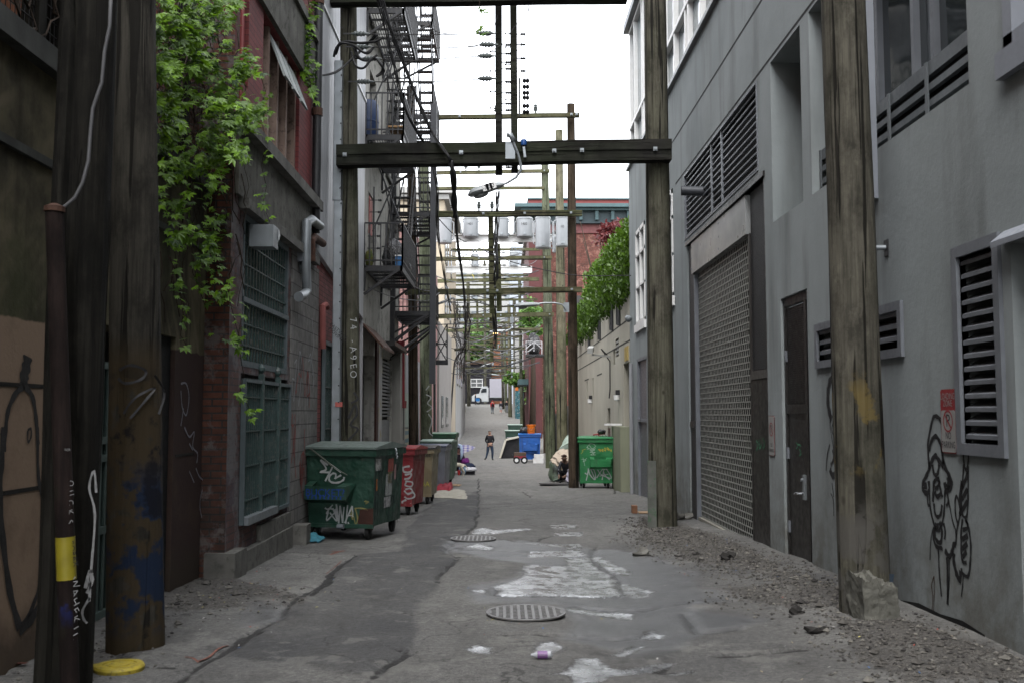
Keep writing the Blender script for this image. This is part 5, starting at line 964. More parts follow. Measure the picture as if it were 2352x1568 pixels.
def grille(label,y0,y1,z0,z1,x,nb,rails,fr=.05,posts=()):
    t=thing('window_grille',label,'grille',(x,y0,z0)); 
    for i in range(nb): y=y0+(y1-y0)*(i+.5)/nb; part(MB().box(x-.012,x+.012,y-.006,y+.006,z0,z1),'bar',m_bg,t)
    for z in rails: part(MB().box(x-.008,x+.016,y0,y1,z-.008,z+.008),'rail',m_bg,t)
    for q in ((y0-fr,y1+fr,z1,z1+fr*1.4),(y0-fr,y1+fr,z0-fr*1.4,z0),(y0-fr,y0,z0,z1),(y1,y1+fr,z0,z1)): part(MB().box(x-.02,x+.035,*q),'frame',mat('frame_bluegrey',(.10,.13,.14),.15,.6,8,.1),t)
    for y in posts: part(MB().box(x-.02,x+.045,y-.035,y+.035,z0-.05,z1+.12),'post',m_bg,t)
    return t
g1=grille('green barred window grille with four rows high on the red brick building',11.5,13.8,2.17,3.8,XL-.03,16,(2.35,2.6,3.06,3.3,3.55)); part(MB().box(XL-.03,XL+.02,11.45,13.85,2.84,2.9),'mid_rail',mat('frame_bluegrey',(.1,.1,.1)),g1)
t=thing('mesh_window','dusty mesh covered window panes behind the green window grille','window',(XL-.1,12,2.1)); part(MB().box(XL-.11,XL-.09,11.43,13.86,2.1,3.86),'pane',mat('dusty_mesh',(.075,.075,.058),.3,.7,5,.5,120,dirt=(.12,.17,.04)),t)
g2=grille('lower green barred railing panels under the window grille',11.5,13.9,.33,1.92,XL+.02,24,(.55,.95,1.35,1.75),.03,posts=(12.3,13.2)); b=MB(); b.bar((XL+.06,11.5,.33),(XL+.06,13.0,.33),.09); part(b,'bottom_pipe',m_galv,g2)
for y in (12.3,13.2): part(MB().lathe([(.02,0),(.05,.04),(.05,.08),(.01,.13)],(XL+.02,y,2.04),8),'finial',m_bg,g2)
t=thing('metal_sheet','dark graffiti covered backing sheet behind the lower green railing','sheet',(XL-.1,12.5,.3)); part(MB().box(XL-.14,XL-.1,11.45,13.95,.26,2.02),'sheet',mat('tagged_sheet',(.035,.038,.042),.5,.7,6,.2,dirt=(.15,.15,.165)),t)
# wooden windows with awning sashes
m_pw=mat('peeling_window_paint',(.33,.235,.19),.2,.8,5,.3,dirt=(.13,.095,.075)); m_sash=mat('sash_grey',(.33,.36,.35),.1,.6)
wn=thing('timber_window','peeling pink timber window with propped awning sashes on the red brick building','window',(XL,12.2,4.93))
part(MB().box(XL-.24,XL-.2,12.2,14.42,4.93,6.58),'panel',mat('window_panel',(.20,.135,.11),.2,.8,3,.2),wn)
for y in (12.2,12.68,13.2,13.75,14.33): part(MB().box(XL-.16,XL-.05,y,y+.09,4.93,6.58),'mullion',m_pw,wn)
part(MB().box(XL-.15,XL-.04,12.29,14.33,5.75,5.8),'transom',m_pw,wn) if 0 else None
for k,y in enumerate((12.78,13.3,13.85)):
    b=MB(); a=Vector((XL-.08,y,6.5)); c=Vector((XL+.13,y,5.95)); b.add([a,a+Vector((0,.42,0)),c+Vector((0,.42,0)),c,a+Vector((.03,0,.01)),a+Vector((.03,.42,.01)),c+Vector((.03,.42,.01)),c+Vector((.03,0,.01))],[(0,3,2,1),(4,5,6,7),(0,1,5,4),(1,2,6,5),(2,3,7,6),(3,0,4,7)]); part(b,'awning_sash',m_sash,wn)
t=thing('narrow_window','tall narrow timber window beside the creeper high on the red brick building','window',(XL,11.3,5.35)); part(MB().box(XL-.12,XL-.08,11.16,11.5,5.35,9),'panel',m_pw,t); part(MB().box(XL-.08,XL-.02,11.28,11.36,5.35,9),'mullion',m_pw,t)
part(MB().box(XL-.24,XL-.2,12.2,14.42,8.1,9.8),'upper_window',m_glass,RB)
t=thing('drain_pipe','black cast drain pipe at the end of the red brick building','pipe',(XL+.08,15.4,4.4)); part(MB().tube([(XL+.09,15.35,4.35),(XL+.09,15.35,14)],.07,12),'pipe',m_black,t,smooth=True)
for z in (4.4,6.2,8.0): part(MB().lathe([(.085,0),(.085,.12)],(XL+.09,15.35,z),12),'collar',m_rust,t)
t=thing('red_pipe','thin red pipe on the corner of the red brick building','pipe',(XL+.05,11.05,5)); part(MB().tube([(XL+.05,11.02,4.9),(XL+.05,11.02,13)],.025,8),'pipe',mat('red_pipe_paint',(.2,.03,.03),.2,.6),t,smooth=True)
t=thing('exhaust_hood','square galvanised exhaust hood jutting from the brick corner by the grille','vent',aX(572,553,XL)); c=aX(586,553,XL); b=MB(); s=.17; xo=XL+.12
b.box(XL+.02,XL+.3,c.y-.36,c.y-.1,c.z-.13,c.z+.13); part(b,'hood',m_galv,t); part(MB().tube([(XL-.1,c.y+.1,c.z+.04),(XL+.15,c.y+.1,c.z+.06),(XL+.2,c.y-.12,c.z+.05)],.13,12),'duct',mat('duct_foil',(.4,.42,.43),.1,.4,12,.2,metal=.5),t,smooth=True)
t=thing('gas_pipe','thick grey bent pipes with rusty elbows above the block wall','pipe',aX(700,600,XL)); P=[aX(x,y,XL+.14) for x,y in [(735,520),(716,505),(704,512),(703,560),(703,625),(705,668),(697,678),(686,682)]]; part(MB().tube(P,.07,12),'pipe',m_galv,t,smooth=True); P=[aX(x,y,XL+.12) for x,y in [(742,560),(722,545),(715,553),(716,600)]]; part(MB().tube(P,.06,12),'elbow',m_rust,t,smooth=True)
t=thing('junction_box','small grey junction box by the bent pipes','box',aX(683,578,XL)); c=aX(683,578,XL); part(MB().box(XL,XL+.1,c.y-.13,c.y+.13,c.z-.16,c.z+.12),'box',m_grey_m,t); part(MB().lathe([(.09,0),(.1,.05),(.05,.13)],aX(686,612,XL),10,ax='x'),'dome',m_galv,t,smooth=True)
# block wall
m_blk=bmat('tagged_blocks',(.25,.24,.225),(.21,.205,.195),(.10,.095,.09),.4,.2,.008,(.12,.10,.10),.35)
BW=thing('block_wall','grey concrete block wall covered in red and white tags behind the green dumpster','wall',(XL+.02,15,0)); part(MB().box(XL-.3,XL+.025,14.02,16.05,-.9,3.87),'wall',m_blk,BW)
b=MB(); r6=random.Random(5)
for i in range(12):
    y=r6.uniform(14.15,15.8); z=r6.uniform(.2,2.2); P=[Vector((XL+.031,y,z))]
    for k in range(5): P.append(P[-1]+Vector((0,r6.uniform(-.18,.2),r6.uniform(-.4,.4))))
    b.ribbon(P,.03,(1,0,0),m=0 if i%3 else 1)
part(b,'graffiti',[mat('faded_red',(.30,.08,.07),.2,.7),mat('faded_white',(.36,.37,.38),.1,.7)],BW)
part(MB().box(XL,XL+.22,14.3,14.62,-.6,-.02),'kerb_block',m_concrete,BW)
# pink lower storey and metal siding
PK=thing('siding_building','white metal clad building with pink brick ground floor behind the olive pole','building',(XL,18,0))
part(wallmesh(XL-.02,16.06,21.0,-1.2,4.4,[(16.55,18.0,-.2,2.75,.15),(18.6,20.6,-1.2,2.9,.2)],.15,-1),'brick_wall',bmat('pink_brick',(.34,.12,.11),(.26,.085,.08),(.14,.07,.065),dk=.4),PK)
n=NT('siding'); o=n.sep(); rib=n.math('PINGPONG',o[1],.15); c=n.mix(n.mr(n.noise(1,5,n.scale(n.P,(4,4,.3))),.45,.75,0,.5),(.52,.53,.55),(.30,.30,.31)); n.bump(n.mr(rib,.0,.03),.6,.02); m_sid=n.fin(c,.5,0,.4)
b=MB(); b.quad((XL+.05,15.66,4.15),(XL+.05,20.98,3.55),(XL+.05,20.98,13.5),(XL+.05,15.66,13.5)); b.quad((XL-.3,15.66,4.15),(XL-.3,20.98,3.55),(XL+.05,20.98,3.55),(XL+.05,15.66,4.15)); b.quad((XL-4,20.98,-1.2),(XL+.05,20.98,-1.2),(XL+.05,20.98,13.5),(XL-4,20.98,13.5)); b.quad((XL-4,15.66,4.15),(XL+.05,15.66,4.15),(XL+.05,15.66,13.5),(XL-4,15.66,13.5)); b.quad((XL-4,15.66,13.5),(XL+.05,15.66,13.5),(XL+.05,20.98,13.5),(XL-4,20.98,13.5)); part(b,'siding',m_sid,PK)
part(MB().box(XL+.05,XL+.075,15.66,20.99,8.2,8.26),'flashing',m_white,PK); 
grille('dark barred grille in the pink brick wall behind the dumpster',16.6,17.95,-.1,2.7,XL+.02,9,(.6,1.3,2.0),.05)
part(MB().box(XL-.18,XL-.14,16.5,18.1,-.2,2.8),'window',m_hole,PK); part(MB().box(XL-.16,XL-.12,18.6,20.6,-1.2,2.9),'door',mat('muted_door',(.12,.11,.1),.3,.7),PK)
t=thing('red_conduit','pinkish red looped conduit on the pink brick wall','pipe',aX(745,720,XL)); part(MB().tube([aX(x,y,XL+.08) for x,y in [(752,706),(748,700),(741,704),(741,760),(742,800)]],.05,8),'pipe',mat('pink_pipe',(.30,.10,.09),.2,.7),t,smooth=True)
# ---- old cream building with fire escapes
m_cream=mat('old_cream_render',(.48,.465,.42),.15,.88,1.5,.4,20,streak=.5,dirt=(.20,.19,.17),bd=.01)
CB=thing('cream_building','tall dirty cream building carrying two black fire escapes','building',(XL,24,0))
hh=[(22.0,23.1,4.85,6.5,.2),(22.0,23.1,7.7,9.3,.2),(25.2,26.0,4.9,6.4,.2),(25.2,26.0,7.7,9.2,.2),(21.3,23.3,-1.2,2.9,.3),(24.7,27.0,-1.2,3.0,.15),(22,23.1,10.4,12,.2)]
part(wallmesh(XL,21.02,28.6,-1.2,15,hh,.2,-1),'wall',m_cream,CB); b=MB(); b.quad((-9,28.6,-1.2),(XL,28.6,-1.2),(XL,28.6,15),(-9,28.6,15)); b.quad((-9,21.02,15),(XL,21.02,15),(XL,28.6,15),(-9,28.6,15)); b.quad((-9,21.02,13),(XL,21.02,13),(XL,21.02,15),(-9,21.02,15)); part(b,'end_wall',m_cream,CB)
for q in hh[:4]+hh[6:]: part(MB().box(XL-.18,XL-.14,*q[:4]),'window',m_glass,CB); part(MB().box(XL-.02,XL+.08,q[0]-.08,q[1]+.08,q[2]-.12,q[2]-.003),'sill',m_concrete,CB)
part(MB().box(XL-.28,XL-.24,21.3,23.3,-1.2,2.9),'mesh_door',mat('old_mesh',(.16,.16,.15),.4,.7,12,.5,90),CB); part(MB().box(XL-.1,XL+.05,23.35,23.75,-1.2,3.3),'brown_post',mat('brown_post',(.07,.03,.025),.2,.7),CB); part(MB().box(XL-.01,XL+.04,23.8,24.5,-1.2,3.3),'white_post',mat('white_post',(.45,.45,.45),.2,.7,2,.1,dirt=(.45,.36,.06)),CB)
t=thing('louvre_door','grey louvred door in the cream building under the fire escape','door',(XL,25,-.8)); part(MB().box(XL-.12,XL-.06,24.7,27,-1.2,1.4),'leaf',mat('grey_leaf',(.19,.195,.2),.1,.6),t)
for i in range(16): part(MB().box(XL-.11,XL-.05,24.75,26.95,1.48+i*.092,1.53+i*.092),'slat',mat('grey_leaf',(.1,.1,.1)),t)
part(MB().box(XL-.14,XL-.125,24.7,27,1.4,3),'backing',m_hole,t)
part(MB().box(XL-.02,XL+.22,27.05,28.5,-1.2,3.35),'pilaster',mat('pilaster_beige',(.33,.32,.29),.1,.85,2,.2,streak=.2),CB); part(MB().box(XL-.02,XL+.4,24.0,27.0,3.2,3.3),'awning',m_dark_m,CB); b=MB(); b.add([(XL,21.2,3.5),(XL,23.4,3.5),(XL+.45,23.4,3.0),(XL+.45,21.2,3.0),(XL,21.2,3.44),(XL,23.4,3.44),(XL+.45,23.4,2.94),(XL+.45,21.2,2.94)],[(0,1,2,3),(4,7,6,5),(0,3,7,4),(1,5,6,2),(2,6,7,3)]); part(b,'rusty_awning',m_rust,CB)
t=thing('wall_sign','small faded red notice on the cream wall beside the fire escape','sign',aX(851,500,XL)); c=aX(850,498,XL); part(MB().box(XL+.003,XL+.02,c.y-.25,c.y+.25,c.z-.42,c.z+.42),'board',mat('faded_notice',(.40,.12,.10),.3,.7,20,0),t)
# ---- fire escapes
m_fe=mat('fire_escape_black',(.020,.021,.024),.35,.55,8,.15,dirt=(.05,.04,.035))
def fire_escape(label,x0,x1,y0,y1,levels,stair,col=None,rail=.92,nb=9,yb=0):
    t=thing('fire_escape',label,'fire escape',(x0,y0,levels[0]))
    for li,z in enumerate(levels):
        p=MB(); p.box(x0,x1,y0,y0+.05,z-.12,z); p.box(x0,x1,y1-.05,y1,z-.12,z); p.box(x1-.05,x1,y0,y1,z-.12,z); p.box(x0,x0+.04,y0,y1,z-.1,z)
        k=int((x1-x0)/.055)
        for i in range(k): xx=x0+.03+i*.055; p.box(xx,xx+.014,y0+.05,y1-.05,z-.035,z-.01)
        for yy in np.arange(y0+.5,y1,.55): p.box(x0,x1-.05,yy,yy+.03,z-.09,z-.04)
        P_=part(p,'platform',m_fe,t)
        for yy in (y0+.02,y1-.04): b=MB(); b.bar((x0,yy,z-.62),(x1-.1,yy,z-.1),.06,.05); b.bar((x0+.0,yy,z-.55),(x0+.02,yy,z-.05),.05); part(b,'bracket',m_fe,t)
        R=MB(); h=rail
        for (a,c) in (((x0,y0),(x1,y0)),((x1,y0),(x1,y1))):
            for zz in (h,h*.12): R.bar((a[0],a[1],z+zz),(c[0],c[1],z+zz),.03)
            L=math.hypot(c[0]-a[0],c[1]-a[1]); n_=max(2,int(L/.105))
            for i in range(n_+1): f=i/n_; xx=a[0]+(c[0]-a[0])*f; yy=a[1]+(c[1]-a[1])*f; R.bar((xx,yy,z),(xx,yy,z+h),.036 if i in (0,n_) else .022)
        for zz in (h,): R.bar((x0,y1,z+zz),(x1,y1,z+zz),.03)
        part(R,'railing',m_fe,t)
    for li in range(len(levels)):
        za=levels[li]; zb=levels[li+1] if li+1<len(levels) else za+2.6
        sx0,sx1,sy0,sy1=stair; st=MB(); N=11
        for sx in (sx0,sx1): st.bar((sx,sy0,za),(sx,sy1,zb),.03,.14)
        S_=part(st,'stair_stringer',m_fe,t)
        tr=MB()
        for i in range(1,N): f=i/N; y=sy0+(sy1-sy0)*f; z=za+(zb-za)*f; tr.box(sx0,sx1,y-.09,y+.09,z-.02,z+.01)
        part(tr,'stair_treads',m_fe,t)['kind']='stuff'
        hr=MB()
        for sx in (sx0,sx1): hr.bar((sx,sy0,za+.85),(sx,sy1,zb+.85),.025)
        part(hr,'stair_handrail',m_fe,t)
    return t
f1=fire_escape('nearer black fire escape with trash bags on its lowest platform',XL+.02,-2.16,21.25,24.3,[4.72,7.58,10.4],(-2.92,-2.38,24.4,26.6))
f2=fire_escape('farther black fire escape with a tall square steel column',XL+.02,-1.92,26.45,29.4,[4.28,6.95,9.6,12.2],(-2.42,-2.02,29.2,27.0))
part(MB().box(-1.95,-1.79,26.4,26.56,2.35,9.9),'steel_column',mat('column_steel',(.035,.037,.045),.15,.5,4,.05),f2); part(MB().box(XL,XL+.12,26.4,26.5,3.3,9.9),'wall_column',m_fe,f2)
b=MB(); b.bar((XL,26.5,3.4),(-1.95,26.5,4.2),.08); b.bar((XL,26.5,3.0),(-1.95,28.5,4.1),.06); b.bar((XL,29.2,3.2),(-1.95,29.2,4.1),.06); part(b,'brace',m_fe,f2)
b=MB(); za=aY(0,830,30).z; b.bar(aY(994,832,30),aY(1029,832,30),.14); 
for y0_,y1_ in ((745,800),(780,830)): b.bar(aY(998,y0_,30),aY(1027,y1_,30),.03); b.bar(aY(1027,y0_,30),aY(998,y1_,30),.03)
b.bar(aY(1027,745,30),aY(1027,832,30),.04); b.bar(aY(998,832,30),aY(998,990,30),.07); b.bar(aY(998,790,30),aY(1027,790,30),.03); part(b,'drop_ladder',m_fe,f2)
b=MB(); b.bar(aY(903,10,24.3),aY(915,70,24.3),.05); b.bar(aY(908,0,24.3),aY(925,45,24.3),.04); b.bar(aY(922,42,24.3),aY(896,42,24.3),.04); b.bar(aY(915,60,24.3),aY(896,60,24.3),.04)
part(b,'top_ladder',m_fe,f1)
b=MB(); r9=random.Random(4)
for (y,z0_,z1_,xo) in ((24.6,4.8,7.4,.5),(24.9,7.7,10.2,.5),(22.6,5.7,7.5,.75),(22.2,8.5,10.3,.75),(25.6,10.4,12.8,.5)): b.bar((XL+.02,y,z0_),(XL+xo,y+.1,z1_),.035); b.bar((XL+xo,y,z0_),(XL+.02,y+.1,z1_),.03)
for k in range(9): b.box(XL+.02,XL+.62,25.0,25.04,7.7+k*.3,7.73+k*.3)
for x in (.05,.6): b.bar((XL+x,25.02,7.6),(XL+x,25.02,12.9),.035)
part(b,'cross_bracing',m_fe,f1)
b=MB()
for k in range(5): z=5.2+k*.28; b.lathe([(.01,0),(.035,.02),(.015,.04),(.035,.06),(.01,.08)],(XL+.2,21.9+.05*k,z),7,ax='x'); b.bar((XL,21.9+.05*k,z),(XL+.2,21.9+.05*k,z),.015)
b.bar((XL+.12,22,4.9),(XL+.12,22,6.6),.03); t=thing('insulator_rack','small rack of black insulators on the cream wall above the near fire escape','insulator',(XL+.1,22,5)); part(b,'rack',m_black,t)
# clutter on the escapes
def blob(name,label,cat,c,R,m,seed=1,sub=3,amp=.18,group=None,fr=5.0):
    bm=bmesh.new(); bmesh.ops.create_icosphere(bm,subdivisions=sub,radius=1)
    r=random.Random(seed); ph=[r.random()*6 for _ in range(9)]
    for v in bm.verts:
        p=v.co; k=1+amp*(math.sin(p.x*fr+ph[0]+2*math.sin(p.y*fr*.7+ph[1]))+.6*math.sin(p.y*fr*1.9+ph[2]+p.z*fr)+.5*abs(math.sin(p.z*fr*2.3+ph[3]+p.x*3)))*.6
        v.co=Vector((p.x*R[0]*k,p.y*R[1]*k,(max(p.z,-.75)+.75)/1.75*R[2]*k*1.0))
    me=D.meshes.new(name); bm.to_mesh(me); bm.free(); me.materials.append(m); me.polygons.foreach_set('use_smooth',[True]*len(me.polygons)); o=D.objects.new(name,me); C.objects.link(o); o.location=c
    return tag(o,label,cat,group)
m_bag=mat('black_plastic',(.012,.012,.014),.4,.28,9,1.0,14,bd=.05,spec=.6)
blob('trash_bag','shiny black trash bag on the lowest near fire escape platform','bag',(-2.42,22.0,4.72),(.24,.3,.62),m_bag,3)
blob('trash_bag','smaller black trash bag beside the blue box on the fire escape','bag',(-2.35,22.9,4.72),(.2,.3,.4),m_bag,5)
t=thing('blue_box','blue plastic box by the trash bags on the fire escape','box',(-2.25,21.6,4.73)); part(MB().box(-2.33,-2.2,21.45,21.75,4.73,4.95),'box',mat('blue_plastic',(.02,.16,.42),.1,.5),t); part(MB().box(-2.34,-2.19,21.44,21.76,4.953,4.98),'lid',m_white,t)
t=thing('blue_barrel','dark blue plastic barrel on the upper near fire escape platform','barrel',(-2.8,21.7,7.6)); part(MB().lathe([(.2,0),(.23,.1),(.24,.4),(.23,.75),(.18,.85)],(-2.99,21.7,7.6),14),'barrel',mat('barrel_blue',(.006,.03,.10),.15,.5),t,smooth=True); part(MB().lathe([(.235,0),(.25,.02),(.235,.04)],(-2.99,21.7,7.95),14),'ring',mat('barrel_blue',(.01,.05,.18)),t)
t=thing('wooden_table','small wooden topped table on the upper near fire escape platform','table',(-2.4,22.6,7.6)); part(MB().box(-2.62,-2.22,22.3,22.9,8.05,8.09),'tabletop',mat('tan_wood',(.35,.2,.08),.2,.6),t)
for x in (-2.6,-2.27):
    for y in (22.33,22.85): part(MB().box(x,x+.03,y,y+.03,7.59,8.05),'leg',m_black,t)
blob('potted_plant','small green and red plant pot on the near fire escape platform','plant',(-2.9,21.5,4.73),(.08,.08,.36),mat('plant_mix',(.08,.12,.03),.4,.7,20,0,dirt=(.35,.05,.03)),8)
# ---- farther left buildings
def bld(label,side,x,y0,y1,z1,m,wins=(),wm=None,depth=8,cap=None,z0=-2.5,bands=()):
    t=thing('building',label,'building',(x,y0,z0),'far buildings lining the alley'); s=-1 if side=='L' else 1
    b=MB(); b.box(min(x,x+s*depth),max(x,x+s*depth),y0,y1,z0,z1); part(b,'wall',m,t)
    for (a,c,d,e) in wins: 
        part(MB().box(min(x-s*.03,x+s*.1),max(x-s*.03,x+s*.1),a,c,d,e),'window',wm or m_glass,t); part(MB().box(min(x-s*.06,x),max(x-s*.06,x),a-.1,c+.1,d-.15,d-.003),'sill',m_concrete,t)
    for (za,zb,pr,bm_) in bands: part(MB().box(min(x-s*pr,x+s*depth),max(x-s*pr,x+s*depth),y0-pr,y1,za,zb),'cornice',bm_,t)
    return t
m_pink=bmat('far_pink_brick',(.46,.27,.25),(.40,.22,.21),(.34,.22,.2),dk=.2)
m_grey_s=mat('corrugated_grey',(.36,.38,.40),.12,.55,3,.1,streak=.3); m_sand=mat('sand_render',(.50,.43,.33),.1,.85,1,.1,streak=.2); m_whitew=mat('white_wall',(.42,.42,.41),.08,.8,1,.1,streak=.15); m_orange=bmat('far_orange_brick',(.40,.17,.09),(.34,.13,.07),(.3,.2,.15),dk=.2)
m_stripe=NT('striped_shutter'); o=m_stripe.sep(); cc=m_stripe.mix(m_stripe.mr(m_stripe.math('PINGPONG',o[2],.12),.05,.07),(.45,.42,.3),(.12,.22,.26)); m_stripe=m_stripe.fin(cc,.6)
t=bld('low grey clad shed with striped shutter and red pipe beside the dumpsters','L',XL,28.65,36,3.4,m_grey_s,depth=6)
part(MB().box(XL,XL+.04,30,33.5,-1.2,1.1),'shutter',m_stripe,t); part(MB().box(XL,XL+.05,30.2,33,1.15,2.2),'window_grille',mat('pale_green',(.35,.42,.36),.1,.6),t)
t=thing('red_standpipe','thick dark red standpipe on the grey shed beside the dark pole','pipe',aX(920,900,XL+.2)); part(MB().tube([aX(919,783,XL+.15),aX(919,935,XL+.15)],.13,10),'upper_pipe',mat('standpipe_red',(.22,.01,.02),.15,.5),t,smooth=True); part(MB().tube([aX(921,935,XL+.15),aX(920,1010,XL+.15)],.09,10),'lower_pipe',m_black,t,smooth=True); part(MB().lathe([(.16,-.1),(.17,.1)],aX(920,928,XL+.15),10),'coupling',mat('standpipe_red',(.2,.01,.02)),t)
bld('pale pink brick building behind the second fire escape','L',XL-.3,36,50,8.4,m_pink,[(38,39,1.2,3),(41,42,1.2,3),(45,46,1.2,3),(38,39,5,6.6),(42,43,5,6.6)],depth=10)
bld('beige panelled building with dark plinth beyond the pink brick one','L',XL-.2,50.2,62,6.2,mat('taupe_panels',(.30,.28,.26),.1,.8,1,.1,streak=.2),[(52,53.5,1,2.5),(56,58,1,2.5)],depth=8)
bld('cream and orange building with a moulded cornice rising above the pink one','L',XL-.7,62.2,78,15.6,m_sand,[(63.5,64.5,8,10),(66,67,8,10),(69,70,8,10),(63.5,64.5,11.3,13.3),(66,67,11.3,13.3),(70,71,11.3,13.3)],depth=12,bands=((15.0,15.3,.3,m_whitew),(15.35,15.7,.55,m_whitew)))
bld('white rendered building past the cornice building on the left','L',-3.7,78.3,98,9,m_whitew,[(80,81.5,4,6),(84,85.5,4,6),(88,89.5,4,6)],depth=10)
t=bld('dull brown building with red doors far down on the left','L',-4.7,98.3,118,8.5,mat('brown_wall',(.2,.14,.11),.15,.8,1,.1,streak=.2),depth=10); part(MB().box(-4.72,-4.65,100,103,-1,2.6),'red_door',mat('red_door',(.35,.03,.03),.1,.5),t)
bld('pale building nearest the cross street on the left','L',-5.8,118.3,148,10.5,m_sand,[(122,123.5,5,7),(128,129.5,5,7),(134,135.5,5,7)],depth=10)
bld('distant white block with rows of windows above the lamps','L',-9.2,168,185,26,m_whitew,depth=22)
# end of the alley
EB=thing('end_building','white building with big grey windows closing the alley above the trees','building',(-2,215,3)); part(MB().box(-16,3.2,215,226,3,34),'wall',m_whitew,EB)
for i,x in enumerate((-14,-11.6,-9.2,-6.8,-4.4,-2,.4)):
    for z in (21.5,26,30): part(MB().box(x,x+1.3,214.93,215,z,z+2.2),'window',mat('soft_grey_glass',(.22,.25,.27),.15,.3),EB)
GB2=thing('garage_building','charcoal garage with white gridded door window behind the truck','building',(-5,182,3)); part(MB().box(-9,-2.2,182,190,2.5,10.6),'wall',mat('charcoal_wall',(.035,.033,.04),.15,.8),GB2)
q0=aY(1081.5,870,181.9); q1=aY(1108,888,181.9)
part(MB().box(q0.x,q1.x,181.93,181.99,q1.z,q0.z),'window',mat('garage_glass',(.16,.17,.17),.2,.3),GB2)
for i in range(3): xx=q0.x+(q1.x-q0.x)*i/2; part(MB().box(xx-.08,xx+.08,181.85,181.92,q1.z-.1,q0.z+.1),'window_bar',m_white,GB2)
for i in range(3): zz=q1.z+(q0.z-q1.z)*i/2; part(MB().box(q0.x-.1,q1.x+.1,181.8,181.84,zz-.08,zz+.08),'window_bar',m_white,GB2)
part(MB().box(-9.1,-2.1,181.7,190,10.6,11.2),'fascia',mat('brown_fascia',(.12,.08,.06),.2,.8),GB2)
OB=thing('end_brick_building','orange brick building with ledge behind the box truck','building',(0,184,3)); part(MB().box(-2.15,1.15,184,196,2.5,17.5),'wall',m_orange,OB); part(MB().box(-2.3,4.5,183.6,184,9.3,9.7),'ledge',m_concrete,OB); part(MB().box(-.5,1.6,183.8,184,12.2,15.8),'window',mat('soft_grey_glass',(.2,.2,.2)),OB); part(MB().box(-2.2,4.5,183.7,184,17.5,18.1),'cornice',m_whitew,OB)
# ---- right far
t=bld('low dark timber and roller fence wall beyond the beige building','R',XR+.0,47.1,60,2.0,mat('dark_fence',(.09,.085,.075),.3,.8,2,.4,streak=.3),depth=.4); part(MB().box(XR-.06,XR,47.2,48.0,-2,7.5),'steel_strip',mat('blue_strip',(.42,.47,.52),.1,.5),t)
RBK=thing('cornice_building','tall red brick building with teal cornice and red parapet band','building',(4,94,-2))
m_farbrick=bmat('far_red_brick',(.20,.078,.060),(.15,.055,.043),(.15,.09,.075),.45,.16,.015,dk=.45,paint=(.30,.15,.12)); part(MB().box(XR+.05,26,94,112,-3,20.7),'wall',m_farbrick,RBK)
m_teal=mat('teal_cornice',(.055,.11,.12),.15,.6,2,.1); zt=aY(1300,457,93).z; zc=[aY(1300,y,93).z for y in (457,460,472,480,485,512,532)]
part(MB().box(XR-1.2,26.5,92.6,112,zc[1],zc[0]),'parapet_cap',m_teal,RBK); part(MB().box(XR-1.1,26,92.9,112,zc[2],zc[1]),'parapet_band',mat('parapet_red',(.36,.10,.095),.08,.7),RBK)
part(MB().box(XR-2.4,26.8,92.0,112,zc[3],zc[2]),'cornice_top',m_teal,RBK); part(MB().box(XR-1.8,26.6,92.5,112,zc[4],zc[3]),'cornice_step',m_teal,RBK); part(MB().box(XR-.3,26.4,93.2,112,zc[5],zc[4]),'frieze',mat('dark_teal',(.03,.055,.065),.15,.6),RBK); part(MB().box(XR-.1,26.2,93.8,94,zc[6],zc[5]),'brick_band',mat('purple_brick',(.22,.09,.09),.2,.8),RBK)
for i in range(10): part(MB().box(4.2+i*1.5,4.5+i*1.5,92.75,93.2,zc[5]+.25,zc[4]),'modillion',m_teal,RBK)
for (x,z,w_) in ((10.2,14.6,.7),(7.0,11.8,.6)): part(MB().box(x,x+w_,93.9,94,z,z+.9),'vent_hole',m_dark_m,RBK)
t=bld('maroon painted building with teal canopy far down on the right','R',2.3,88,112,18.5,mat('maroon_paint',(.105,.036,.036),.1,.75,1,.1,streak=.2),depth=1.15,bands=((18.1,18.5,.3,m_whitew),)); part(MB().box(1.4,2.3,90,96,4.2,4.7),'canopy',m_teal,t)
t=bld('pale narrow building with painted teal and orange mural at far right','R',1.5,122,150,14,m_whitew,depth=4)
part(MB().box(1.5,3.6,121.9,122,-1,5.2),'mural',mat('mural_teal',(.04,.16,.2),.6,.7,3,0,dirt=(.5,.5,.45)),t); part(MB().box(1.5,1.9,121.85,121.9,4.4,6.6),'orange_panel',mat('mural_orange',(.6,.18,.04),.2,.7),t); part(MB().box(2.6,3.0,121.85,121.9,4.0,6.2),'orange_panel',mat('mural_orange',(.6,.18,.04)),t)
bld('pale blue grey building beyond the maroon one on the right','R',1.2,168,200,30,mat('pale_bluegrey',(.42,.46,.52),.06,.7,1,.05,streak=.1),depth=14)
t=thing('black_gate','black slatted metal gate on the right beyond the blue dumpster','gate',(XR-.3,62,-1.2)); part(MB().box(XR-.25,XR-.15,60.2,75,-2,1.5),'panel',mat('slats_black',(.025,.025,.028),.3,.6,6,.4),t)
for i in range(12): part(MB().box(XR-.3,XR-.25,60.3+i*1.25,60.5+i*1.25,-2,1.6),'upright',m_black,t)
t=thing('balcony','caged metal balcony with black bags high on the right beyond the brown pole','balcony',aY(1225,800,70)); a=aY(1208,785,70); c=aY(1244,814,70); X0,X1_,Z0,Z1=a.x,c.x,c.z,a.z
b=MB(); b.box(X0,X1_+.5,69.5,71.5,Z0-.12,Z0); part(b,'floor',m_black,t)
b=MB()
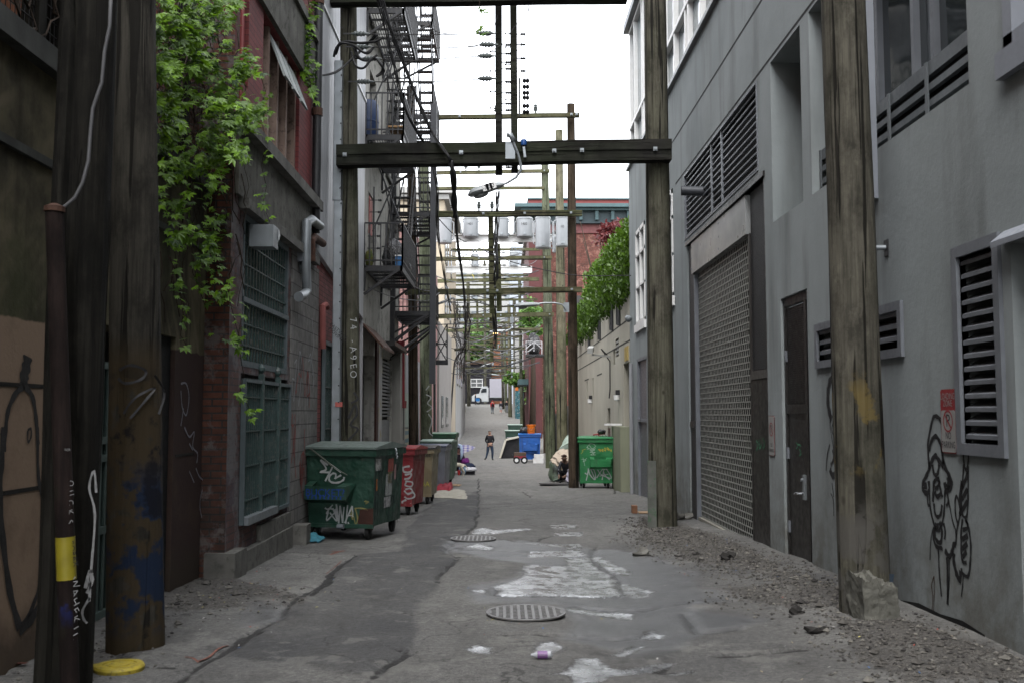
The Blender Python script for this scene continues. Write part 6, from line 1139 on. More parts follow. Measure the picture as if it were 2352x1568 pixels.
for (p,q) in (((X0,69.5,Z0),(X0,69.5,Z1)),((X1_,69.5,Z0),(X1_,69.5,Z1)),((X0,69.5,Z1),(X1_,69.5,Z1)),((X0,69.5,Z1-.15),(X1_,69.5,Z1-.15)),(((X0+X1_)/2,69.5,Z0+.2),((X0+X1_)/2,69.5,Z1)),((X0,69.5,Z1-.5),((X0+X1_)/2,69.5,Z1)),((X1_,69.5,Z1-.5),((X0+X1_)/2,69.5,Z1)),((X0,69.5,Z0+.1),((X0+X1_)/2,69.5,Z0+.5)),((X0,69.5,Z1),(X0,71.5,Z1)),((X0,69.5,Z1-.2),(X0,71.5,Z1-.2))): b.bar(p,q,.05)
part(b,'cage',mat('cage_white',(.5,.5,.52),.1,.5),t)
blob('trash_bag','heap of black bags inside the caged balcony','bag',((X0+X1_)/2,70.3,Z0),(.45,.5,1.4),m_bag,11)
t=thing('post_frame','rusty timber upright carrying the caged balcony','post',aY(1246,900,70)); part(MB().box(X1_+.1,X1_+.3,69.6,69.9,-1.5,Z1+3),'upright',m_pole_b,t); part(MB().box(X1_+.38,X1_+.6,69.9,70.1,-1.5,Z1+6),'white_strip',m_white,t)
# trees at the end and on the right
def tree(label,px,py,Y,R,n,seed,m=m_tree,size=.5,gz=None):
    c=aY(px,py,Y); gz=Gf(c.x,Y) if gz is None else gz; t=thing('tree',label,'tree',(c.x,Y,gz)); b=MB(); sh=[]; r=random.Random(seed)
    for k in range(n):
        d=Vector((r.gauss(0,1),r.gauss(0,1),r.gauss(0,1))).normalized()*(r.random()**.5); q=c+Vector((d.x*R[0],d.y*R[1],d.z*R[2])); leafcloud(b,sh,q,26,(R[0]*.16,R[1]*.16,R[2]*.13),size,r.random(),dirn=(0,0,-.1))
    b.build('crown',m,t,shade=sh); b=MB(); b.tube([(c.x,Y,gz),(c.x+.1,Y,(gz+c.z)/2),(c.x,Y,c.z)],[.3,.22,.12],8)
    for k in range(6): a=k*1.05; b.tube([(c.x,Y,gz+(c.z-gz)*.7),(c.x+math.cos(a)*R[0]*.6,Y+math.sin(a)*R[1]*.6,c.z+r.uniform(-.2,.5)*R[2])],[.1,.03],5)
    b.build('trunk',m_vine,t,smooth='all'); return t
tree('broad green tree at the end of the alley left of centre',1082,815,205,(4.2,3,6.5),150,31,size=.9)
tree('second green tree at the alley end behind the lit lamp',1112,790,210,(3.6,3,7),110,32,size=.9)
tree('green tree rising over the balcony on the right',1222,730,82,(1.0,1.2,1.6),60,33,size=.35)
tree('leafy tree reaching branches into the alley on the far right',1205,868,105,(2.3,1.5,.8),60,34,size=.4)
tree('low green tree on the far right beyond the maroon wall',1228,880,98,(1.0,1.5,3.0),60,35,size=.4)
# ---- creeper
r=random.Random(77); b=MB(); sh=[]
REG=[(355,-10),(420,-10),(560,-10),(545,45),(552,90),(575,150),(612,200),(605,260),(600,330),(570,330),(548,360),(520,390),(505,430),(500,500),(520,540),(512,600),(530,640),(540,700),(555,790),(540,820),(525,780),(500,720),(470,690),(440,700),(400,640),(380,540),(358,470)]
def inp(p,poly):
    x,y=p; ins=False
    for i in range(len(poly)):
        x1,y1=poly[i]; x2,y2=poly[(i+1)%len(poly)]
        if (y1>y)!=(y2>y) and x<x1+(y-y1)*(x2-x1)/(y2-y1): ins=not ins
    return ins
def pl(px,py,out):
    if px<520: 
        p=aX(px,py,X1+.06+out) if py>250 else aX(px,py,X1+.10+out)
        return p
    return aX(px,py,XL+.05+out)
clumps=[(r.uniform(355,615),r.uniform(-10,820),r.uniform(12,34)) for _ in range(235)]
clumps=[c for c in clumps if inp(c[:2],REG)]
for cx,cy,cr in clumps:
    k=int(cr*(1.3 if cy<400 else .42 if cy<600 else .2)); out0=abs(r.gauss(0,.12))+(.12 if cy<350 else .02)
    for _ in range(k):
        px=cx+r.gauss(0,cr*.5); py=cy+r.gauss(0,cr*.5)
        if px<350: continue
        leafc(b,sh,pl(px,py,out0+r.uniform(0,.14)),r.uniform(.045,.083),r,True)
strands=[[(600,270),(612,330),(600,380),(612,430),(603,470),(620,510)],[(400,560),(408,640),(420,720),(415,770),(432,800)],[(560,700),(545,780),(560,860),(552,900),(575,940),(580,965)],[(440,560),(450,640),(470,700),(500,690)],[(590,150),(610,210),(600,250)],[(520,640),(530,700),(545,760),(560,800)],[(395,600),(400,680),(425,700)]]
st=MB()
for s_ in strands:
    P=[pl(x,y,.08) for x,y in s_]; st.tube(P,.004,4)
    for i in range(len(s_)-1):
        for k in range(4):
            f=r.random(); px=s_[i][0]+(s_[i+1][0]-s_[i][0])*f+r.gauss(0,6); py=s_[i][1]+(s_[i+1][1]-s_[i][1])*f+r.gauss(0,6); leafc(b,sh,pl(px,py,.08+r.uniform(0,.06)),r.uniform(.05,.085),r,True)
for k in range(70):
    px=r.uniform(365,560); py=r.uniform(-10,600); P=[pl(px,py,.03)]
    for i in range(5): px+=r.gauss(0,10); py+=r.uniform(10,45); P.append(pl(px,py,.03+.02*r.random()))
    st.tube(P,r.uniform(.003,.008),4)
t=thing('creeper','bright green creeper cascading over the left wall and brick corner','creeper',(XL-.2,11,4)); b.build('foliage',m_leaf,t,shade=sh); st.build('stems',m_vine,t,smooth='all')
t=thing('creeper_strand','hanging strand of green creeper in front of the grey siding at top left','creeper',aY(705,0,14.6)); b=MB(); sh=[]; st=MB(); P=[(705,-20),(712,30),(700,75),(698,100),(708,130),(706,160),(714,200),(712,225)]; st.tube([aY(x,y,14.5) for x,y in P],.006,4)
for i in range(len(P)-1):
    for k in range(13): f=r.random(); leafc(b,sh,aY(P[i][0]+(P[i+1][0]-P[i][0])*f+r.gauss(0,7),P[i][1]+(P[i+1][1]-P[i][1])*f+r.gauss(0,7),14.5+r.uniform(-.1,.1)),r.uniform(.07,.12),r,True)
b.build('foliage',m_leaf,t,shade=sh); st.build('stem',m_vine,t,smooth='all')
t=thing('creeper_sprig','small sprig of creeper leaves dangling against the white sky at top centre','creeper',aY(1103,0,13)); b=MB(); sh=[]; st=MB(); st.tube([aY(x,y,13) for x,y in [(1103,-30),(1101,10),(1106,35),(1103,60),(1100,75)]],.004,4)
for (x,y) in [(1098,18),(1108,22),(1113,28),(1102,24),(1100,66),(1106,70),(1110,76),(1096,72),(1104,60),(1090,62)]: leafc(b,sh,aY(x,y,13),.07,r,True)
b.build('foliage',m_leaf,t,shade=sh); st.build('stem',m_vine,t,smooth='all')
# ================================================================ DUMPSTERS
def paint(name,c,rust=.35,dirt=(.05,.045,.04)):
    n=NT(name); f=n.mr(n.noise(2.5,6),.3,.7); col=n.mix(f,mul(c,.8),mul(c,1.2)); z=n.sep()[2]
    st=n.mr(n.noise(1,6,n.scale(n.P,(9,9,.6))),.55,.75,0,.5); col=n.mix(st,col,dirt)
    sc=n.mr(n.noise(7,9,rough=.75),.60,.66,0,rust*1.6); col=n.mix(sc,col,(.10,.045,.03)); sw=n.mr(n.noise(14,8,n.scale(n.P,(1,1,3)),.8),.66,.70,0,.4); col=n.mix(sw,col,mul(c,2.2))
    n.bump(n.math('ADD',n.noise(2.2,3),n.math('MULTIPLY',n.noise(9,5),.25)),.9,.05); return n.fin(col,n.mr(n.noise(5,4),.3,.7,.35,.65),0,.5)
m_lidk=mat('lid_black',(.02,.02,.022),.2,.4,4,.2)
def caster(t,x,y,r=.085,sw=0,m=None,zt=.2):
    b=MB(); b.box(x-.07,x+.07,y-.07,y+.07,zt-.02,zt+.005); b.box(x-.05,x-.04,y-.03,y+.03,r-.01,zt-.02); b.box(x+.04,x+.05,y-.03,y+.03,r-.01,zt-.02); cst=b.build('caster_fork',m_black if m is None else m,t)
    MB().lathe([(r*.75,-.028),(r,-.02),(r,.02),(r*.75,.028)],(x,y,r),16,ax='x').build('wheel',m_rubber,cst,smooth=True)
def dumpster(label,loc,rz,w_,d,h,m,lid,zb=.15,pocket=True,group='wheeled dumpsters and bins along the alley',slope=0.0,pk=None,name='dumpster',taper=.04,cr=.085,strokes=(),texts=(),rim=True,lidslope=.05):
    t=thing(name,label,'dumpster',(0,0,0),group); x=w_/2; b=MB()
    b.add([(-x+taper,taper,zb),(x-taper,taper,zb),(x-taper,d-taper,zb),(-x+taper,d-taper,zb),(-x,0,h),(x,0,h),(x,d,h+slope),(-x,d,h+slope)],[(0,3,2,1),(0,1,5,4),(1,2,6,5),(2,3,7,6),(3,0,4,7)])
    b.add([(-x+.03,.03,h-.02),(x-.03,.03,h-.02),(x-.03,d-.03,h+slope-.02),(-x+.03,d-.03,h+slope-.02)],[(0,1,2,3)])
    b.box(-x+taper-.01,x-taper+.01,taper-.02,taper+.02,zb-.03,zb+.03)
    b.build('body',m,t)
    if rim:
        b=MB()
        b.add([(-x-.035,-.035,h-.09),(x+.035,-.035,h-.09),(x+.035,d+.03,h-.09+slope),(-x-.035,d+.03,h-.09+slope),(-x-.035,-.035,h+.005),(x+.035,-.035,h+.005),(x+.035,d+.03,h+.005+slope),(-x-.035,d+.03,h+.005+slope)],[(0,1,5,4),(1,2,6,5),(2,3,7,6),(3,0,4,7),(0,3,2,1)]); b.build('rim',m,t)
    b=MB(); zl=h+.012; b.add([(-x-.045,-.055,zl),(x+.045,-.055,zl),(x+.045,d+.03,zl+slope),(-x-.045,d+.03,zl+slope),(-x-.045,-.055,zl+.03),(x+.045,-.055,zl+.03),(x+.04,d*.5,zl+.03+slope*.5+lidslope),(-x-.04,d*.5,zl+.03+slope*.5+lidslope),(x+.045,d+.03,zl+.035+slope),(-x-.045,d+.03,zl+.035+slope)],[(0,1,5,4),(4,5,6,7),(7,6,8,9),(1,2,8,6,5),(2,3,9,8),(3,0,4,7,9),(0,3,2,1)]); b.build('lid',lid,t)
    if pocket:
        u0,u1,za,zc=pk or (-x+.05,x*.45,h*.45,h*.68); pd=.17; b=MB()
        b.add([(u0,-pd,za),(u1,-pd,za),(u1,-pd,zc),(u0,-pd,zc),(u0,.01,za-.06),(u1,.01,za-.06),(u1+.1,.01,zc+.04),(u0,.01,zc+.06)],[(0,1,2,3),(0,4,5,1),(1,5,6,2),(0,3,7,4)])
        b.add([(u0,-pd+.008,za+.01),(u1,-pd+.008,za+.01),(u1,-pd+.008,zc),(u0,-pd+.008,zc)],[(0,3,2,1)]); b.add([(u0+.12,-pd,zc),(u0+.12,.0,zc+.06),(u0,.0,zc+.06),(u0,-pd,zc),(u1-.14,-pd,zc),(u1,-pd,zc),(u1+.1,.0,zc+.04),(u1-.10,.0,zc+.04)],[(0,1,2,3),(4,5,6,7)]); b.build('fork_pocket',m,t)
    for sx in (-1,1):
        for yy in (.13,d-.13): caster(t,sx*(x-.14),yy,cr,zt=zb)
    for mm,S_ in strokes:
        b=MB()
        for pts,wd in S_: b.ribbon([(p[0],-.004+taper*(h-p[1])/(h-zb) - (pd+.004 if (pocket and (pk or (0,0,0,0)) and pk and pk[0]<p[0]<pk[1] and pk[2]<p[1]<pk[3]) else 0),p[1]) for p in pts],wd,(0,-1,0))
        b.build('graffiti',mm,t)
    for mm,s_,u,v,sz,yy in texts:
        b=MB(); put_text(b,s_,(u,yy,v),(1,0,0),(0,0,1),sz); b.build('lettering',mm,t)
    t.location=loc; t.rotation_euler=(0,0,rz); return t
W1,H1=1.1,1.30
def fd(x,y): return ((x-65)/965*W1-W1/2, 1.22-(y-240)/1100*1.08)
st=[([(270,280),(350,420),(262,465),(390,470)],.028),([(270,280),(372,360)],.026),([(335,290),(560,465)],.026),([(440,385),(335,605)],.024),([(400,510),(390,580),(430,620),(520,620),(590,580),(600,535)],.028),([(400,520),(440,485),(480,490),(485,540),(475,560),(560,505)],.026)]
st2=[([(330,1010),(370,1030),(410,1000),(440,960)],.022),([(350,1100),(400,1020),(470,1040),(500,1000)],.022),([(380,1060),(355,1200),(490,1050)],.022),([(400,1080),(480,1190),(500,1180),(440,1010)],.022),([(470,1040),(500,1150),(490,950)],.022),([(495,960),(525,1240)],.022),([(525,1240),(545,970)],.022),([(545,970),(580,1230)],.022),([(580,1230),(600,990)],.02),([(625,1240),(650,960)],.02),([(610,1230),(715,970)],.022),([(715,970),(725,1140)],.02),([(640,1120),(720,1110)],.018),([(655,1215),(670,1260)],.02),([(490,1270),(560,1255),(640,1262)],.022)]
st3=[([(690,1080),(720,1180),(700,1010)],.018),([(735,1290),(790,1180),(760,1020)],.02),([(745,1010),(830,1000),(930,1020)],.02),([(720,1060),(770,1300)],.012),([(880,900),(940,900),(900,940)],.014),([(905,880),(910,925)],.014)]
cv=lambda S_:[([fd(*p) for p in pts],w_) for pts,w_ in S_]
m_dg=paint('dumpster_green',(.008,.046,.028))
TH=math.radians(-14); fr=Vector((-1.9,14.9,0)); ctr=fr-Vector((math.cos(TH),math.sin(TH),0))*W1/2
DG=dumpster('big dark green dumpster with silver tags, nearest on the left',(ctr.x,ctr.y,Gf(-2.2,15.2)),TH,W1,1.26,1.33,m_dg,mat('lid_grey_green',(.13,.165,.15),.25,.38,3,.2,10),zb=.205,pk=(-.49,.16,.60,.80),
 strokes=[(m_gf_w,cv(st)+cv(st2)),(mat('spray_dirty_yellow',(.22,.20,.08),.3,.7),cv(st3))],cr=.098,lidslope=.07)
def dg_part(b,name,m): o=b.build(name,m,DG); return o
b=MB(); put_text(b,'BUCKET?',(-.16,-.178,.70),(1,0,0),(0,0,1),.155); 
for i in range(9): b.ribbon([(-.43+i*.065,-.1775,.66),(-.43+i*.065,-.1775,.61)],.02,(0,-1,0),sm=False)
dg_part(b,'blue_lettering',m_gf_b)
b=MB(); P=[fd(*p) for p in [(820,1030),(900,1010),(1010,1000),(1000,1330),(920,1310),(800,1290),(790,1200),(810,1100)]]; b.add([(p[0],-.003+.04*(1.30-p[1])/1.13,p[1]) for p in P],[tuple(range(len(P)))]); dg_part(b,'rust_patch',mat('rust_paint',(.05,.022,.016),.3,.8,6,.2))
b=MB(); b.bar(( -.47,-.05,1.36),(-.08,-.03,1.07),.018); b.bar((-.08,-.03,1.07),(.12,-.015,.96),.012); dg_part(b,'lock_bar',mat('bar_rust',(.10,.11,.09),.3,.5,10,.1))
# side stickers and dribbles on the right face (local x = +w/2)
def sidept(v_,z): tx=W1/2-.04*(1.30-z)/1.13; return (tx+.004,v_,z)
for (v0,v1,za,zc,cc) in [(.05,.28,1.02,1.2,(.42,.42,.40)),(.50,.78,.62,.95,(.34,.36,.35)),(.58,.82,.98,1.18,(.35,.10,.08)),(.86,.94,.85,1.08,(.4,.25,.24)),(.6,.78,.80,.97,(.25,.22,.08)),(.10,.16,.72,.9,(.40,.14,.03)),(.45,.74,.44,.60,(.38,.38,.38))]:
    b=MB(); b.add([sidept(v0,za),sidept(v1,za),sidept(v1,zc),sidept(v0,zc)],[(0,1,2,3)]); dg_part(b,'sticker',mat('sticker_%d'%(v0*100),cc,.3,.7,12,.1,dirt=(.1,.1,.1)))
b=MB(); r7=random.Random(9)
for i in range(26): v=r7.uniform(.05,1.1); z=r7.uniform(.5,1.2); b.ribbon([sidept(v,z),sidept(v+r7.uniform(-.02,.02),z-.15),sidept(v,z-r7.uniform(.2,.45))],r7.uniform(.006,.016),(1,0,0))
for P in [[(.15,1.05),(.2,.98),(.25,1.05)],[(.45,.45),(.5,.55),(.56,.42)],[(.75,.5),(.83,.6),(.92,.48)],[(.95,1.1),(1.0,.98),(1.05,1.1)],[(.3,1.08),(.34,1.0),(.4,1.08)]]: b.ribbon([tuple(Vector(sidept(*p))+Vector((.001,0,0))) for p in P],.02,(1,0,0))
dg_part(b,'black_graffiti',mat('side_dribbles',(.03,.035,.04),.3,.7))
b=MB(); 
for i in range(7): b.lathe([(.012,-.012),(.018,0),(.012,.012)],(W1/2+.05+.01*(i%2),.75+.012*i,1.33-.025*i),8)
dg_part(b,'chain',m_galv)
b=MB(); b.tube([(-.02,-.03,.2),(.08,-.03,.2)],.035,10); dg_part(b,'tow_tube',m_grey_m)
def bin_at(label,px,py,Y,w_,d,h,m,lid,rz=0,**k):
    c=aY(px,py,Y); return dumpster(label,(c.x,Y,Gf(c.x,Y)),math.radians(rz),w_,d,h,m,lid,**k)
m_rd=paint('bin_red',(.21,.015,.02),.2,(.3,.16,.15)); m_bg2=paint('bin_beige',(.22,.175,.10),.1); m_gb=paint('bin_grey',(.16,.17,.20),.2,(.05,.06,.10)); m_g2=paint('bin_green',(.010,.07,.032),.1); m_blu=paint('bin_blue',(.008,.10,.40),.08); m_gr3=paint('bin_bright_green',(.012,.20,.055),.12)
m_lidb=mat('lid_navy',(.03,.045,.10),.2,.4,4,.2); m_lidg=mat('lid_pale_green',(.32,.42,.36),.2,.45,4,.2)
sr=[([(-.15,.95),(-.28,.92),(-.26,.84),(-.14,.84),(-.10,.9)],.035),([(-.25,.78),(-.12,.80),(-.16,.72),(-.26,.70)],.035),([(-.24,.66),(-.1,.64),(-.12,.56),(-.24,.58),(-.22,.64)],.03),([(-.24,.5),(-.14,.52),(-.1,.46),(-.2,.42),(-.26,.48)],.03),([(-.2,.4),(-.08,.44),(-.06,.36),(-.18,.32),(-.26,.36)],.03),([(-.22,.3),(-.3,.26),(-.26,.2),(-.12,.22)],.035)]
bin_at('weathered red bin with white tag between the green dumpster and the beige bin',909,1178,19.5,.70,.9,1.25,m_rd,mat('lid_red',(.3,.03,.035),.2,.4,4,.2),-10,zb=.2,pocket=False,strokes=[(m_gf_w,[([(p[0]+.42,p[1]) for p in q],w_) for q,w_ in sr])],name='wheeled_bin',cr=.09)
t=bin_at('beige bin with scrawled lettering, third from the camera on the left',958,1156,22.5,.70,1.0,1.22,m_bg2,m_lidk,-4,zb=.2,pocket=False,texts=[(m_gf_k,'Bucket',.12,1.1,.13,-.008),(m_gf_y,'DOA',.1,.45,.16,.015)],name='wheeled_bin',cr=.09)
bin_at('dull grey bin with navy lid behind the beige bin',990,1120,28.4,.8,1.0,1.20,m_gb,m_lidb,-6,zb=.05,pocket=False,name='wheeled_bin',cr=.04)
b=MB(); b.box(.30,.301,0,0,0,0) if 0 else None
bin_at('green bin with pale green lid beside the grey bin',1000,1110,30.6,.9,1.1,1.32,m_g2,m_lidg,-6,zb=.18,pocket=False,name='dumpster')
bin_at('green dumpster with mossy lid behind the bins, below the yellow post',1015,1075,36.5,.95,1.1,1.55,m_g2,mat('lid_green',(.03,.12,.06),.2,.4,4,.2),-3,zb=.2,pocket=False)
def g2f(x,y): return ((x-940)/(1478-940)*1.0-.5,1.42-(y-450)/(1105-450)*1.22)
sg=[([(1030,970),(1070,990),(1085,900)],.03),([(1090,930),(1050,1090)],.025),([(1085,910),(1110,1000),(1190,1080),(1120,910)],.028),([(1120,910),(1170,920),(1200,1020),(1190,1080)],.025),([(1215,1050),(1320,905),(1300,1080)],.028),([(1230,920),(1290,1000),(1440,1060)],.025),([(1320,905),(1340,1000),(1420,1080)],.025),([(1340,930),(1360,900),(1445,1040),(1400,1060)],.028),([(1260,1020),(1400,990)],.022)]
sg2=[([(1060,580),(1110,520),(1180,530),(1190,570),(1120,600),(1060,570)],.018),([(1100,540),(1150,600),(1200,590)],.016),([(1060,600),(1090,600)],.014),([(1110,620),(1190,610),(1110,650),(1195,650),(1120,690),(1200,690)],.018),([(1140,620),(1170,690)],.016),([(975,760),(1050,770),(1000,800),(1060,740)],.012),([(1000,730),(1030,860)],.012)]
cg=lambda S_:[([g2f(*p) for p in q],w_) for q,w_ in S_]
bin_at('bright green dumpster with white tag, right of the brown pole',1370,1120,29.2,1.0,1.05,1.42,m_gr3,mat('lid_bright_green',(.03,.25,.09),.2,.4,4,.2),1,zb=.18,pk=(-.19,.40,.63,.85),strokes=[(m_gf_w,cg(sg)),(mat('tag_pale_green',(.35,.5,.38),.1,.6),cg(sg2)),(m_gf_y,cg([([(1240,600),(1280,640),(1260,600),(1320,640),(1300,600),(1360,630),(1340,580),(1410,620),(1380,570),(1450,640),(1440,600)],.02),([(970,670),(1000,640),(990,620),(1040,600)],.015)]))],cr=.08)
b=MB()
bin_at('blue dumpster with orange bucket on top, far right side',1217,1055,56.5,1.2,1.0,1.52,m_blu,mat('lid_blue',(.01,.12,.42),.15,.4,4,.2),0,zb=.18,pk=(-.35,.42,.65,1.0))
bin_at('dark green dumpster leaned on by the mattress behind the blue dumpster',1184,1027,66,1.05,.9,1.15,m_g2,m_lidk,0,zb=.15,pk=(-.3,.3,.5,.8))
bin_at('dark green dumpster with pale lid, second behind the blue dumpster',1180,1000,77,1.3,.9,1.25,m_dg,m_lidg,0,zb=.1,pocket=False); bin_at('dark green dumpster farthest up the slope on the right',1183,985,86,1.2,.9,1.25,m_dg,m_lidg,0,zb=.1,pocket=False)
# items around
c=aY(1220,1000,56.9); t=thing('bucket','bright orange bucket standing on the blue dumpster','bucket',(c.x,56.9,Gf(c.x,56.5)+1.56)); z=Gf(c.x,56.5)+1.60; part(MB().lathe([(.2,0),(.25,.44),(.27,.45),(.27,.5)],(c.x,56.9,z),16),'bucket',mat('orange_plastic',(.75,.17,.01),.06,.4),t,smooth=True); part(MB().tube([(c.x-.27,56.9,z+.46),(c.x-.2,56.65,z+.3),(c.x,56.6,z+.22),(c.x+.2,56.65,z+.3),(c.x+.27,56.9,z+.46)],.012,5),'handle',m_black,t)
blob('trash_bag','black sack lying behind the orange bucket on the blue dumpster','bag',(c.x-.42,57.1,z-.02),(.22,.25,.35),m_bag,14)
c=aY(1172,1020,62); t=thing('mattress','white edged dark mattress propped on its side against the green dumpster','mattress',(c.x,62.5,Gf(c.x,62))); zg=Gf(c.x,62); xa=aY(1149,1026,62).x; xb=aY(1192,1000,62).x
b=MB(); b.add([(xa,62,zg),(xa+.35,62,zg+1.12),(xb,62.4,zg+1.30),(xb,62.4,zg+.02),(xa+.02,62.3,zg),(xa+.37,62.3,zg+1.12),(xb,62.7,zg+1.3),(xb,62.7,zg)],[(0,1,2,3),(4,7,6,5),(0,4,5,1),(1,5,6,2),(3,2,6,7)]); part(b,'fabric',mat('mattress_dark',(.03,.03,.032),.3,.85),t)
b=MB(); b.bar((xa-.02,61.95,zg+.05),(xa+.33,61.95,zg+1.14),.25,.12); b.bar((xa+.33,61.95,zg+1.16),(xb,62.3,zg+1.34),.12,.1); part(b,'border',mat('mattress_edge',(.62,.59,.5),.08,.8),t)
t=thing('foam_box','white foam cooler boxes stacked in front of the blue dumpster','box',aG(1231,1055)); c=aY(1236,1056,54.8); c.z=Gf(c.x,54.8); part(MB().box(c.x-.28,c.x+.28,c.y-.2,c.y+.2,c.z+.01,c.z+.26),'lower_box',m_white,t); part(MB().box(c.x-.22,c.x+.3,c.y-.2,c.y+.2,c.z+.27,c.z+.48),'upper_box',m_white,t)
c=aY(1183,1052,54.5); c.z=Gf(c.x,54.5); t=thing('pull_wagon','small red pull wagon with white wheels left of the blue dumpster','wagon',c); part(MB().box(c.x-.05,c.x+.6,c.y-.2,c.y+.2,c.z+.27,c.z+.40),'tray',mat('wagon_red',(.35,.03,.04),.1,.5),t); part(MB().box(c.x-.05,c.x+.6,c.y-.2,c.y+.2,c.z+.42,c.z+.6),'slatted_side',mat('wagon_wood',(.12,.08,.06),.2,.7),t)
for x in (.08,.5): 
    wv=MB().lathe([(.17,-.02),(.185,0),(.17,.02)],(c.x+x,c.y-.24,c.z+.185),16,ax='y').build('wheel',m_rubber,t,smooth=True); MB().lathe([(.10,-.03),(.1,.03)],(c.x+x,c.y-.245,c.z+.185),12,ax='y').build('hub',m_white,wv)
part(MB().bar((c.x-.05,c.y,c.z+.2),(c.x-.15,c.y-.3,c.z+.5),.025),'handle',m_black,t)
# yellow post, bench frame
c=aG(1045,1003); t=thing('bollard','bright yellow steel bollard beside the tall green left pole','bollard',c); c=aY(1046,1000,58); part(MB().box(c.x-.12,c.x+.12,57.9,58.1,Gf(c.x,58),Gf(c.x,58)+1.25),'post',mat('bollard_yellow',(.75,.42,.01),.08,.5),t); t.location=(c.x,58,Gf(c.x,58))
for ch in t.children: ch.location=(ORG[t.name][0]-c.x,ORG[t.name][1]-58,ORG[t.name][2]-Gf(c.x,58))
# ================================================================ PEOPLE
def person(label,loc,rz,H,J,cols,hair=None,extra=None,legs='pants',fat=1.0):
    """J overrides joint positions (metres for a 1.75 m body, facing -y)"""
    P=dict(pel=(0,0,.95),sp=(0,.01,1.13),ch=(0,.01,1.34),nk=(0,.01,1.50),hb=(0,-.005,1.575),hd=(0,-.01,1.64),ht=(0,0,1.70),
     lh=(.09,0,.90),lk=(.10,-.02,.50),la=(.10,.03,.09),lt=(.11,-.13,.035),rh=(-.09,0,.90),rk=(-.10,-.02,.50),ra=(-.10,.03,.09),rt=(-.11,-.13,.035),
     ls=(.17,.01,1.42),le=(.23,.03,1.14),lw=(.23,-.06,.90),lm=(.225,-.10,.83),rs=(-.17,.01,1.42),re=(-.23,.03,1.14),rw=(-.23,-.06,.90),rm=(-.225,-.10,.83)); P.update(J)
    R=dict(pel=.135,sp=.125,ch=.15,nk=.058,hb=.082,hd=.097,ht=.07,lh=.098,lk=.064,la=.043,lt=.035,rh=.098,rk=.064,ra=.043,rt=.035,ls=.068,le=.046,lw=.03,lm=.032,rs=.068,re=.046,rw=.03,rm=.032)
    bulk=1.12*fat
    E=[('pel','sp'),('sp','ch'),('ch','nk'),('nk','hb'),('hb','hd'),('hd','ht'),('pel','lh'),('lh','lk'),('lk','la'),('la','lt'),('pel','rh'),('rh','rk'),('rk','ra'),('ra','rt'),('ch','ls'),('ls','le'),('le','lw'),('lw','lm'),('ch','rs'),('rs','re'),('re','rw'),('rw','rm')]
    for s_ in 'lr':
        w0=Vector(P[s_+'w']); m0=Vector(P[s_+'m']); d=(m0-w0).normalized(); x=d.cross(Vector((0,1,0))); x=x.normalized() if x.length>.1 else Vector((1,0,0))
        for k,(o,L) in enumerate(((-.028,.075),(-.01,.085),(.01,.08),(.028,.065),(.04,.05))):
            n1='%sf%d'%(s_,k); n2='%sg%d'%(s_,k); base=m0+x*o*.7 if k<4 else w0.lerp(m0,.4)+x*.03; P[n1]=tuple(base+d*L*.5+x*o*.5); P[n2]=tuple(base+d*L+Vector((0,-.02,0))+x*o*.4); R[n1]=.0095; R[n2]=.008; E+= [(s_+'m',n1),(n1,n2)]
    k=H/1.75; names=list(P); me=D.meshes.new('person'); me.from_pydata([tuple(Vector(P[n])*k) for n in names],[(names.index(a),names.index(c)) for a,c in E],[])
    o=D.objects.new('tmp',me); C.objects.link(o); sm=o.modifiers.new('s','SKIN'); sm.use_smooth_shade=True; ss=o.modifiers.new('u','SUBSURF'); ss.levels=1; ss.render_levels=1
    for i,n in enumerate(names):
        sv=me.skin_vertices[0].data[i]; r_=R[n]*k*(bulk if n not in('hd','hb','ht','lm','rm') and len(n)<3 or n in('pel','sp') else 1); sv.radius=(r_,r_*(.78 if n in('sp','ch','pel') else 1.0)); sv.use_root=(n=='pel')
    dg=bpy.context.evaluated_depsgraph_get(); ev=o.evaluated_get(dg); m2=D.meshes.new_from_object(ev); D.objects.remove(o)
    mats=[cols['skin'],cols['shirt'],cols['pants'],cols['shoes']]; m2.materials.clear(); [m2.materials.append(m) for m in mats]
    reg={'pel':2,'sp':1,'ch':1,'nk':0,'hb':0,'hd':0,'ht':0,'lh':2,'rh':2,'lk':2,'rk':2,'la':3,'ra':3,'lt':3,'rt':3,'ls':1,'rs':1,'le':1,'re':1,'lw':1,'rw':1}
    segs=[(Vector(P[a])*k,Vector(P[c])*k,a,c) for a,c in E]
    for p in m2.polygons:
        c=p.center; best=1e9; bi=0
        for (a,b_,na,nb_) in segs:
            ab=b_-a; t_=max(0,min(1,(c-a).dot(ab)/max(1e-9,ab.dot(ab)))); dd=(a+ab*t_-c).length
            if dd<best: best=dd; bi=(na,nb_,t_)
        na,nb_,t_=bi; s2={'sp':1 if not(na=='pel' and t_<.2) else 2}
        if nb_ in('sp',): r_=2 if t_<.35 else 1
        elif nb_=='ch': r_=1
        elif nb_=='nk': r_=1 if t_<.6 else 0
        elif nb_ in('hb','hd','ht'): r_=0
        elif nb_ in('lh','rh'): r_=2
        elif nb_ in('lk','rk'): r_=2
        elif nb_ in('la','ra'): r_=(2 if legs=='pants' else 0) if t_<.9 else 3
        elif nb_ in('lt','rt'): r_=3
        elif nb_ in('ls','rs','le','re'): r_=1
        elif nb_ in('lw','rw'): r_=1 if t_<.85 else 0
        else: r_=0
        p.material_index=r_; p.use_smooth=True
    m2.name='person'; o=D.objects.new('person',m2); C.objects.link(o); tag(o,label,'person'); hd=Vector(P['hd'])*k
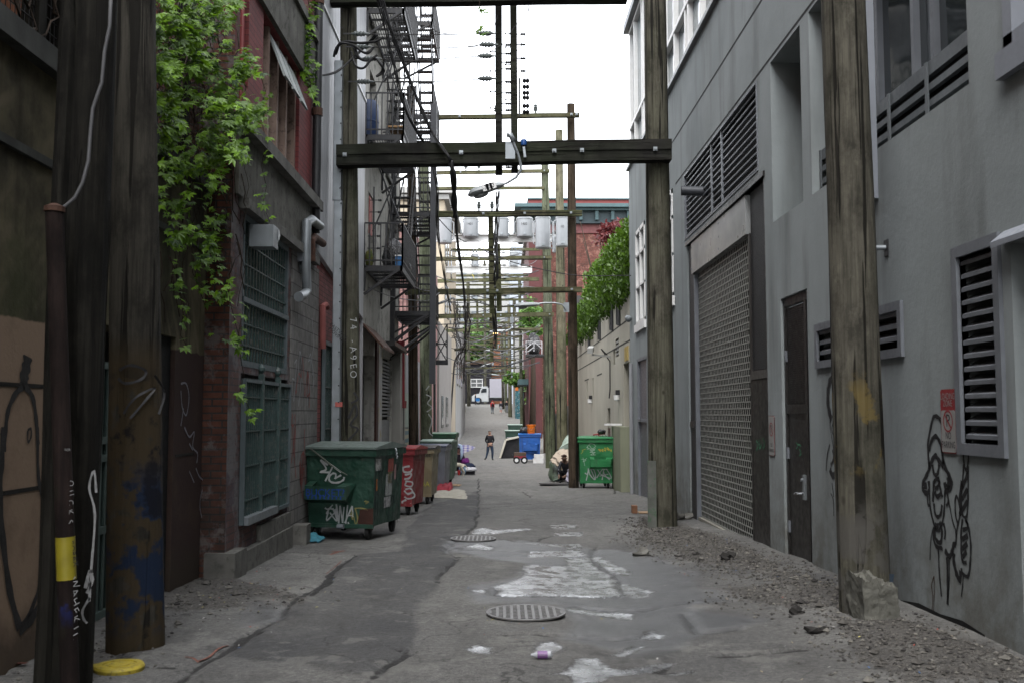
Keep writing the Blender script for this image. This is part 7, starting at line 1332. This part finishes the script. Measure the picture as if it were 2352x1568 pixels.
    # hair / face
    b=MB(); n=12; dirf=Vector(cols.get('face',(0,-1,0)))
    if hair:
        for i in range(7):
            ph=math.pi*.5-i*.21
            for j in range(n): a=2*math.pi*j/n; rr_=.108*k*math.cos(ph); zz=.112*k*math.sin(ph)+.01; yy=math.sin(a)*rr_*1.08; zz-= (0 if yy<-.02 else 0); b.v.append((hd.x+math.cos(a)*rr_*.97,hd.y+yy+.012*k,hd.z+zz+(.03*k if (yy<-.03 and i>4) else 0)))
        for i in range(6):
            for j in range(n): b.f.append((i*n+j,i*n+(j+1)%n,(i+1)*n+(j+1)%n,(i+1)*n+j)); b.mi.append(0)
        h=b.build('hair',hair,None,smooth='all'); h.parent=o
    b=MB(); b.add([hd+Vector((-.014,-.095,-.02))*k,hd+Vector((.014,-.095,-.02))*k,hd+Vector((0,-.122,-.018))*k,hd+Vector((0,-.092,.03))*k],[(0,1,2),(0,2,3),(2,1,3)]); q=b.build('nose',cols['skin'],None); q.parent=o
    b=MB(); 
    for sx in (-1,1): b.lathe([(.006*k,-.004),(.009*k,0),(.006*k,.004)],hd+Vector((sx*.032,-.091,.02))*k,6,ax='y')
    b.box(hd.x-.022*k,hd.x+.022*k,hd.y-.096*k,hd.y-.088*k,hd.z-.052*k,hd.z-.045*k); q=b.build('face_features',mat('dark_features',(.05,.02,.018),.1,.6),None); q.parent=o
    for sx in (-1,1): q=MB().lathe([(.012*k,-.006),(.026*k,0),(.012*k,.008)],hd+Vector((sx*.098,.005,-.005))*k,8,ax='x').build('ear',cols['skin'],None); q.parent=o
    o.location=loc; o.rotation_euler=(0,0,rz); return o
skin=mat('skin',(.42,.24,.17),.08,.55,10,0); skin2=mat('skin_pink',(.50,.27,.22),.08,.55,10,0); blk=mat('black_cloth',(.012,.012,.015),.3,.9,20,.2); jean=mat('denim',(.035,.055,.095),.45,.9,5,.3); shoe=mat('shoe_black',(.01,.01,.01),.2,.5)
c=aG(1125,1056); person('man in black long sleeve top and blue jeans walking down the middle of the alley',(c.x,c.y,c.z),math.radians(8),1.74,
  dict(lh=(.09,0,.90),lk=(.15,-.10,.50),la=(.15,-.02,.09),lt=(.18,-.18,.04),rk=(-.14,-.10,.51),ra=(-.24,-.08,.12),rt=(-.34,-.19,.07),le=(.25,.06,1.16),lw=(.10,-.16,1.00),lm=(.04,-.20,.97),re=(-.25,.05,1.14),rw=(-.11,-.16,.97),rm=(-.04,-.20,.93),hd=(-.02,-.02,1.63)),
  dict(skin=skin,shirt=blk,pants=jean,shoes=shoe),mat('cropped_hair',(.10,.07,.045),.2,.8,20,0),fat=1.14)
c=aG(1131,949.5); person('walker in red hooded jacket with dark bag, seen from behind up the alley',(c.x,c.y,c.z),math.radians(175),1.76,dict(lk=(.10,-.12,.50),la=(.1,.1,.13),lt=(.1,-.03,.04),ra=(-.1,-.05,.09),rt=(-.1,-.2,.04)),dict(skin=skin,shirt=mat('red_jacket',(.62,.02,.03),.1,.8,6,.2),pants=mat('grey_pants',(.22,.25,.28),.2,.9),shoes=shoe),mat('red_hood',(.55,.02,.03),.1,.8),fat=1.25)
q=D.objects['person.001'] if 'person.001' in D.objects else None
c2=c; t=blob('shoulder_bag','dark slouchy bag on the back of the red jacketed walker','bag',(c.x+.02,c.y-.27,c.z+1.0),(.17,.1,.42),mat('bag_dark',(.03,.02,.025),.3,.8),5)
c=aG(1150.5,948.5); person('walker in dark grey hoodie and pale shorts right of the red jacket',(c.x,c.y,c.z),math.radians(180),1.66,dict(lk=(.1,-.1,.5),la=(.1,.12,.12)),dict(skin=skin2,shirt=mat('charcoal_hoodie',(.04,.04,.05),.2,.9),pants=mat('pale_shorts',(.55,.55,.58),.1,.8),shoes=m_white),mat('pink_hair',(.45,.18,.17),.1,.7),legs='shorts',fat=1.15)
c=aG(1164,947); person('rightmost walker in black jacket and grey trousers beside the far poles',(c.x,c.y,c.z),math.radians(170),1.72,{},dict(skin=skin,shirt=blk,pants=mat('grey_trousers',(.24,.25,.28),.1,.9),shoes=shoe),mat('dark_hair',(.02,.015,.012),.2,.8),fat=1.2)
c=aY(1092,924,154.5); person('person in dark clothes standing at the front of the white truck',(c.x,154.5,Gf(c.x,154.5)),math.radians(90),1.75,{},dict(skin=skin,shirt=blk,pants=mat('dark_trousers',(.04,.03,.03),.2,.9),shoes=shoe),mat('dark_hair',(.02,.02,.02)),fat=1.1)
t=thing('blue_crate','small blue crate carried at knee height by the person at the truck front','crate',(c.x+.35,154.2,Gf(c.x,154)+.5)); b=MB(); b.box(c.x+.05,c.x+.65,154,154.4,Gf(c.x,154)+.62,Gf(c.x,154)+1.0); part(b,'crate',mat('crate_blue',(.02,.2,.55),.1,.5),t); part(MB().box(c.x+.02,c.x+.68,153.97,154.43,Gf(c.x,154)+1.003,Gf(c.x,154)+1.06),'rim',mat('crate_blue',(.02,.2,.55)),t)
# seated woman, umbrella, dog, belongings (about 40 m away on the left)
Ys=39.5
def L_(px,py,Y=Ys): return aY(px,py,Y)
gz=Gf(-1.8,Ys); o=L_(1053,1080)
person('seated person with pale blue towel over the head beside the checked umbrella',(o.x,Ys+.2,gz-.62),math.radians(20),1.68,dict(lh=(.10,-.05,.88),lk=(.18,-.48,1.02),la=(.16,-.62,.70),lt=(.16,-.78,.66),rh=(-.10,-.05,.88),rk=(-.12,-.45,1.0),ra=(-.12,-.66,.69),rt=(-.12,-.82,.66),le=(.24,-.12,1.16),lw=(.16,-.36,1.08),lm=(.12,-.43,1.06),re=(-.24,-.1,1.14),rw=(-.12,-.34,1.08),rm=(-.08,-.42,1.06),hd=(-.02,-.05,1.63),hb=(-.01,-.02,1.57)),dict(skin=skin2,shirt=mat('plum_top',(.025,.018,.03),.2,.9),pants=mat('navy_pants',(.012,.02,.06),.2,.9),shoes=shoe),mat('dark_cap',(.02,.02,.06),.2,.8))
b=MB(); hx,hz=L_(1051,1024).x,L_(1051,1022).z
for s_ in (-1,1):
    P=[(hx+s_*.02,Ys+.05,hz+.02),(hx+s_*.12,Ys+.02,hz-.02),(hx+s_*.16,Ys-.02,hz-.16),(hx+s_*.17,Ys-.06,hz-.38),(hx+s_*.14,Ys-.08,hz-.55)]; b.tube(P,[.06,.07,.06,.055,.03],8)
tag(b.build('towel',mat('pale_blue_towel',(.42,.52,.70),.1,.9,10,.3),smooth='all'),'pale blue towel draped over the head of the seated person','towel')
t=thing('umbrella','open blue and beige checked umbrella resting behind the seated person','umbrella',L_(1068,1045)); n=NT('checked_cloth'); o_=n.sep(); fx=n.math('GREATER_THAN',n.math('PINGPONG',o_[0],.09),.05); fz=n.math('GREATER_THAN',n.math('PINGPONG',n.math('ADD',o_[2],o_[1]),.09),.05); cc=n.mix(n.math('MULTIPLY',n.math('ADD',fx,fz),.5),(.45,.42,.45),(.04,.04,.25)); m_umb=n.fin(cc,.7)
b=MB(); cu=L_(1060,1038); cu.y=Ys+.9; ax=Vector((-.30,-.12,.94)).normalized(); xx=ax.cross(Vector((0,1,0))).normalized(); yy=ax.cross(xx); R=.56; n_=24
for i in range(7):
    f=i/6; 
    for j in range(n_):
        a=2*math.pi*j/n_; sc=1-.07*abs(math.sin(a*4))*f; b.v.append(tuple(cu+xx*math.cos(a)*R*f*sc+yy*math.sin(a)*R*f*sc+ax*(.26*(1-f**2))))
for i in range(6):
    for j in range(n_): b.f.append((i*n_+j,i*n_+(j+1)%n_,(i+1)*n_+(j+1)%n_,(i+1)*n_+j)); b.mi.append(0)
part(b,'canopy',m_umb,t,smooth='all'); part(MB().tube([cu+ax*.34,cu-ax*.62],.012,6),'shaft',m_black,t)
for j in range(8): a=2*math.pi*(j+.5)/8; part(MB().bar(cu+ax*.2,cu+xx*math.cos(a)*R*.95+yy*math.sin(a)*R*.95,.01),'rib',m_black,t)
blob('cushion','purple bundle beside the seated person','bundle',(L_(1069,1062).x,Ys,L_(1069,1067).z),(.17,.15,.26),mat('purple_cloth',(.14,.02,.15),.2,.9),21)
blob('clothes_pile','dark navy clothes heap on the black crate','clothes',(L_(1076,1074).x,Ys-.2,L_(1076,1076).z),(.28,.25,.22),mat('navy_cloth',(.012,.02,.05),.3,.9,6,.4),22)
blob('white_cloth','white folded cloth lying on the black crate','cloth',(L_(1080,1078).x,Ys-.45,L_(1080,1080).z),(.26,.14,.16),mat('white_cloth',(.65,.65,.70),.05,.9,8,.4),23)
t=thing('black_crate','low black plastic crate holding clothes by the seated person','crate',(L_(1078,1087).x,Ys-.3,gz)); x0,x1=L_(1062,1085).x,L_(1091,1085).x; part(MB().box(x0,x1,Ys-.55,Ys+.1,gz+.01,gz+.20),'crate',blk,t); part(MB().box(x0-.05,x1+.03,Ys-.6,Ys+.13,gz+.003,gz+.045),'tray',m_lidk,t)
blob('denim_heap','light blue jeans heap at the feet of the seated person','clothes',(L_(1064,1080).x,Ys-.5,gz),(.14,.16,.4),mat('light_denim',(.18,.27,.36),.3,.9,5,.4),25)
t=thing('red_cup','small red cup standing by the dog','cup',(L_(1056,1086).x,Ys-.75,gz)); part(MB().lathe([(.045,0),(.06,.16),(.05,.17)],(L_(1056,1086).x,Ys-.75,gz+.01),12),'cup',mat('cup_red',(.5,.03,.03),.1,.4),t,smooth=True); part(MB().lathe([(.055,.17),(.055,.2)],(L_(1056,1086).x,Ys-.75,gz+.01),12),'lid',mat('cup_red',(.5,.03,.03)),t)
# dog: rump towards the road
def dog(label,loc,rz,k=1.0):
    P=dict(hip=(0,.30,.50),bk=(0,.0,.52),chs=(0,-.28,.49),nk=(0,-.44,.60),hd=(0,-.56,.66),mz=(0,-.70,.61),
     t1=(0,.42,.50),t2=(.03,.52,.38),t3=(.06,.56,.22),
     lk=(.08,.26,.33),lh=(.09,.38,.18),lp=(.09,.34,.03),lq=(.09,.28,.02),rk=(-.08,.22,.33),rh=(-.09,.34,.18),rp=(-.09,.30,.03),rq=(-.09,.24,.02),
     le=(.08,-.28,.30),lw=(.08,-.30,.15),lf=(.08,-.29,.03),lg=(.08,-.34,.02),re=(-.08,-.28,.30),rw=(-.08,-.26,.15),rf=(-.08,-.27,.03),rg=(-.08,-.32,.02))
    R=dict(hip=.105,bk=.11,chs=.135,nk=.085,hd=.08,mz=.04,t1=.03,t2=.02,t3=.012,lk=.06,lh=.028,lp=.024,lq=.024,rk=.06,rh=.028,rp=.024,rq=.024,le=.042,lw=.027,lf=.024,lg=.024,re=.042,rw=.027,rf=.024,rg=.024)
    E=[('hip','bk'),('bk','chs'),('chs','nk'),('nk','hd'),('hd','mz'),('hip','t1'),('t1','t2'),('t2','t3'),('hip','lk'),('lk','lh'),('lh','lp'),('lp','lq'),('hip','rk'),('rk','rh'),('rh','rp'),('rp','rq'),('chs','le'),('le','lw'),('lw','lf'),('lf','lg'),('chs','re'),('re','rw'),('rw','rf'),('rf','rg')]
    names=list(P); me=D.meshes.new('d'); me.from_pydata([tuple(Vector(P[n])*k) for n in names],[(names.index(a),names.index(c)) for a,c in E],[]); o=D.objects.new('tmp',me); C.objects.link(o); o.modifiers.new('s','SKIN').use_smooth_shade=True; u=o.modifiers.new('u','SUBSURF'); u.levels=2; u.render_levels=2
    for i,n in enumerate(names): sv=me.skin_vertices[0].data[i]; sv.radius=(R[n]*k,R[n]*k); sv.use_root=(n=='bk')
    ev=o.evaluated_get(bpy.context.evaluated_depsgraph_get()); m2=D.meshes.new_from_object(ev); D.objects.remove(o); m2.materials.clear(); m2.materials.append(mat('dog_fur',(.62,.56,.46),.08,.9,10,.2)); m2.name='dog'
    o=D.objects.new('dog',m2); C.objects.link(o); tag(o,label,'dog')
    for sx in (-1,1):
        q=MB().add([(sx*.03*k,-.53*k,.73*k),(sx*.09*k,-.53*k,.70*k),(sx*.085*k,-.56*k,.61*k)],[(0,1,2),(0,2,1)]).build('ear',mat('dog_fur',(.6,.5,.4)),None); q.parent=o
    q=MB().lathe([(.008,-.02),(.016,0)],(0,-.73*k,.62*k),8,ax='y').build('nose',m_black,None); q.parent=o
    o.location=loc; o.rotation_euler=(0,0,rz)
dog('white short haired dog standing with its rump to the road by the green bins',(L_(1048,1085,Ys-1.2).x,Ys-1.2,Gf(-1.8,Ys-1.2)),math.radians(-80),.80)
# tarp tent on the right
gz=Gf(2,35); Yt=34.0
def cloth(name,label,cat,pts,m,th=.03,nu=14,nv=14,amp=.05,seed=1):
    """draped sheet: 4x4 control grid of points, smooth interpolation with folds and thickness"""
    g=np.array(pts,float); r=random.Random(seed); b=MB()
    def bez(c,t): return ((1-t)**3)*c[0]+3*t*(1-t)**2*c[1]+3*t*t*(1-t)*c[2]+t**3*c[3]
    V=[]
    for i in range(nu+1):
        u=i/nu; row=[bez(g[:,j],u) for j in range(4)]
        for j in range(nv+1):
            v=j/nv; p=bez(row,v); f=amp*(math.sin(u*17+v*5+seed)+.6*math.sin(v*23+u*7)); V.append(p+np.array([f*.6,f,f*.35]))
    V2=[p+np.array([0,th,-th]) for p in V]; n=nv+1; N_=len(V); fs=[]
    for i in range(nu):
        for j in range(nv): k=i*n+j; fs.append((k,k+1,k+n+1,k+n)); fs.append((k+N_,k+n+N_,k+n+1+N_,k+1+N_))
    bd=[j for j in range(n)]+[i*n+nv for i in range(1,nu+1)]+[nu*n+j for j in range(nv-1,-1,-1)]+[i*n for i in range(nu-1,0,-1)]
    for i in range(len(bd)): a=bd[i]; c=bd[(i+1)%len(bd)]; fs.append((a,c,c+N_,a+N_))
    b.add(V+V2,fs); return tag(b.build(name,m,smooth='all'),label,cat)
m_tarp=mat('green_tarp',(.055,.085,.05),.3,.45,5,.8,12,bd=.04); m_tarp2=mat('pale_tarp',(.28,.36,.29),.25,.4,5,.8,14,bd=.04)
q=lambda px,py,Y:tuple(aY(px,py,Y))
cloth('tarp','dark green tarpaulin forming the side of the makeshift tent','tarp',[[q(1261,1096,34.0),q(1268,1104,33.2),q(1280,1102,33.0),q(1288,1095,33.2)],[q(1256,1080,34.2),q(1262,1082,33.3),q(1290,1082,33.2),q(1293,1078,33.4)],[q(1262,1045,34.6),q(1275,1045,34.0),q(1290,1050,34.0),q(1300,1050,34.4)],[q(1290,1025,35.6),q(1300,1020,35.6),q(1308,1012,35.8),q(1330,1010,36)]],m_tarp,seed=2)
cloth('tarp','pale green tarpaulin peak over the makeshift tent behind the brown pole','tarp',[[q(1272,1060,35.6),q(1290,1060,35.2),q(1310,1060,35.2),q(1345,1060,35.6)],[q(1275,1040,35.8),q(1290,1030,35.4),q(1320,1020,35.4),q(1355,1030,36)],[q(1292,1022,36.2),q(1300,1010,36),q(1325,1004,36),q(1350,1020,36.5)],[q(1300,1000,37),q(1315,992,37),q(1335,1000,37),q(1362,1010,37.4)]],m_tarp2,seed=3)
cloth('blanket','beige blanket thrown over the makeshift tent opening','blanket',[[q(1265,1054,33.6),q(1275,1062,33.2),q(1285,1074,33.1),q(1291,1082,33.1)],[q(1268,1048,33.6),q(1282,1050,33.2),q(1292,1062,33.1),q(1296,1070,33.1)],[q(1276,1038,33.8),q(1290,1036,33.4),q(1300,1048,33.2),q(1312,1056,33.2)],[q(1284,1032,34.2),q(1296,1026,34),q(1308,1030,33.8),q(1318,1034,33.6)]],mat('beige_blanket',(.52,.43,.34),.1,.9,8,.3),seed=4)
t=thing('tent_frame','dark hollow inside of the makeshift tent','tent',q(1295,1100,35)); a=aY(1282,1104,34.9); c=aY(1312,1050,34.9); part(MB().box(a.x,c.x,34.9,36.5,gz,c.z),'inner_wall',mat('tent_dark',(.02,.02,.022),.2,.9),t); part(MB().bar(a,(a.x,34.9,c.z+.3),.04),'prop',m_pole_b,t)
o=aY(1303,1100,32.6); person('crouching person in black leather jacket at the tent mouth, half behind the brown pole',(o.x,32.8,Gf(o.x,32.8)-.58),math.radians(-25),1.72,dict(lh=(.10,.02,.80),lk=(.16,-.36,1.02),la=(.15,-.15,.66),lt=(.15,-.30,.61),rh=(-.10,.02,.80),rk=(-.14,-.34,1.0),ra=(-.14,-.12,.66),rt=(-.14,-.28,.61),pel=(0,.08,.84),sp=(0,0,1.0),ch=(0,-.10,1.17),nk=(0,-.17,1.30),hb=(0,-.21,1.36),hd=(0,-.25,1.41),ht=(0,-.26,1.47),ls=(.17,-.1,1.24),rs=(-.17,-.1,1.24),le=(.22,-.22,1.0),lw=(.14,-.42,.86),lm=(.1,-.5,.82),re=(-.22,-.2,1.0),rw=(-.12,-.42,.84),rm=(-.08,-.5,.8)),dict(skin=mat('skin_brown',(.16,.09,.06),.1,.6),shirt=mat('leather_jacket',(.018,.02,.026),.3,.35,6,.2),pants=blk,shoes=shoe),mat('auburn_hair',(.05,.02,.015),.2,.8))
cloth('white_sheet','white sheet hanging beside the brown pole at the tent','sheet',[[q(1298,1104,32.2),q(1301,1104,32.1),q(1304,1104,32),q(1310,1104,32)],[q(1300,1095,32.2),q(1303,1095,32.1),q(1306,1095,32),q(1311,1095,32)],[q(1302,1086,32.2),q(1304,1084,32.1),q(1308,1082,32),q(1312,1080,32)],[q(1305,1076,32.2),q(1307,1074,32.1),q(1309,1072,32),q(1312,1070,32)]],mat('lilac_sheet',(.55,.52,.62),.05,.9),amp=.02)
for i,(px,py,l,cc) in enumerate([(1273,1099,'small yellow and black bundle on the ground by the tent',(.35,.28,.03)),(1282,1098,'purple cloth bundle on the ground by the tent',(.12,.06,.28)),(1279,1102,'light blue plastic scrap before the tent',(.2,.42,.6))]):
    g=aG(px,py); blob('bundle',l,'bundle',(g.x,g.y-.2,g.z),(.13,.12,.14),mat('bundle_%d'%i,cc,.3,.8),30+i)
g=aG(1283,1112); cloth('flat_cardboard','flattened dark cardboard piece at the foot of the brown pole','cardboard',[[(g.x-.6+.4*j,g.y-.5+.3*i,Gf(g.x,g.y-.5+.3*i)+.035) for j in range(4)] for i in range(4)],mat('damp_card',(.06,.055,.055),.3,.9),th=.012,amp=.012)
# bicycle remains on the bright green dumpster
t=thing('bicycle_frame','upturned red bicycle frame lying on the bright green dumpster','bicycle',aY(1385,1000,29.6)); Y=29.6; P=lambda x,y:tuple(aY(x,y,Y))
b=MB(); b.tube([P(1362,998),P(1372,996),P(1390,995)],.022,7); b.tube([P(1372,996),P(1384,1007)],.018,6); part(b,'frame',mat('bike_red',(.35,.04,.04),.1,.4),t,smooth='all'); b=MB()
for p_,q_ in (((1364,1000),(1369,1008)),((1370,999),(1375,1008)),((1378,999),(1388,1009)),((1383,999),(1394,1009)),((1390,998),(1398,1006))): b.tube([P(*p_),P(*q_)],.01,5)
part(b,'fork',m_black,t,smooth='all'); blob('bag','small black pouch on the upturned red bicycle frame','bag',P(1381,995),(.12,.1,.12),m_bag,41); t=thing('pink_tube','pale pink tube standing up on the bright green dumpster','tube',P(1398,1005)); part(MB().tube([P(1399,1008),P(1399,982)],.035,8),'tube',mat('pale_pink',(.55,.33,.33),.1,.6),t,smooth=True); part(MB().tube([P(1402,1009),P(1401,1000)],.04,8),'stub',m_white,t,smooth=True)
# mattresses / blankets on ground left
g=aG(1045,1143); 
def pad(name,label,cat,c0,c1,c2,c3,h,m,seed=1,amp=.02):
    P=[aG(*c) for c in (c0,c1,c2,c3)]; nu=18; b=MB(); V=[]
    for i in range(nu+1):
        for j in range(nu+1):
            u=i/nu;v=j/nu; p=P[0].lerp(P[1],u).lerp(P[3].lerp(P[2],u),v); e=min(u,1-u,v,1-v); zz=h*min(1,(e*7)**.5) if e>0 else 0; V.append((p.x+.02*math.sin(v*19+seed),p.y+.05*math.sin(u*13),p.z+.012+zz+amp*(math.sin(u*16+seed)+math.sin(v*11+u*6))*(1 if e>0 else 0)*.5))
    fs=[(i*(nu+1)+j,(i+1)*(nu+1)+j,(i+1)*(nu+1)+j+1,i*(nu+1)+j+1) for i in range(nu) for j in range(nu)]; b.add(V,fs); return tag(b.build(name,m,smooth='all'),label,cat)
pad('blanket','long off white blanket spread on the asphalt beside the bins','blanket',(975,1142),(1074,1146),(1068,1127),(1000,1130),.07,mat('dirty_white_cloth',(.42,.40,.34),.15,.9,6,.5,dirt=(.25,.22,.17)),3)
pad('sleeping_bag','crumpled red sleeping bag on top of the off white blanket','sleeping bag',(1000,1131),(1036,1132),(1040,1118),(1006,1117),.16,mat('red_quilt',(.28,.025,.04),.25,.85,7,.5),5,.04)
pad('cardboard','brown cardboard strip lying by the green bin','cardboard',(1028,1115),(1055,1116),(1060,1113),(1030,1111),.02,mat('kraft_card',(.42,.29,.18),.1,.9),7,.01)
# blue cloth by the dumpster, yellow ball
g=aG(702,1243)
cloth('blue_cloth','crumpled light blue cloth lying at the dumpster foot by the wall','cloth',[[(g.x-.24+.16*j,g.y-.15+.13*i,g.z+.03+(.17 if 0<j<3 and 0<i<3 else 0)) for j in range(4)] for i in range(4)],mat('turquoise_cloth',(.05,.20,.26),.35,.85,12,.6),th=.01,nu=22,nv=22,amp=.028,seed=6)
g=aG(680,1232); blob('yellow_sponge','small yellow foam scrap beside the crumpled blue cloth','foam',(g.x,g.y,g.z),(.05,.06,.11),mat('foam_yellow',(.55,.45,.18),.1,.8),51)
# manhole covers
def manhole(label,px,py,R,kind):
    c=aG(px,py); z=c.z+.012; t=thing('manhole_cover',label,'manhole cover',(c.x,c.y,z)); m_iron=mat('cast_iron',(.20,.195,.19),.25,.45,20,.3,60,metal=.4)
    b=MB(); n=40
    for (ra,za) in ((R,0),(R,.012),(R*.93,.012),(R*.92,.004)):
        for j in range(n): a=2*math.pi*j/n; b.v.append((c.x+ra*math.cos(a),c.y+ra*math.sin(a),z+za))
    for i in range(3):
        for j in range(n): b.f.append((i*n+j,i*n+(j+1)%n,(i+1)*n+(j+1)%n,(i+1)*n+j)); b.mi.append(0)
    part(b,'rim',m_iron,t)
    part(MB().lathe([(R*.92,-.002),(R*.92,.002)],(c.x,c.y,z),n),'base',mat('iron_dark',(.03,.028,.026),.3,.7),t); b=MB()
    g=.062
    k=int(R/g)+1
    for i in range(-k,k+1):
        x=i*g; 
        if abs(x)<R*.9: L=math.sqrt((R*.91)**2-x*x); b.box(c.x+x-.012,c.x+x+.012,c.y-L,c.y+L,z+.0025,z+.012); b.box(c.x-L,c.x+L,c.y+x-.008,c.y+x+.008,z+.0025,z+.0115)
    part(b,'grid',m_iron,t)
manhole('round iron manhole cover with square grid in the middle of the road',1208,1410,.345,0); manhole('second round manhole cover farther up, between the shallow puddles',1087,1238,.34,1)
c=aG(274,1540); t=thing('utility_cover','yellow painted oval utility cover raised beside the near left pole','manhole cover',c); part(MB().lathe([(.155,-.02),(.16,.03),(.15,.045),(.11,.047),(.108,.04),(.07,.04),(.068,.047)],c,28),'cover',mat('yellow_paint',(.42,.33,.03),.25,.6,12,.3,dirt=(.12,.09,.03)),t,smooth=True); part(MB().prism([(-.15,-.11),(-.27,-.03),(-.15,.08)],lambda u,v,w_:(c.x+u,c.y+v,c.z+w_),.01,.035),'tongue',mat('yellow_paint',(.4,.3,.03)),t)
# plastic bottle
c=aG(1244,1513); t=thing('plastic_bottle','crushed clear bottle with purple label lying on the road','bottle',c); z=c.z+.03; part(MB().tube([(c.x-.075,c.y,z),(c.x-.06,c.y,z),(c.x-.03,c.y,z)],[.008,.011,.024],12),'neck',mat('clear_plastic',(.5,.52,.55),.05,.15,5,0),t,smooth=True); part(MB().tube([(c.x-.03,c.y,z),(c.x+.04,c.y+.005,z)],.0265,14),'label_sleeve',mat('purple_label',(.22,.10,.28),.1,.4),t,smooth=True); part(MB().tube([(c.x+.04,c.y+.005,z),(c.x+.065,c.y+.006,z),(c.x+.07,c.y,z)],[.026,.024,.01],12),'base',mat('clear_plastic',(.5,.5,.5)),t,smooth=True)
b=MB(); put_text(b,'PLUM',(c.x+.005,c.y-.0275,z+.004),(1,0,0),(0,0,1),.016); part(b,'lettering',m_gf_w,t)
# cardboard by stout pole, chunks
g=aG(1465,1178); t=thing('cardboard_box','torn brown cardboard carton by the stout pole foot','box',g); b=MB(); b.box(g.x-.12,g.x-.02,g.y-.1,g.y+.1,g.z+.01,g.z+.16); part(b,'carton',mat('carton_brown',(.26,.13,.075),.2,.85),t); part(MB().box(g.x-.0,g.x+.3,g.y-.2,g.y+.1,g.z+.02,g.z+.035),'flap',mat('kraft_card',(.4,.3,.2)),t)
for i,(px,py,s_,l) in enumerate([(1672,1285,.08,'charred dark lump on the gravel left of the steel door'),(1602,1276,.04,'small dark stone near the charred lump'),(1470,1275,.09,'flat concrete chunk at the road edge'),(1877,1452,.05,'dark stone in front of the broken concrete block'),(1830,1410,.05,'dark asphalt lump left of the big right pole'),(1562,1192,.13,'grey concrete chunk at the stout pole foot'),(1610,1290,.035,'little dark clod on the asphalt'),(1560,1277,.03,'tiny dark clod left of the clod pair')]):
    g=aS(px,py); o_=blob('rubble',l,'rubble',(g.x,g.y,g.z-.01),(s_*1.2,s_,s_*.8),m_concrete if i in(2,5) else mat('dark_rubble',(.03,.028,.026),.3,.9,10,.4),60+i,2,.9,None,3.1); o_.data.polygons.foreach_set('use_smooth',[False]*len(o_.data.polygons))
cloth('fallen_leaf','single reddish brown leaf on the ground at the bottom left','leaf',[[tuple(aG(42+8*j-3*i,1527+2*i)+Vector((0,0,.02+.01*(i%2)))) for j in range(4)] for i in range(4)],mat('dead_leaf',(.10,.03,.02),.2,.7),th=.002,amp=.001)
# spray survey marks on the road
b=MB()
for q_ in [z3(1220,1435),]: pass
def gl(pts,w_,f=z3): b.ribbon([aS(*f(*p))+Vector((0,0,.006)) for p in pts],w_,(0,0,1))
gl([(1215,1435),(1280,1400),(1340,1355),(1400,1325)],.02); gl([(1130,1415),(1180,1420),(1215,1440)],.016); gl([(2110,755),(2060,768),(2010,775)],.05); gl([(2080,762),(2030,760)],.04); gl([(2115,780),(2080,830),(2000,890)],.012)
o=b.build('survey_mark',mat('faded_orange',(.19,.085,.065),.6,.9,20,0)); tag(o,'faded orange spray marks along the left pavement joint',kind='structure')
# ---- box truck
Yk=157; gk=Gf(0,Yk); sx=Yk/F
def T_(px): return aY(px,900,Yk).x
t=thing('box_truck','white box truck parked across the far end of the alley','truck',(T_(1125),Yk,gk)); mw=mat('truck_white',(.50,.52,.53),.04,.4,3,.03)
xb0,xb1=T_(1124.5),T_(1172); zt=aY(1130,869,Yk).z; zbx=aY(1130,911,Yk).z
part(MB().box(xb0,xb1,Yk,Yk+2.4,zbx,zt),'cargo_box',mat('box_lilac_white',(.38,.37,.42),.03,.5),t); part(MB().box(xb0-.03,xb1,Yk-.03,Yk,zbx-.12,zbx),'lower_rail',m_galv,t); part(MB().box(xb0-.05,xb1,Yk+.2,Yk+2.2,gk+.55,zbx-.12),'chassis',m_black,t)
def kz(py): return aY(1100,py,Yk).z
cab=[(1122,921),(1122,889),(1107,888),(1104,892),(1101,901),(1100,903),(1089,905),(1084,909),(1083.5,919),(1088,921)]
part(MB().prism([(T_(a),kz(b_)) for a,b_ in cab],lambda u,v,w_:(u,w_,v),Yk+.1,Yk+2.3),'cab',mw,t)
part(MB().prism([(T_(a),kz(b_)) for a,b_ in [(1117.5,891),(1117.5,900),(1106,901),(1106.5,896),(1108,891.5)]],lambda u,v,w_:(u,w_,v),Yk+.07,Yk+.1),'window',m_glass,t)
part(MB().box(T_(1109),T_(1120),Yk+.3,Yk+2.1,kz(888),kz(886.5)),'roof_fairing',mw,t); part(MB().box(T_(1084)-.05,T_(1090),Yk+.2,Yk+2.2,kz(921),kz(917)),'bumper',m_galv,t); part(MB().box(T_(1083.5)-.03,T_(1085),Yk+.15,Yk+.6,kz(913),kz(909)),'headlight',m_glass_l,t)
part(MB().box(T_(1107),T_(1120),Yk+.0,Yk+.1,kz(922),kz(920)),'side_step',m_galv,t)
for x in (1098.5,1160): 
    wh=MB().lathe([(.5,-.15),(.54,-.1),(.54,.15)],(T_(x),Yk+.2,gk+.54),24,ax='y').build('wheel',m_rubber,t,smooth=True); MB().lathe([(.2,-.18),(.3,-.16),(.3,-.1)],(T_(x),Yk+.2,gk+.54),16,ax='y').build('rim',m_galv,wh)
part(MB().prism([(T_(1098.5)+.72*math.cos(math.radians(a)),gk+.54+.72*math.sin(math.radians(a))) for a in range(0,181,20)]+[(T_(1098.5)-.58,gk+.54)]+[(T_(1098.5)+.58*math.cos(math.radians(a)),gk+.54+.58*math.sin(math.radians(a))) for a in range(180,-1,-20)],lambda u,v,w_:(u,w_,v),Yk-.02,Yk+.12),'fender',mw,t)
part(MB().box(T_(1105),T_(1105)+.08,Yk-.2,Yk-.05,kz(901),kz(894)),'mirror',m_black,t)
